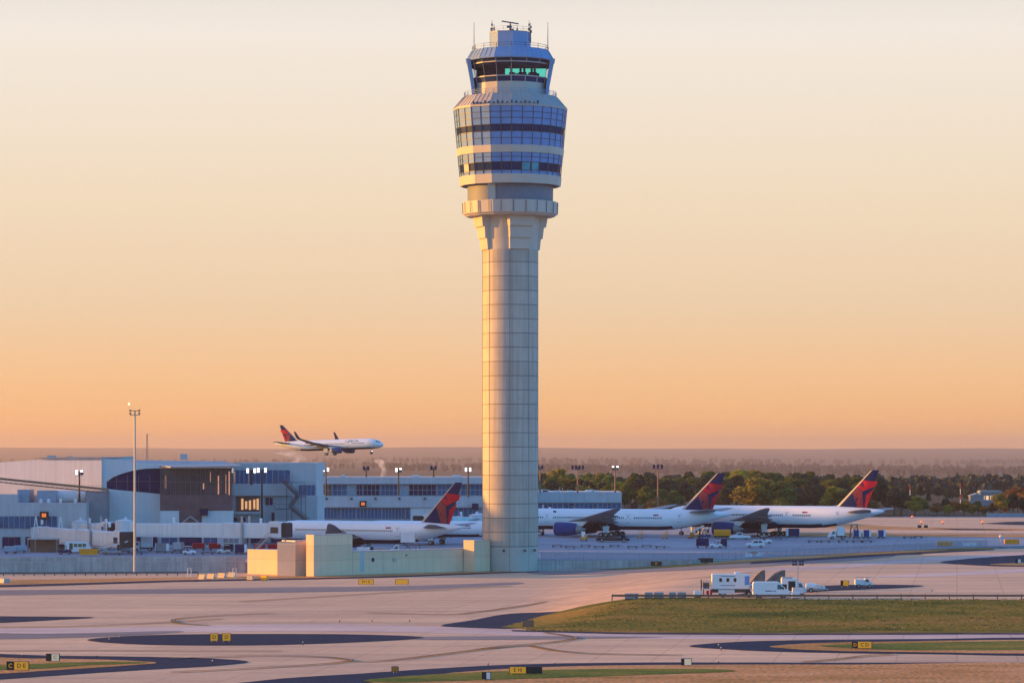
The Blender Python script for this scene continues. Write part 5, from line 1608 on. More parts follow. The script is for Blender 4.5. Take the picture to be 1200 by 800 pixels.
# wire fence on the apron edge
fm = bpy.data.materials.new('fence mesh'); fm.use_nodes = True
nt = fm.node_tree; nt.nodes.clear()
o_ = nt.nodes.new('ShaderNodeOutputMaterial'); t_ = nt.nodes.new('ShaderNodeBsdfTransparent'); d_ = nt.nodes.new('ShaderNodeBsdfDiffuse'); x_ = nt.nodes.new('ShaderNodeMixShader')
d_.inputs[0].default_value = (0.16, 0.18, 0.22, 1); x_.inputs[0].default_value = 0.30
nt.links.new(t_.outputs[0], x_.inputs[1]); nt.links.new(d_.outputs[0], x_.inputs[2]); nt.links.new(x_.outputs[0], o_.inputs[0])
M['fence'] = fm
fe = thing('wire_fence', 'long wire mesh fence along the apron edge right of the tower', 'fence', (0, 0, 0))
P = along(6.5, 118, 1.55)
b = MB()
for i, (a, c) in enumerate(zip(P, P[1:])):
    z0, z1 = apron_z(a.y), apron_z(c.y)
    b.add([(a.x, a.y - .1, z0), (c.x, c.y - .1, z1), (c.x, c.y - .1, z1 + 1.55), (a.x, a.y - .1, z0 + 1.55)], [(0, 1, 2, 3)])
b.build('mesh_panel', 'fence', fe, recalc=False)
b = MB()
for a, c in zip(P, P[1:]):
    for zz in (1.55,):
        b.obox((a.x, a.y - .1, apron_z(a.y) + zz), (c.x, c.y - .1, apron_z(c.y) + zz), .07, .07)
b.build('top_rail', 'steel', fe)
i = 0
for k, a in enumerate(P):
    if a.x < 38 and k % 2: continue
    b = MB(); b.box(-.06, .06, -.06, .06, 0, 1.62); b.build('post', 'grey_paint', fe, loc=(a.x, a.y - .1, apron_z(a.y)))
# guard rail along the top of the grass bank
gr = thing('guard_rail', 'long guard rail along the top of the grass bank', 'guard rail', (0, 0, 0))
X0, X1, YR = 15.8, 168.0, 499.5
b = MB()
b.box(X0, X1, YR - .06, YR + .04, 3.42, 3.76); b.box(X0, X1, YR - .09, YR - .061, 3.55, 3.63)
b.build('rail', 'rust_steel', gr)
x = X0
while x < X1:
    b = MB(); b.box(-.08, .08, .05, .22, -.2, .86); b.build('post', 'darkgrey', gr, loc=(x, YR, 2.95)); x += 3.8

# ---------------------------------------------------------------- vehicles and ground equipment (local x: forward, y: left)
def wheels(t, xs, y, r, w=.25, nm='wheel'):
    for x in xs:
        for s in (-1, 1):
            b = MB(); b.wheel(x, s * y, r, r, w); b.build(nm, ['tyre', 'wheel_rim'], t)
def shell(t, prof, w, m, nm='body', taper=.12, zt0=None):
    """side profile (x, z) extruded to width w, narrowed above the belt line zt0"""
    b = MB()
    zs_ = [z for _, z in prof]
    zm = max(zs_); zb = zt0 if zt0 is not None else (max(zs_) + min(zs_)) / 2
    k = lambda z: 1 - taper * clamp((z - zb) / max(.01, zm - zb))
    n = len(prof)
    v = [(x, -w / 2 * k(z), z) for x, z in prof] + [(x, w / 2 * k(z), z) for x, z in prof]
    f = [(i, (i + 1) % n, n + (i + 1) % n, n + i) for i in range(n)] + [tuple(range(n))[::-1], tuple(range(n, 2 * n))]
    b.add(v, f)
    o = b.build(nm, m, t)
    bv = o.modifiers.new('bevel', 'BEVEL'); bv.width = .07; bv.segments = 2; bv.limit_method = 'ANGLE'
    return o, k
def side_glass(t, polys, w, k, nm='side_window', out=.015):
    for poly in polys:
        for s in (-1, 1):
            b = MB(); n = len(poly)
            b.add([(x, s * (w / 2 * k(z) + out), z) for x, z in poly], [tuple(range(n))])
            b.build(nm, 'window', t)
def lights(t, xf, xr, y, zf, zr):
    for s in (-1, 1):
        b = MB(); b.box(xf - .03, xf + .05, s * y - .14, s * y + .14, zf - .1, zf + .1); b.build('headlight', 'wheel_rim', t)
        b = MB(); b.box(xr - .05, xr + .03, s * y - .09, s * y + .09, zr - .2, zr + .2); b.build('tail_light', 'red', t)
def V(nm, label, cat, loc, deg, group=None): return thing(nm, label, cat, loc, R(deg), group)
def cargo_van(label, loc, deg, m='white_paint'):
    t = V('cargo_van', label, 'van', loc, deg)
    body, k = shell(t, [(-2.95, .45), (-2.95, 2.35), (-2.8, 2.6), (1.0, 2.62), (1.35, 2.5), (2.25, 1.52), (2.9, 1.22), (3.0, 1.0), (3.0, .42)], 2.0, m, taper=.16, zt0=1.2)
    side_glass(t, [[(.95, 1.45), (2.02, 1.45), (1.45, 2.15), (.95, 2.2)]], 2.0, k)
    b = MB(); b.add([(2.22, -.84, 1.58), (2.22, .84, 1.58), (1.42, .78, 2.46), (1.42, -.78, 2.46)], [(0, 1, 2, 3)]); o = b.build('windscreen', 'window', t); o.location = (.03, 0, .02)
    b = MB(); b.box(-2.96, 3.03, -1.015, 1.015, .40, .62); b.build('bumper', 'dark', t)
    b = MB(); b.box(2.99, 3.03, -.6, .6, .7, .95); b.build('grille', 'dark', t)
    for s in (-1, 1):
        b = MB(); b.box(1.75, 1.95, s * 1.12 - .12, s * 1.12 + .12, 1.5, 1.8); b.build('mirror', 'dark', t)
        b = MB()
        for x0, w_ in ((-1.0, .9), (.0, .22), (.4, .3)): b.box(x0, x0 + w_, s * 1.003 - .006, s * 1.003 + .006, 1.12, 1.24)
        b.build('lettering', 'blue', t)
    wheels(t, (-1.85, 1.95), .86, .36); lights(t, 3.0, -2.95, .8, 1.0, 1.3)
    return t
def suv(label, loc, deg, m='white_paint'):
    t = V('parked_car', label, 'car', loc, deg)
    body, k = shell(t, [(-2.25, .42), (-2.28, 1.05), (-2.0, 1.2), (-1.75, 1.72), (-1.4, 1.8), (.3, 1.78), (1.05, 1.12), (2.1, .98), (2.28, .75), (2.25, .40)], 1.86, m, taper=.24, zt0=1.0)
    side_glass(t, [[(-1.78, 1.18), (-.75, 1.15), (-.75, 1.66), (-1.55, 1.66)], [(-.62, 1.15), (.78, 1.13), (.22, 1.65), (-.62, 1.66)]], 1.86, k)
    b = MB(); b.add([(1.0, -.76, 1.17), (1.0, .76, 1.17), (.36, .66, 1.72), (.36, -.66, 1.72)], [(0, 1, 2, 3)]); b.build('windscreen', 'window', t, loc=(.02, 0, .02))
    wheels(t, (-1.4, 1.42), .8, .35); lights(t, 2.22, -2.25, .66, .85, 1.0)
    return t
def pickup(label, loc, deg, m='white_paint'):
    t = V('pickup_truck', label, 'pickup truck', loc, deg)
    body, k = shell(t, [(-2.7, .5), (-2.72, 1.12), (-.72, 1.12), (-.70, 1.14), (-.6, 1.82), (.55, 1.84), (1.15, 1.2), (2.5, 1.06), (2.65, .85), (2.62, .46)], 1.9, m, taper=.22, zt0=1.12)
    side_glass(t, [[(-.52, 1.22), (.9, 1.22), (.5, 1.72), (-.48, 1.72)]], 1.9, k)
    b = MB(); b.box(-2.6, -.85, -.75, .75, 1.125, 1.135); b.build('bed', 'dark', t)
    b = MB(); b.add([(1.12, -.8, 1.25), (1.12, .8, 1.25), (.6, .72, 1.78), (.6, -.72, 1.78)], [(0, 1, 2, 3)]); b.build('windscreen', 'window', t, loc=(.02, 0, .02))
    wheels(t, (-1.7, 1.7), .82, .38); lights(t, 2.6, -2.7, .7, .9, .95)
    return t
def tug(label, loc, deg, m='white_paint', group=None):
    t = V('baggage_tug', label, 'tug', loc, deg, group)
    shell(t, [(-1.5, .4), (-1.5, .95), (-.6, 1.0), (-.55, .8), (.1, .8), (.2, 1.15), (1.3, 1.05), (1.5, .9), (1.5, .38)], 1.4, m, taper=.08)
    b = MB(); b.box(-.62, -.42, -.6, .6, .95, 1.5); b.build('seat', 'dark', t)
    for x in (-1.2, .3):
        for y in (-.6, .6):
            b = MB(); b.obox((x, y, .9), (x, y, 1.95), .06, .06); b.build('roof_post', 'dark', t)
    b = MB(); b.box(-1.3, .45, -.68, .68, 1.95, 2.02); b.build('roof', m, t)
    wheels(t, (-.95, .95), .6, .32)
    return t
def cart(label, loc, deg, m='navy', group='covered baggage carts', L=3.1, H=1.9, m2='steel'):
    t = V('baggage_cart', label, 'baggage cart', loc, deg, group)
    b = MB(); b.box(-L / 2, L / 2, -.75, .75, .45, .58); b.obox((L / 2, 0, .5), (L / 2 + .9, 0, .45), .08, .08); b.build('deck', 'darkgrey', t)
    for e in (-L / 2, L / 2 - .08):
        b = MB(); b.box(e, e + .08, -.75, .75, .58, H); b.build('end_panel', m2, t)
    b = MB(); b.prism([(-.76, .6), (.76, .6), (.76, H - .1), (.45, H + .08), (-.45, H + .08), (-.76, H - .1)], -L / 2 + .1, L / 2 - .1, 'x'); b.build('curtain', m, t)
    wheels(t, (-L * .33, L * .33), .62, .22, .15)
    return t
def container(label, loc, deg, m='blue', m2='white_paint', L=2.0, H=1.65, W=1.6, group='aircraft containers on the apron', nm='cargo_container'):
    t = V(nm, label, 'container', loc, deg, group)
    b = MB(); b.prism([(-W / 2, .5), (W / 2, .5), (W / 2, .5 + H), (-W / 2, .5 + H), (-W / 2 - .35, .9 + H * .25), (-W / 2 - .35, .85)] if False else [(-W / 2, .5), (W / 2, .5), (W / 2, .5 + H), (-W / 2, .5 + H)], -L / 2, L / 2, 'x'); b.build('box', m, t)
    b = MB()
    for x in (-L / 2, L / 2): b.box(x - .05, x + .05, -W / 2 - .03, W / 2 + .03, .48, .56 + H)
    b.build('frame', m2, t)
    b = MB(); b.box(L / 2 + .051, L / 2 + .5, -W / 2, W / 2, .5, .5 + H); b.build('door_panel', m2, t)
    b = MB(); b.box(-L / 2 - .1, L / 2 + .6, -W / 2, W / 2, .3, .44); b.build('dolly', 'darkgrey', t)
    wheels(t, (-L * .35, L * .35), W * .42, .2, .12)
    return t
def dolly(label, loc, deg, L=4.0, W=1.8, group='flat pallet dollies'):
    t = V('pallet_dolly', label, 'dolly', loc, deg, group)
    b = MB(); b.box(-L / 2, L / 2, -W / 2, W / 2, .38, .52)
    for i in range(5): 
        x = lerp(-L / 2 + .3, L / 2 - .3, i / 4); b.tube((x, -W / 2 + .1, .56), (x, W / 2 - .1, .56), .07, n=8)
    b.build('deck', 'darkgrey', t)
    b = MB(); b.obox((L / 2, 0, .42), (L / 2 + 1.1, 0, .35), .08, .08); b.build('drawbar', 'dark', t)
    wheels(t, (-L * .36, L * .36), W * .4, .2, .14)
    return t
def belt_loader(label, loc, deg, m='yellow', L=6.5, rise=2.2):
    t = V('belt_loader', label, 'belt loader', loc, deg, 'belt loaders')
    b = MB(); b.box(-2.2, 2.2, -.8, .8, .45, .95); b.box(-1.9, -.9, -.8, -.1, .95, 1.6); b.build('chassis', m, t)
    b = MB(); b.obox((-L / 2, .1, 1.05), (L / 2, .1, 1.05 + rise), .9, .22); b.build('conveyor', 'offwhite', t)
    b = MB()
    for y in (-.4, .6): b.obox((-L / 2, y, 1.35), (L / 2, y, 1.35 + rise), .06, .06)
    b.build('side_rail', m, t)
    b = MB(); b.obox((1.4, .1, .9), (1.4, .1, 1.1 + rise * .7), .3, .3); b.build('lift', 'dark', t)
    wheels(t, (-1.5, 1.5), .7, .34)
    return t
def box_truck(label, loc, deg, lift=0.0, m='white_paint', L=4.2, windows=False, group=None):
    t = V('box_truck', label, 'truck', loc, deg, group)
    b = MB(); b.box(-L / 2 - .4, L / 2 + 1.9, -.45, .45, .6, .85); b.build('chassis', 'dark', t)
    o, k = shell(t, [(L / 2 + .3, .55), (L / 2 + .3, 2.3), (L / 2 + 1.1, 2.35), (L / 2 + 1.7, 1.5), (L / 2 + 2.2, 1.3), (L / 2 + 2.25, .55)], 2.1, m, 'truck_cab', .1)
    side_glass(t, [[(L / 2 + .6, 1.4), (L / 2 + 1.55, 1.4), (L / 2 + 1.05, 2.1), (L / 2 + .6, 2.1)]], 2.1, k)
    b = MB(); b.box(-L / 2, L / 2, -1.2, 1.2, 1.0 + lift, 3.3 + lift); bx = b.build('box', m, t)
    b = MB()
    for x in (-L / 2, L / 2 - .08):
        for y in (-1.22, 1.14): b.box(x, x + .08, y, y + .08, .98 + lift, 3.34 + lift)
    b.build('corner_trim', 'steel', bx)
    if lift:
        b = MB()
        for y in (-.7, .7):
            b.obox((-L * .4, y, .9), (L * .4, y, 1.0 + lift), .16, .16); b.obox((L * .4, y, .9), (-L * .4, y, 1.0 + lift), .16, .16)
        b.build('scissor_lift', 'darkgrey', t)
    wheels(t, (-L * .3, L / 2 + 1.2), .9, .45, .3)
    return t

# vehicles behind the bank
def gy(px, Y): return Vector((xat(px, Y), Y, ground_z(xat(px, Y), Y)))
cargo_van('white high-roof panel van parked by the guard rail on the bank', gy(903.5, 503.5), 0)
t = V('mobile_office_truck', 'white truck with a tall raised box body, three small windows and open rear platform', 'truck', gy(856, 507), 0)
b = MB(); b.box(-3.0, 3.0, -1.2, 1.2, 1.35, 3.72); bx = b.build('box', 'white_paint', t)
for x in (-1.65, -.5, .65):
    b = MB(); b.prism([(x - .14, 2.5), (x + .14, 2.5), (x + .22, 2.62), (x + .22, 2.98), (x + .14, 3.1), (x - .14, 3.1), (x - .22, 2.98), (x - .22, 2.62)], -1.23, -1.203, 'y'); b.build('window', 'window', bx)
b = MB(); b.box(2.2, 2.95, -1.235, -1.203, 2.0, 3.4); b.build('door_panel', 't_spandrel', bx)
for z in (3.36, 1.88):
    b = MB(); b.box(-1.6, .7, -1.212, -1.203, z, z + .08); b.build('side_stripe', 'blue', bx)
b = MB(); b.box(.7, 1.6, -.6, .6, 3.72, 4.02); b.build('roof_unit', 'offwhite', bx)
b = MB(); b.box(-3.2, 3.9, -.5, .5, .75, 1.3); b.build('chassis', 'darkgrey', t)
o, k = shell(t, [(3.05, .5), (3.05, 2.0), (3.7, 2.1), (3.95, 1.5), (4.3, 1.3), (4.3, .5)], 2.1, 'offwhite', 'truck_cab', .1)
side_glass(t, [[(3.2, 1.4), (3.85, 1.4), (3.62, 1.95), (3.2, 1.95)]], 2.1, k)
b = MB(); b.box(-4.7, -3.02, -1.1, 1.1, 1.3, 1.42); b.build('platform', 'offwhite', t)
b = MB()
for x in (-4.65, -3.9, -3.1): b.obox((x, -1.05, 1.42), (x, -1.05, 2.5), .06, .06)
for z in (1.95, 2.5): b.obox((-4.65, -1.05, z), (-3.1, -1.05, z), .06, .06)
b.box(-4.4, -3.4, -.6, .4, 1.43, 2.3)
b.build('platform_rail', 'darkgrey', t)
for x in (-4.75, -4.35):
    b = MB(); b.obox((x, -.9, .1), (x, -.9, 2.9 if x < -4.5 else 2.4), .14, .14); b.build('outrigger', 'dark', t)
wheels(t, (-1.3, 2.9), .9, .52, .35)
b = MB(); b.box(-2.0, .6, -1.1, -.6, .62, 1.25); b.build('tool_locker', 'offwhite', t)
b = MB(); b.box(-3.9, -3.5, -1.0, -.5, .35, 1.1); b.box(-3.3, -3.0, -1.0, -.5, .35, 1.2); b.build('red_locker', 'red', t)
def cabinet(label, px, Y, w, h, d, m='grey_paint', group=None, dz=0.0, nm='equipment_cabinet'):
    t = thing(nm, label, 'cabinet', gy(px, Y), 0, group)
    b = MB(); b.box(-w / 2, w / 2, -d / 2, d / 2, .12, h); o = b.build('housing', m, t)
    bv = o.modifiers.new('bevel', 'BEVEL'); bv.width = .04; bv.segments = 2
    b = MB(); b.box(-w / 2 + .1, w / 2 - .1, -d / 2 - .03, -d / 2 - .003, .25, h - .12); b.build('door', m, t)
    b = MB(); b.box(-w / 2 + .05, w / 2 - .05, -d / 2 + .05, d / 2 - .05, 0, .12); b.build('base', 'dark', t)
    return t
cabinet('small white cabinet left of the raised box truck', 817.5, 506, 1.2, 1.05, .8, 'white_paint')
cabinet('white topped cabinet standing by the nose of the panel van', 932.5, 501.5, 1.3, 1.1, .8, 'white_paint')
for px, w, lab in ((740, 2.2, 'leftmost long low grey cabinet at the end of the bank rail'), (760, 1.3, 'second low grey cabinet from the left end of the bank rail'), (772, 1.5, 'middle one of the five low grey cabinets behind the bank rail'), (788, 1.1, 'square grey cabinet right of the middle one behind the bank rail'), (799, 1.3, 'rightmost low grey cabinet, nearest the small white one')):
    cabinet(lab, px, 502.5, w, 1.0, .8, 'grey_paint', 'low grey cabinets behind the bank rail')
M['screen_mesh'] = mat('weathered brown mesh', (0.16, 0.13, 0.12), 0.7, var=.5, scale=1.5)
for px, lab, sc in ((887, 'left one of two leaning curved brown mesh screens behind the van', .9), (908, 'right one of two leaning curved brown mesh screens behind the van', 1.15)):
    Y = 535
    t = thing('blast_screen', lab, 'screen', gy(px, Y), 0, 'leaning mesh screens')
    prof = [(-1.9, .2), (-.9, 1.2), (0, 2.05), (.7, 2.45), (1.3, 2.55)]
    t.scale = (sc * 1.1, 1, 1.28)
    b = MB()
    for (x0, z0), (x1, z1) in zip(prof, prof[1:]):
        b.obox((x0, 0, z0), (x1, 0, z1), 3.0, .08)
    for i in range(8):
        y = -1.4 + i * .4
    b.build('screen', 'screen_mesh', t)
    for y in (-1.2, 0, 1.2):
        b = MB(); b.obox((.9, y, .05), (.9, y, 2.45), .12, .12); b.obox((.9, y, .1), (-1.0, y, 1.0), .1, .1); b.obox((-1.9, y, .12), (1.3, y, .08), .14, .12); b.build('strut', 'screen_mesh', t)
    b = MB()
    b.add([(x, -1.52, z) for x, z in prof] + [(1.25, -1.52, .15)], [tuple(range(6))]); b.build('side_mesh', 'screen_mesh', t)
t = thing('light_tower', 'portable light tower with two square clusters of dark lamps behind the van', 'light tower', gy(935, 512))
b = MB(); b.obox((0, 0, .9), (0, 0, 5.6), .12, .12); b.obox((-.8, 0, 5.1), (.8, 0, 5.1), .08, .08); b.build('mast', 'grey_paint', t)
for sx in (-.55, .55):
    for i in range(4):
        x = sx + (-.21 if i % 2 else .21); z = 5.15 + (.42 if i > 1 else -.1)
        b = MB(); b.box(x - .18, x + .18, -.2, .1, z - .17, z + .17); o = b.build('lamp_head', 'lamp_off', t)
        b = MB(); b.box(x - .14, x + .14, -.23, -.203, z - .13, z + .13); b.build('lens', 'window_dark', o)
b = MB(); b.box(-.9, .9, -.6, .6, .4, 1.3); b.build('generator', 'offwhite', t)
wheels(t, (0,), .7, .3, .2)
t = V('service_truck', 'white service truck with open dark side doors behind the panel van', 'truck', gy(925, 514), 0)
b = MB(); b.box(-1.3, 1.3, -1, 1, .6, 2.75); b.build('box', 'white_paint', t)
b = MB(); b.box(-.25, .9, -1.03, -1.003, .75, 2.3); b.box(-1.2, -.5, -1.03, -1.003, .75, 1.8); b.build('open_bay', 'sign_black', t)
b = MB(); b.box(-1.2, .4, -.9, .9, 2.75, 2.95); b.build('roof_rack', 'steel', t)
o, k = shell(t, [(1.35, .5), (1.35, 2.1), (1.9, 2.1), (2.4, 1.3), (2.7, 1.15), (2.7, .5)], 1.9, 'offwhite', 'truck_cab', .1)
side_glass(t, [[(1.5, 1.3), (2.2, 1.3), (1.85, 1.95), (1.5, 1.95)]], 1.9, k)
wheels(t, (-.8, 1.9), .85, .42, .3)
t = V('tank_trailer', 'small white tank trailer on the apron road behind the bank', 'trailer', gy(950, 524), 0)
b = MB(); b.tube((-.8, 0, 1.0), (.75, 0, 1.0), .52, n=16); b.build('tank', 'white_paint', t, smooth=True)
b = MB(); b.box(-1.0, 1.1, -.5, .5, .4, .5); b.obox((1.1, 0, .45), (2.0, 0, .4), .08, .08); b.build('frame', 'steel', t); wheels(t, (0,), .6, .36, .2)
t = V('pump_trailer', 'low white pump trailer beside the tank trailer', 'trailer', gy(961, 526), 0)
b = MB(); b.box(-.9, .2, -.5, .5, .5, 1.2); b.box(.3, .8, -.4, .4, .5, .95); b.build('housing', 'offwhite', t); b = MB(); b.box(-1.0, 1.4, -.5, .5, .4, .49); b.build('frame', 'steel', t); wheels(t, (-.3,), .6, .28, .2)
t = V('utility_cart', 'white utility truck with ladder frame on the dark patch right of the tank trailer', 'utility truck', gy(1012, 541), 0)
b = MB(); b.box(-1.5, .1, -.8, .8, .55, 1.45); b.build('tank_body', 'white_paint', t)
o, k = shell(t, [(.15, .45), (.15, 1.6), (.75, 1.6), (1.1, 1.05), (1.5, .95), (1.5, .45)], 1.6, 'offwhite', 'cab', .1)
side_glass(t, [[(.25, 1.05), (.95, 1.05), (.68, 1.5), (.25, 1.5)]], 1.6, k)
b = MB()
for x in (-1.4, -.4, .6): b.obox((x, -.7, 1.4), (x, -.7, 1.85), .06, .06)
b.obox((-1.4, -.7, 1.85), (1.3, -.7, 1.85), .07, .07); b.build('ladder_frame', 'steel', t); wheels(t, (-.9, .95), .7, .33, .22)

# left apron
def at(px, Y): return Vector((xat(px, Y), Y, apron_z(Y)))
t = thing('open_shelter', 'brown open-sided shelter with flat roof behind the left parapet', 'shelter', at(51, 742))
b = MB(); b.box(-3.6, 3.6, -1.8, 1.8, 3.0, 3.3); b.build('roof', 'concrete', t)
for x in (-3.4, -1.7, 3.3):
    b = MB(); b.box(x - .1, x + .1, -1.7, -1.5, 0, 3.0); b.build('post', 'b_dark', t)
b = MB(); b.box(-3.4, 3.4, 1.5, 1.7, 0, 3.0); b.build('back_panel', 'rust_steel', t)
t = V('crew_bus', 'small white crew bus parked behind the left parapet', 'bus', at(92, 736), 0)
o, k = shell(t, [(-3.0, .4), (-3.0, 2.6), (-2.8, 2.75), (2.2, 2.75), (2.7, 1.6), (3.0, 1.3), (3.0, .4)], 2.1, 'white_paint', taper=.06)
side_glass(t, [[(-.95 + i * 1.0, 1.5), (-.1 + i * 1.0, 1.5), (-.1 + i * 1.0, 2.3), (-.95 + i * 1.0, 2.3)] for i in range(3)] + [[(-2.0, .9), (-1.2, .9), (-1.2, 2.4), (-2.0, 2.4)]], 2.1, k)
wheels(t, (-1.9, 1.9), .95, .42, .3)
t = thing('skip_container', 'yellow open skip standing behind the left parapet', 'skip', at(104, 721))
b = MB(); b.prism([(-1.9, .3), (1.9, .3), (2.15, 1.55), (-2.15, 1.55)], -.9, .9, 'y'); b.build('body', 'yellow', t)
b = MB()
for x in (-1.4, -.7, 0, .7, 1.4): b.box(x - .05, x + .05, -.95, -.902, .3, 1.55)
b.box(-2.18, 2.18, -.97, .97, 1.5, 1.62); b.build('rib', 'yellow', t)
belt_loader('belt loader with pale conveyor rising right of the yellow skip', at(131, 728), 0, 'grey_paint', 7.5, 2.0)
container('white and dark cargo container left of the red carts', at(189, 738), 0, 'b_dark', 'white_paint', 2.6, 1.7, group=None)
box_truck('white box truck half behind the tall pole', at(172, 748), 180, 0, L=2.6)
for px, Y, lab, m in ((233, 752, 'red covered cart below the copper glass front, left of a pair', 'red'), (252, 752, 'red covered cart below the copper glass front, right of a pair', 'red'), (304, 745, 'first red cart behind the cream service building', 'red'), (321, 745, 'red cart behind the cream service building, nearest its taller part', 'red')):
    cart(lab, at(px, Y), 0, m, 'red baggage carts', 3.0, 1.75)
tug('white tug with open cab in front of the red carts', at(222, 727), 0)
tug('small white tug parked right of the red cart pair', at(262, 733), 180, 'offwhite')
container('blue and white container at the left corner of the service building', at(281, 730), 0, 'navy', 'white_paint', 2.3, 1.8, group=None)
t = thing('air_unit', 'white air conditioning unit with three louvres hung under the level jet bridge', 'air conditioning unit', pt(269.5, 633, 745))
b = MB(); b.box(-2.9, 2.9, -1, 1, -.8, .75); b.build('housing', 'white_paint', t)
for x in (-.9, .35, 1.6):
    b = MB(); b.box(x - .5, x + .5, -1.06, -1.003, -.5, .5); b.build('louvre', 'grey_paint', t)
b = MB()
for x in (-2.5, 2.5): b.obox((x, 0, .75), (x, 0, 2.2), .15, .15)
b.build('hanger', 'steel', t)
for px, Y, deg, lab in ((12, 733, 0, 'grey covered cart at the left edge behind the parapet'), (24, 738, 20, 'grey covered cart next to the brown open shelter, on its left'), (146, 735, 0, 'grey covered cart between the belt loader and the tall pole')):
    cart(lab, at(px, Y), deg, 'b_blue', 'grey carts behind the left parapet', 2.8, 1.7)
for px, Y, lab in ((160, 728, 'dark pallet dolly at the foot of the white box truck'), (207, 735, 'dark pallet dolly left of the red cart pair'), (243, 730, 'dark pallet dolly in front of the red cart pair'), (288, 742, 'dark pallet dolly behind the corner of the service building')):
    dolly(lab, at(px, Y), 0, 3.0, 1.6, 'dollies behind the left parapet')
container('navy container beside the red cart pair, to its right', at(268, 748), 0, 'navy', 'grey_paint', 2.2, 1.6, group=None)
container('pale container between the box truck and the white tug', at(208, 748), 0, 'offwhite', 'steel', 2.0, 1.6, group=None)
tug('dark blue tug under the sloping jet bridge beside the crew bus', at(76, 730), 0, 'navy')
# round the nearest jet
box_truck('high-lift catering truck raised to the rear door of the nearest jet', at(478, 727), 180, 1.9, L=3.4)
for px, lab, kind in ((426, 'small sunlit cart showing over the low service building wall', 'c'), (447, 'grey covered cart behind the low service wall, under the wing', 'c'), (508, 'covered cart behind the low wall under the jet tail', 'c'), (530, 'covered cart nearest the tower behind the low wall', 'c')):
    cart(lab, at(px, 722), 0, 'offwhite' if px == 426 else 'grey_paint', 'carts behind the service building wall')
tug('dark tug behind the low service wall beneath the jet', at(490, 735), 0, 'navy')
# right apron, by the two jets
belt_loader('yellow belt loader by the engine of the first jet right of the tower', at(684, 815), 90, 'yellow', 4.0, 1.2)
dl = V('pushback_tractor', 'long low black towing tractor under the belly of the first right jet', 'tractor', at(718, 806), 0)
b = MB(); b.prism([(-4.2, .35), (4.2, .35), (4.3, .9), (3.4, 1.15), (-3.6, 1.15), (-4.3, .9)], -1.4, 1.4, 'y'); b.build('body', 'sign_black', dl)
b = MB(); b.box(2.0, 3.2, -1.2, 0, 1.15, 1.75); b.build('cab', 'window_dark', dl); wheels(dl, (-2.8, 2.8), 1.3, .5, .4)
for i, (px, lab) in enumerate(((653, 'flat dolly closest to the tower on the empty apron'), (668, 'second flat dolly from the tower on the empty apron'), (686, 'flat dolly in front of the yellow belt loader'), (702, 'flat dolly left of the long black tractor'), (720, 'flat dolly in front of the long black tractor'), (741, 'flat dolly between the black tractor and the yellow steps'), (758, 'flat dolly before the yellow steps'), (774, 'flat dolly last in the row before the blue carts'))):
    dolly(lab, at(px, 772 - (i % 2) * 6), 0, 2.6, 1.5)
for px, lab in ((750, 'yellow wheeled steps under the first right jet, left one'), (779, 'yellow wheeled steps under the first right jet, right one')):
    t = V('wheeled_steps', lab, 'steps', at(px, 828), 0, 'yellow wheeled steps')
    b = MB()
    for i in range(4): b.box(-.7 + i * .35, .7, -.5, .5, .3 + i * .32, .36 + i * .32)
    for y in (-.5, .5): b.obox((-.7, y, .35), (.7, y, 1.6), .08, .2); b.obox((.68, y, .3), (.68, y, 2.3), .07, .07); b.obox((-.7, y, 1.2), (.68, y, 2.3), .06, .06)
    b.build('frame', 'yellow', t); wheels(t, (-.5, .5), .5, .18, .1)
belt_loader('belt loader raised to the tail of the first right jet', at(815, 832), 30, 'orange', 5.0, 2.3)
cart('dark blue cart leading the tug near the fence', at(823, 768), 0, 'navy', 'blue carts near the fence', 3.2, 2.2)
cart('dark blue cart behind the tug near the fence', at(848, 769), 0, 'navy', 'blue carts near the fence', 1.7, 2.2)
tug('white tug between two dark blue carts near the fence', at(839, 767), 180)
tug('low blue tug left of the yellow tank truck', at(826, 832), 0, 'blue')
t = V('tank_truck', 'yellow fuel truck under the blue engine of the farthest right jet', 'truck', at(846.5, 826), 0)
b = MB(); b.prism([(-.9, .9), (.9, .9), (1.05, 1.3), (1.0, 2.3), (.6, 2.55), (-.6, 2.55), (-1.0, 2.3), (-1.05, 1.3)], -2.1, 2.1, 'x'); b.build('tank', 'yellow', t, smooth=True)
b = MB(); b.box(-2.2, 2.9, -.5, .5, .5, .88); b.build('chassis', 'dark', t); wheels(t, (-1.3, 1.5), .85, .42, .3)
pickup('white pickup truck beside the yellow fuel truck', at(867, 824), 180)
suv('white estate car driving alone across the apron', at(885, 771), 180)
tug('tiny white tug beyond the white estate car', at(897, 795), 0)
dolly('black pallet dolly under the belly of the farthest right jet', at(905, 826), 0, 6.0, 2.0, None)
container('blue container under the belly of the farthest right jet', at(930, 838), 180, 'navy', 'offwhite', 3.0, 1.9)
box_truck('white box truck with dark chassis under the tail of the farthest right jet', at(985, 826), 180, 0, L=2.0)
t = V('tail_stand', 'dark braced work stand under the tail of the farthest right jet', 'work stand', at(1001, 833), 0)
b = MB()
for x in (-1.2, 1.2):
    for y in (-.8, .8): b.obox((x, y, 0), (x * .6, y * .6, 3.6), .16, .16)
b.obox((-1.2, -.8, .3), (.7, -.5, 3.4), .12, .12); b.obox((1.2, -.8, .3), (-.7, -.5, 3.4), .12, .12); b.build('frame', 'darkgrey', t)
b = MB(); b.box(-.9, .9, -.7, .7, 3.6, 3.8); b.build('deck', 'grey_paint', t)
for px, lab in ((1003, 'blue container behind the dark work stand'), (1015, 'blue container with white side, left of the two standing alone'), (1032, 'blue container with white side, farthest right of the row')):
    container(lab, at(px, 832), 0, 'blue', 'white_paint', 1.5, 1.7)
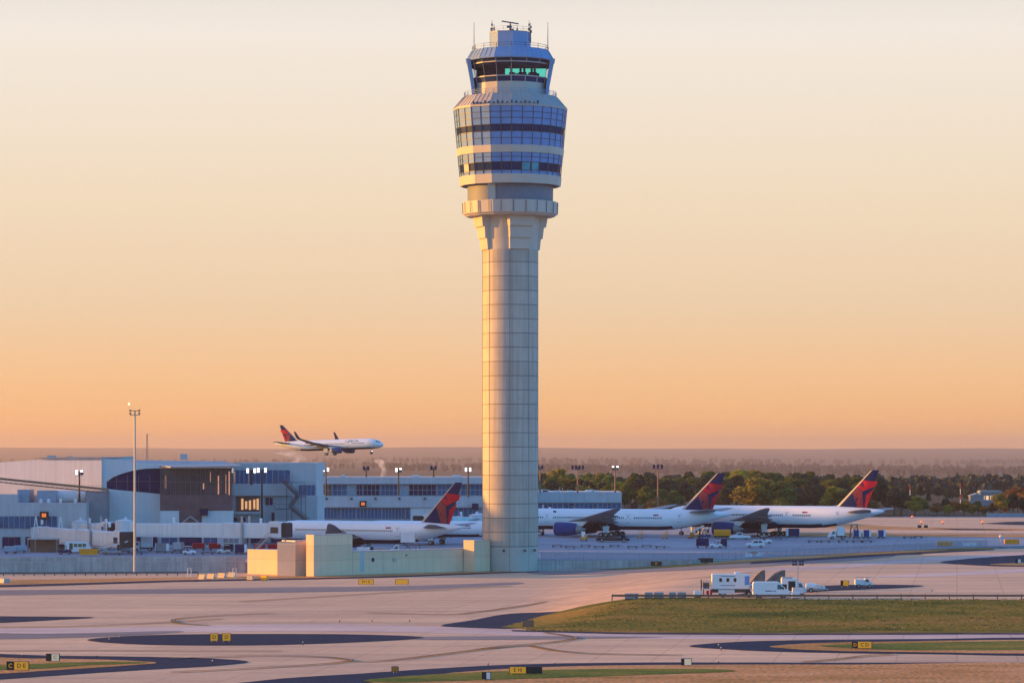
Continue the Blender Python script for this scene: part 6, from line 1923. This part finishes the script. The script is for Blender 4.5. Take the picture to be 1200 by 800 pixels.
for i, (px, lab) in enumerate(((953, 'empty flat dolly at the left end of the row before the far jet tail'), (967, 'empty flat dolly second in the row before the far jet tail'), (988, 'empty flat dolly in front of the white box truck'), (1005, 'empty flat dolly in front of the dark work stand'), (1016, 'empty flat dolly at the right end of the row before the far jet tail'))):
    dolly(lab, at(px, 803), 0, 2.8, 1.5)
dolly('dark dolly parked alone beyond the blue containers', at(1064, 832), 0, 2.6, 1.6, None); dolly('dark dolly with drawbar at the edge of the far grass strip', at(1076, 834), 0, 2.4, 1.6, None)
for px, Y, w, lab in ((1107, 779, 3.6, 'yellow equipment crate on the fence line, left one of two'), (1185.5, 792, 3.6, 'yellow equipment crate beyond the end of the fence')):
    t = thing('equipment_crate', lab, 'crate', at(px, Y))
    b = MB(); b.box(-w / 2, w / 2, -.6, .6, .1, 1.25); b.build('body', 'yellow', t)
    b = MB()
    for x in (-w / 2 + .15, -.6, .6, w / 2 - .15): b.box(x - .06, x + .06, -.66, -.602, .1, 1.25)
    b.build('rib', 'orange', t)
for px, Y, lab, m in ((1132.5, 781, 'white water barrier at the end of the fence, left of two', 'white_paint'), (1140.5, 782, 'cream water barrier at the end of the fence, right of two', 'offwhite'), (877.5, 716, 'white barrier at the foot of the fence, left one', 'white_paint'), (890, 722, 'white barrier at the foot of the fence, right one', 'white_paint')):
    t = tag(MB().prism([(-.3, 0), (.3, 0), (.25, .25), (.12, .5), (.12, .85), (-.12, .85), (-.12, .5), (-.25, .25)], -.8, .8, 'x').build('water_barrier', m, loc=at(px, Y)), lab, 'barrier', 'water barriers on the apron edge')
t = thing('traffic_barricade', 'orange striped barricade at the foot of the fence', 'barricade', at(883, 719))
b = MB(); b.box(-1.0, 1.0, -.05, .05, .6, 1.0); b.build('board', 'orange', t)
b = MB()
for x in (-.8, .8): b.obox((x, -.4, 0), (x, 0, 1.2), .06, .06); b.obox((x, .4, 0), (x, 0, 1.2), .06, .06)
b.build('leg', 'white_paint', t)
t = thing('globe_lamp', 'white globe lamp on a short post beyond the fence end', 'lamp', at(1173, 800))
b = MB(); b.tube((0, 0, 0), (0, 0, 1.2), .07, n=8); b.build('post', 'steel', t)
b = MB(); b.lathe([(.05, 1.2), (.4, 1.35), (.52, 1.65), (.4, 1.95), (.05, 2.1)], n=16); b.build('globe', 'edge_lamp', t, smooth=True)
for px, py in ((1069, 607.5), (1080, 614), (1105, 614), (1151.5, 614)):
    p = ap(px, py); t = thing('runway_light', 'warm lit runway lamp on the far taxiway beyond the jets', 'runway light', p, 0, 'lit runway lamps on the far taxiway')
    b = MB(); b.tube((0, 0, 0), (0, 0, .5), .12, n=8); b.build('stem', 'dark', t)
    b = MB(); b.lathe([(.05, .5), (.38, .6), (.38, .9), (.05, 1.05)], n=10); b.build('lamp', 'orange_lamp', t, smooth=True)

# concrete blocks on the left verge
M['block_conc'] = mat('concrete with painted sun warmth', (0.50, 0.42, 0.30), 0.85, var=.15)  # warm sunlight mixed into the concrete colour
for px, w, lab, m in ((237, 1.6, 'leftmost concrete block in the row on the left verge'), (247.5, 1.9, 'second concrete block in the row on the left verge'), (260, 1.9, 'third concrete block in the row on the left verge'), (272, 2.0, 'fourth and palest concrete block in the row on the left verge')) and [(237, 1.6, 'leftmost concrete block in the row on the left verge', 'block_conc'), (247.5, 1.9, 'second concrete block in the row on the left verge', 'block_conc'), (260, 1.9, 'third concrete block in the row on the left verge', 'block_conc'), (272, 2.0, 'fourth and palest concrete block in the row on the left verge', 'concrete')]:
    tag(MB().prism([(-.42, 0), (.42, 0), (.36, .3), (.16, .55), (.14, 1.0), (-.14, 1.0), (-.16, .55), (-.36, .3)], -w / 2, w / 2, 'x').build('concrete_block', m, loc=gp(px, 678.2 - (px - 237) * .07)), lab, 'concrete block', 'concrete blocks on the left verge').rotation_euler = (0, 0, R(-38))
tag(MB().prism([(-.7, 0), (.7, 0), (.6, .9), (-.6, .9)], -1.9, 1.9, 'x').build('concrete_block', 'concrete', loc=gp(3, 682.5)), 'long pale concrete block at the left edge of the verge', 'concrete block').rotation_euler = (0, 0, R(-55))
for px, m, lab in ((293.5, 'block_conc', 'small sandy box at the corner of the service building'), (310, 'bright_yellow', 'bright yellow box standing before the service building')):
    t = thing('marker_box', lab, 'box', gp(px, 680.2), R(-30))
    b = MB(); b.box(-.7, .7, -.3, .3, .2, 1.05); o = b.build('body', m, t); bv = o.modifiers.new('bevel', 'BEVEL'); bv.width = .06; bv.segments = 2
    b = MB()
    for x in (-.5, .5): b.box(x - .06, x + .06, -.1, .1, 0, .2)
    b.build('foot', 'darkgrey', t)
# posts at the left wall
for px, lab in ((222, 'thin double post at the left end of the concrete block row'), (275, 'pale twin stand pipe before the left retaining wall')):
    t = thing('stand_pipe', lab, 'post', gp(px, 676))
    for x in (-.35, .35):
        b = MB(); b.tube((x, 0, 0), (x, 0, 1.9), .07, n=8); b.build('pipe', 'offwhite', t)
    b = MB(); b.obox((-.35, 0, 1.9), (.35, 0, 1.9), .1, .1); b.build('crossbar', 'offwhite', t)

# ---------------------------------------------------------------- taxiway signs
def sign(label, px, py_foot, segs, h=1.0, group=None, deg=0, pole=.25):
    """segs: (width, face material, legend, legend material)"""
    p = gp(px, py_foot)
    t = V('taxiway_sign', label, 'taxiway sign', p, deg, group)
    W = sum(s[0] for s in segs); x = -W / 2
    b = MB(); b.box(-W / 2 - .05, W / 2 + .05, -.12, .12, pole - .04, pole + h + .05); b.build('cabinet', 'sign_black', t)
    for w, m, tx, tm in segs:
        b = MB(); b.box(x + .03, x + w - .03, -.15, -.121, pole, pole + h); f = b.build('face', m, t)
        if tx:
            text_mesh('legend', tx, h * .74, tm, f, (x + w / 2, -.165, pole + h * .5), (R(90), 0, 0), .008, bold=.006)
        x += w
    for i in range(max(2, int(W / .9))):
        xx = lerp(-W / 2 + .2, W / 2 - .2, i / (max(2, int(W / .9)) - 1))
        b = MB(); b.tube((xx, 0, 0), (xx, 0, pole), .05, n=6); b.build('leg', 'steel', t)
    return t
Yw, Bk = 'sign_yellow', 'sign_black'
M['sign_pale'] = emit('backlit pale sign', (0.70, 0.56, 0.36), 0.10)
sign('yellow sign with a row of dark letters in front of the service building', 429, 685.6, [(2.9, Yw, 'E11 E', Bk)], .95)
sign('plain bright yellow sign right of the lettered one, before the service building', 471, 685.4, [(2.5, Yw, '', Bk)], .9)
sign('left yellow panel of a pair standing on the dark asphalt island', 251, 752.2, [(1.05, Yw, 'D', Bk)], .95, 'pair of small yellow signs')
sign('right yellow panel of a pair standing on the dark asphalt island', 265.5, 752.2, [(1.15, Yw, 'D', Bk)], .95, 'pair of small yellow signs')
sign('black and yellow lettered sign on the left grass island', 21, 786.6, [(.85, Bk, 'C', Yw), (1.75, Yw, 'D E', Bk)], .95)
sign('small sign with black end and sunlit pale face above the left grass island', 62, 776.0, [(.62, Bk, '', Yw), (.98, 'sign_pale', 'C', 'orange')], .85)
sign('long yellow sign with black right half on the near grass strip', 616, 790.8, [(1.95, Yw, 'E 10', Bk), (1.85, Bk, '', Yw)], .75)
sign('tiny sign with pale and dark halves at the bottom of the near grass strip', 570, 797.5, [(.45, 'sign_black', '', Yw), (.5, 'white_paint', '', Bk)], .75)
sign('orange and black lettered sign on the narrow grass island at right', 1010, 761.0, [(.72, Bk, 'D', Yw), (1.85, Yw, 'C D', Bk)], .85, None)
sign('white topped little sign on the shoulder of the near strip', 804.5, 781.0, [(.32, Bk, '', Yw), (.9, 'sign_pale', '', Bk)], .75, None)
sign('brown backed sign at the pointed tip of the grass bank', 619, 735.6, [(1.5, 'rust_steel', '', Bk)], .9)
sign('orange marker sign at the edge of the near asphalt band', 463, 788.6, [(.75, 'orange', '', Bk)], .55, None)
sign('yellow sign with a dark end on the concrete behind the bank', 990, 687.5, [(.35, Bk, '', Yw), (1.0, Yw, '', Bk)], .85, None)
for px, py, w, lab in ((769, 663.5, 2.3, 'black sign on the verge below the fence, left one with a dim letter'), (827, 659.6, 3.2, 'wide black sign on the verge below the fence, right one')):
    sign(lab, px, py, [(w, Bk, 'D' if px == 769 else '', Yw)], .85)
for px, lab in ((1193, 'small dark sign with lit face at the right edge of the dark taxiway patch'),):
    sign(lab, px, 660.6, [(.5, Bk, '', Yw), (.6, 'offwhite', '', Yw)], .8)
for px, lab in ((1077.5, 'black sign, left of two beside the far runway lamps'), (1085, 'black sign, right of two beside the far runway lamps')):
    p = ap(px, 619); t = V('taxiway_sign', lab, 'taxiway sign', p, 0, 'far black signs')
    b = MB(); b.box(-.55, .55, -.1, .1, .2, 1.0); b.build('cabinet', 'sign_black', t)
    for x in (-.4, .4):
        b = MB(); b.tube((x, 0, 0), (x, 0, .2), .05, n=6); b.build('leg', 'steel', t)
# small edge lamps on the asphalt
for px, py in ((26, 769.6), (113, 770.4), (128, 751), (140, 748), (249, 777), (355, 755), (572, 779.5), (650, 778.8), (842, 758), (845, 761.5), (842, 776.9), (986, 751), (480, 727.5), (436, 727.5), (398, 728), (982, 698), (1092, 692)):
    t = thing('edge_light', 'tiny pale edge lamp standing at the border of the taxiway asphalt', 'edge light', gp(px, py + .6), 0, 'taxiway edge lamps')
    b = MB(); b.tube((0, 0, 0), (0, 0, .35), .06, n=6); b.build('stem', 'dark', t)
    b = MB(); b.lathe([(.02, .35), (.07, .38), (.07, .48), (.02, .52)], n=8); b.build('lens', 'edge_lamp', t, smooth=True)
# ---------------------------------------------------------------- trees
def leaf_mat(name, c, var=.35):
    m, nt, b = new_mat(name)
    N, L = nt.nodes, nt.links
    b.inputs['Roughness'].default_value = .8; b.inputs['Specular IOR Level'].default_value = .15
    tx = N.new('ShaderNodeTexCoord'); nz = N.new('ShaderNodeTexNoise'); nz.inputs['Scale'].default_value = .55; nz.inputs['Detail'].default_value = 3
    L.new(tx.outputs['Object'], nz.inputs['Vector'])
    oi = N.new('ShaderNodeObjectInfo')
    rp = N.new('ShaderNodeValToRGB')
    rp.color_ramp.elements[0].position = .32; rp.color_ramp.elements[1].position = .68
    rp.color_ramp.elements[0].color = tuple(v * (1 - var) for v in c) + (1,); rp.color_ramp.elements[1].color = tuple(v * (1 + var) for v in c) + (1,)
    L.new(nz.outputs['Fac'], rp.inputs['Fac'])
    hv = N.new('ShaderNodeHueSaturation')
    m1 = N.new('ShaderNodeMapRange'); m1.inputs['To Min'].default_value = .475; m1.inputs['To Max'].default_value = .525
    m2 = N.new('ShaderNodeMapRange'); m2.inputs['To Min'].default_value = .7; m2.inputs['To Max'].default_value = 1.3
    L.new(oi.outputs['Random'], m1.inputs['Value']); L.new(oi.outputs['Random'], m2.inputs['Value'])
    L.new(m1.outputs[0], hv.inputs['Hue']); L.new(m2.outputs[0], hv.inputs['Value']); L.new(rp.outputs[0], hv.inputs['Color'])
    L.new(hv.outputs[0], b.inputs['Base Color'])
    tr = N.new('ShaderNodeBsdfTranslucent'); mx = N.new('ShaderNodeMixShader'); mx.inputs[0].default_value = .25
    L.new(hv.outputs[0], tr.inputs[0]); L.new(b.outputs[0], mx.inputs[1]); L.new(tr.outputs[0], mx.inputs[2])
    L.new(mx.outputs[0], N['Material Output'].inputs['Surface'])
    return m
M['leaf_dark'] = leaf_mat('dark green leaves', (0.036, 0.064, 0.036))
M['leaf_green'] = leaf_mat('spring green leaves', (0.115, 0.150, 0.026))
M['leaf_yellow'] = leaf_mat('yellow green leaves', (0.24, 0.215, 0.03))
M['leaf_rust'] = leaf_mat('rusty brown leaves', (0.22, 0.11, 0.035))
M['leaf_bare'] = leaf_mat('bare purple brown twigs', (0.060, 0.045, 0.040))
M['bark'] = mat('bark', (0.07, 0.05, 0.04), .9)
def crown_mesh(seed, H, Wd, n, leaf, conifer=False):
    g = np.random.default_rng(seed)
    pts, nrm = [], []
    if conifer:
        z = H * (.12 + .88 * g.random(n) ** 1.4)
        rad = Wd * .5 * (1.02 - (z - H * .12) / (H * .88)) * (.45 + .55 * g.random(n)) * (.8 + .25 * np.sin(z * 4.3))
        a = g.random(n) * 6.283
        c = np.stack([rad * np.cos(a), rad * np.sin(a), z], 1)
    else:
        lob = []
        for k in range(9):
            a = g.random() * 6.283; rr_ = Wd * .5 * g.uniform(.15, .62); zz = H * g.uniform(.38, .86)
            lob.append((rr_ * math.cos(a), rr_ * math.sin(a), zz, Wd * g.uniform(.17, .29) * (1.25 - .5 * zz / H)))
        lob.append((0, 0, H * .88, Wd * .17)); lob.append((0, 0, H * .55, Wd * .33))
        c = []
        for i in range(n):
            x, y, z, r_ = lob[g.integers(len(lob))]
            d = g.normal(size=3); d /= np.linalg.norm(d)
            q = r_ * (.72 + .36 * g.random()) * (1 + .12 * math.sin(7 * d[0] + 5 * d[2]))
            c.append((x + d[0] * q, y + d[1] * q, z + d[2] * q * .85))
        c = np.array(c)
    s = leaf * g.uniform(.6, 1.3, n)
    u = g.normal(size=(n, 3)); u /= np.linalg.norm(u, axis=1)[:, None]
    w = np.cross(u, g.normal(size=(n, 3))); w /= np.linalg.norm(w, axis=1)[:, None]
    v = np.stack([c - u * s[:, None], c + w * s[:, None] * .7, c + u * s[:, None], c - w * s[:, None] * .7], 1).reshape(-1, 3)
    return v
def quad_mesh(name, v, mats, mi=None):
    n = len(v) // 4
    me = bpy.data.meshes.new(name)
    me.vertices.add(len(v)); me.vertices.foreach_set('co', v.astype(np.float32).ravel())
    me.loops.add(n * 4); me.loops.foreach_set('vertex_index', np.arange(n * 4, dtype=np.int32))
    me.polygons.add(n); me.polygons.foreach_set('loop_start', np.arange(0, n * 4, 4, dtype=np.int32)); me.polygons.foreach_set('loop_total', np.full(n, 4, np.int32))
    for m in mats: me.materials.append(M[m])
    if mi is not None: me.polygons.foreach_set('material_index', mi)
    me.update(calc_edges=True)
    return me
def tree_proto(seed, H, Wd, n, leafm, leaf=.5, conifer=False):
    t = thing('tree', 'x', 'tree', (0, -400, -50))
    o = bpy.data.objects.new('crown', quad_mesh('crown', crown_mesh(seed, H, Wd, n, leaf, conifer), [leafm])); COL.objects.link(o); o.parent = t
    b = MB(); b.tube((0, 0, -.5), (.1, .1, H * (.9 if conifer else .55)), H * .022, H * .008, 8)
    if not conifer:
        rnd = random.Random(seed)
        for k in range(6):
            a = rnd.random() * 6.28; z0 = H * rnd.uniform(.22, .45)
            b.tube((0, 0, z0), (Wd * .3 * math.cos(a), Wd * .3 * math.sin(a), z0 + H * rnd.uniform(.15, .35)), H * .009, H * .003, 6)
    b.build('trunk', 'bark', t)
    return t
PR = {
    'dark': [tree_proto(1, 16, 11, 5200, 'leaf_dark', .46), tree_proto(2, 17, 9.5, 5200, 'leaf_dark', .46)],
    'green': [tree_proto(3, 16, 11, 5200, 'leaf_green', .42), tree_proto(4, 15, 12, 5200, 'leaf_green', .42)],
    'yellow': [tree_proto(5, 15, 12, 5200, 'leaf_yellow', .42), tree_proto(6, 14, 10, 4800, 'leaf_yellow', .42)],
    'rust': [tree_proto(7, 10, 10, 3400, 'leaf_rust', .36), tree_proto(8, 9, 8, 2800, 'leaf_rust', .36)],
    'bare': [tree_proto(9, 14, 9, 1300, 'leaf_bare', .35)],
    'pine': [tree_proto(10, 18, 8, 2200, 'leaf_dark', .5, True), tree_proto(12, 16, 7, 2000, 'leaf_dark', .5, True)],
}
used_proto = set()
KIND = {'dark': 'dark green', 'green': 'spring green', 'yellow': 'yellow green', 'rust': 'rusty brown', 'bare': 'nearly bare brown', 'pine': 'dark pointed'}
def place_tree(kind, px, Y, top_py, where, nm='tree', wide=1.0):
    pr = PR[kind][rt.randrange(len(PR[kind]))]
    H0 = pr.children[0].dimensions.z if False else {'dark': 16, 'green': 15.5, 'yellow': 14.5, 'rust': 9.5, 'bare': 14, 'pine': 17}[kind]
    x = xat(px, Y); z = land_z(x, Y)
    h = zat(top_py, Y) - z
    k = max(.25, h / H0)
    lab = f'{KIND[kind]} tree {where}'
    kw = k * rt.uniform(1.05, 1.55) * wide
    key = pr.name
    if key not in used_proto:
        used_proto.add(key)
        pr.location = (x, Y, z); pr.rotation_euler = (0, 0, rt.random() * 6.28); pr.scale = (kw, kw, k)
        pr['label'] = lab; pr['group'] = 'trees beyond the apron'
        return pr
    return dup(pr, (x, Y, z), rt.random() * 6.28, lab, 'trees beyond the apron', (kw, kw, k))
rt = random.Random(21)
def zone(px):
    if px < 730: return 'in the wood behind the pier building roof'
    if px < 800: return 'in the wood behind the lone brown mast'
    if px < 870: return 'in the wood between the two right-hand fins, left part'
    if px < 940: return 'in the wood above the fuselage of the farthest right jet'
    if px < 1000: return 'in the wood just left of the farthest right fin'
    if px < 1060: return 'in the wood just right of the farthest right fin'
    return 'in the wood at the right edge of the view'
sil = [(620, 556), (650, 553), (690, 557), (720, 556), (760, 556), (800, 557), (822, 553), (845, 550), (880, 551), (920, 553), (960, 554), (1000, 556), (1030, 556), (1060, 570), (1100, 570), (1120, 576), (1140, 584), (1170, 580), (1200, 574), (1260, 576)]
def silh(px):
    for (a, ya), (b, yb) in zip(sil, sil[1:]):
        if a <= px <= b: return lerp(ya, yb, (px - a) / (b - a))
    return 560
# back rows, middle rows, front row
for Y, step, dy, kinds in ((1330, 13, -1, ('dark', 'green', 'dark', 'yellow')), (1260, 14, 2, ('dark', 'dark', 'green', 'green')), (1190, 15, 7, ('dark', 'green', 'dark', 'green', 'dark')), (1130, 17, 15, ('dark', 'green', 'green', 'dark'))):
    px = 606.0
    while px < 1060:
        k = kinds[rt.randrange(len(kinds))]
        if 820 < px < 905 and rt.random() < .55: k = rt.choice(('yellow', 'green'))
        if 640 < px < 720 and Y > 1240 and rt.random() < .5: k = 'green'
        place_tree(k, px + rt.uniform(-4, 4), Y + rt.uniform(-22, 22), silh(px) + dy + rt.uniform(-2.5, 5), zone(px))
        px += step * rt.uniform(.95, 1.6)
for px, Y, top, k, w in ((885, 1105, 561, 'yellow', 1.15), (921, 1100, 571, 'green', 1.2), (898, 1112, 566, 'yellow', 1), (975, 1105, 568, 'yellow', 1.1), (990, 1100, 574, 'green', 1.1), (955, 1110, 570, 'dark', 1), (770, 1100, 584, 'rust', 1.3), (782, 1098, 588, 'rust', 1.2), (760, 1102, 589, 'rust', 1), (741, 1100, 588, 'bare', 1), (680, 1105, 570, 'yellow', .9), (1025, 1112, 562, 'dark', 1.1), (1048, 1108, 570, 'dark', 1.1), (1016, 1100, 580, 'rust', 1)):
    place_tree(k, px, Y, top, 'standing out in front of the dark wood, ' + ('below the yellow green crowns' if 860 < px < 1000 else 'beside the brown mast' if px < 800 else 'right of the last fin'), wide=w)
right = [(1056, 1110, 575, 'dark', 1.1), (1072, 1104, 580, 'yellow', 1.2), (1083, 1110, 586, 'green', 1), (1098, 1100, 588, 'rust', 1.2), (1108, 1112, 584, 'dark', 1), (1118, 1104, 588, 'rust', 1.1), (1112, 1096, 592, 'yellow', 1.1), (1130, 1102, 587, 'yellow', 1.3), (1140, 1096, 590, 'yellow', 1.2), (1146, 1106, 586, 'green', 1.2), (1152, 1098, 592, 'rust', 1.2), (1163, 1108, 588, 'rust', 1), (1173, 1100, 579, 'yellow', .9), (1178, 1112, 588, 'rust', 1.1), (1187, 1102, 579, 'dark', 1.2), (1199, 1104, 582, 'dark', 1.2), (1210, 1108, 576, 'rust', 1.2), (1192, 1150, 569, 'rust', 1.4), (1204, 1148, 570, 'rust', 1.4), (1225, 1120, 575, 'dark', 1.2)]
for px, Y, top, k, w in right:
    place_tree(k, px, Y, top, 'in the low mixed row at the right end of the far taxiway', wide=w)
px = 1052.0
while px < 1240:
    place_tree(rt.choice(('dark', 'pine', 'dark')), px, 1400 + rt.uniform(-30, 30), 571 + rt.uniform(-3, 3) if px < 1122 else 575 + rt.uniform(-3, 4), 'in the dark belt behind the low mixed row at right')
    px += rt.uniform(7, 12)
for px in (1122, 1130, 1137, 1146, 1152, 1160, 1168, 1176, 1182, 1194):
    place_tree(rt.choice(('pine', 'pine', 'dark')), px, 1760 + rt.uniform(-40, 40), 556 + rt.uniform(-1.5, 3), 'in the tall dark clump above the sunlit house')
# house among the trees at the right
t = thing('sunlit_house', 'pale house among the trees with low-sun glow put into its windows', 'house', pt(1158, 586, 1300))
b = MB(); b.box(-3.2, 5.5, 0, 7, -12, 3.2); b.build('wall', 'b_dark', t)
b = MB(); b.prism([(-3.8, 3.2), (6, 3.2), (5, 4.0), (-3, 4.0)], -.5, 7.5, 'y'); b.build('roof', 'b_roof', t)
M['sun_glint_glow'] = emit('painted low sun on window', (1.0, .55, .25), .35)  # low sun on the panes is put in as emission
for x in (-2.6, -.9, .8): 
    b = MB(); b.box(x, x + 1.1, -.06, -.01, .2, 1.9); b.build('window', 'sun_glint_glow', t)
t = thing('sunlit_house', 'lower pale annex left of the sunlit house', 'house', pt(1144.5, 588, 1290))
b = MB(); b.box(-2.6, 3.0, 0, 6, -12, 2.6); b.build('wall', 'b_dark', t)
b = MB(); b.prism([(-3, 2.6), (3.4, 2.6), (.2, 3.6)], -.3, 6.3, 'y'); b.build('roof', 'b_roof', t)
t = thing('blast_fence', 'long low grey blast fence under the trees at the right edge', 'blast fence', (0, 0, 0))
Y = 1078
b = MB(); b.box(xat(1157, Y), xat(1290, Y), Y, Y + .4, 3.9, zat(601.2, Y)); b.build('panel', 'b_blue', t)
for i in range(14):
    x = xat(1157 + i * 10, Y); b = MB(); b.box(x - .12, x + .12, Y - .2, Y - .01, 3.9, zat(600.2, Y)); b.build('post', 'grey_paint', t)
b = MB(); b.box(xat(1060, Y), xat(1156.6, Y), Y, Y + .3, 3.9, zat(604.6, Y)); b.build('low_panel', 'b_dark', t)

# ---------------------------------------------------------------- far woods: one mass each
def far_wood(Y0, Y1, n, hmin, hmax, label, px0, px1, leaf, seed, m='leaf_dark', clump=.0):
    g = np.random.default_rng(seed)
    V_, I_ = [], []
    for _ in range(n):
        Y = g.uniform(Y0, Y1); px = g.uniform(px0, px1)
        x = xat(px, Y)
        if mnoise.noise(Vector((x * (.004 if Y < 5000 else .0012), Y * .0012, seed))) < clump: continue
        z = land_z(x, Y); h = g.uniform(hmin, hmax); w = h * g.uniform(.45, .8)
        k = 70
        d = g.normal(size=(k, 3)); d /= np.linalg.norm(d, axis=1)[:, None]
        rr_ = .55 + .5 * g.random(k)
        c = np.stack([x + d[:, 0] * w * .5 * rr_, Y + d[:, 1] * w * .5 * rr_, z + h * .55 + d[:, 2] * h * .45 * rr_], 1)
        u = g.normal(size=(k, 3)); u /= np.linalg.norm(u, axis=1)[:, None]
        q = np.cross(u, g.normal(size=(k, 3))); q /= np.linalg.norm(q, axis=1)[:, None]
        s = leaf * g.uniform(.6, 1.3, k)[:, None]
        V_.append(np.stack([c - u * s, c + q * s * .8, c + u * s, c - q * s * .8], 1).reshape(-1, 3))
    v = np.concatenate(V_)
    o = bpy.data.objects.new('far_wood', quad_mesh('far_wood', v, [m])); COL.objects.link(o)
    tag(o, label, 'wood', kind='stuff')
M['far_leaf'] = mat('far wood leaves with haze tint', (0.060, 0.058, 0.058), .9, var=.4, scale=.02)  # leaf colour lightened towards grey to add to the thin haze
M['wood_leaf'] = mat('near wood leaves', (0.032, 0.050, 0.036), .9, var=.4, scale=.02)
far_wood(1600, 2100, 420, 6, 10, 'dark wood behind the nearer trees', 560, 1260, 1.6, 31, 'wood_leaf', -.15)
far_wood(6300, 8600, 1500, 11, 19, 'purple hazy wood on the first rise', -60, 1260, 2.4, 32, 'far_leaf', -.12)
far_wood(10500, 13500, 900, 13, 22, 'pale hazy wood on the second rise', -60, 1260, 3.6, 33, 'far_leaf', -.05)

# ---------------------------------------------------------------- steam
def steam(label, px, py0, py1, Y, w, dens):
    z0, z1 = zat(py1, Y), zat(py0, Y); x = xat(px, Y)
    t = MB()
    prof = []
    rings = []
    for i in range(9):
        q = i / 8
        r_ = w * (.35 + .55 * q + .15 * math.sin(q * 9)) * (1 if q < .9 else .5)
        cx_ = .5 * w * math.sin(q * 5)
        rings.append([(x + cx_ + r_ * math.cos(a), Y + r_ * math.sin(a), lerp(z0, z1, q)) for a in [6.283 * j / 14 for j in range(14)]])
    t.loft(rings)
    m = bpy.data.materials.new('steam'); m.use_nodes = True; nt = m.node_tree; nt.nodes.clear()
    o_ = nt.nodes.new('ShaderNodeOutputMaterial'); pv = nt.nodes.new('ShaderNodeVolumePrincipled'); nz = nt.nodes.new('ShaderNodeTexNoise'); mr = nt.nodes.new('ShaderNodeMapRange'); tx = nt.nodes.new('ShaderNodeTexCoord')
    nz.inputs['Scale'].default_value = .45; nz.inputs['Detail'].default_value = 3
    mr.inputs['From Min'].default_value = .42; mr.inputs['From Max'].default_value = .75; mr.inputs['To Min'].default_value = 0; mr.inputs['To Max'].default_value = dens
    pv.inputs['Color'].default_value = (.95, .93, .90, 1)
    nt.links.new(tx.outputs['Object'], nz.inputs['Vector']); nt.links.new(nz.outputs['Fac'], mr.inputs['Value']); nt.links.new(mr.outputs[0], pv.inputs['Density']); nt.links.new(pv.outputs[0], o_.inputs['Volume'])
    o = t.build('steam_plume', m)
    tag(o, label, 'steam', kind='stuff')
steam('thin white steam plume rising behind the concourse roof', 447, 537, 559, 1010, 1.7, .55)
steam('wide faint steam cloud behind the concourse block under the landing airliner', 345, 529, 543, 1010, 4.5, .16)
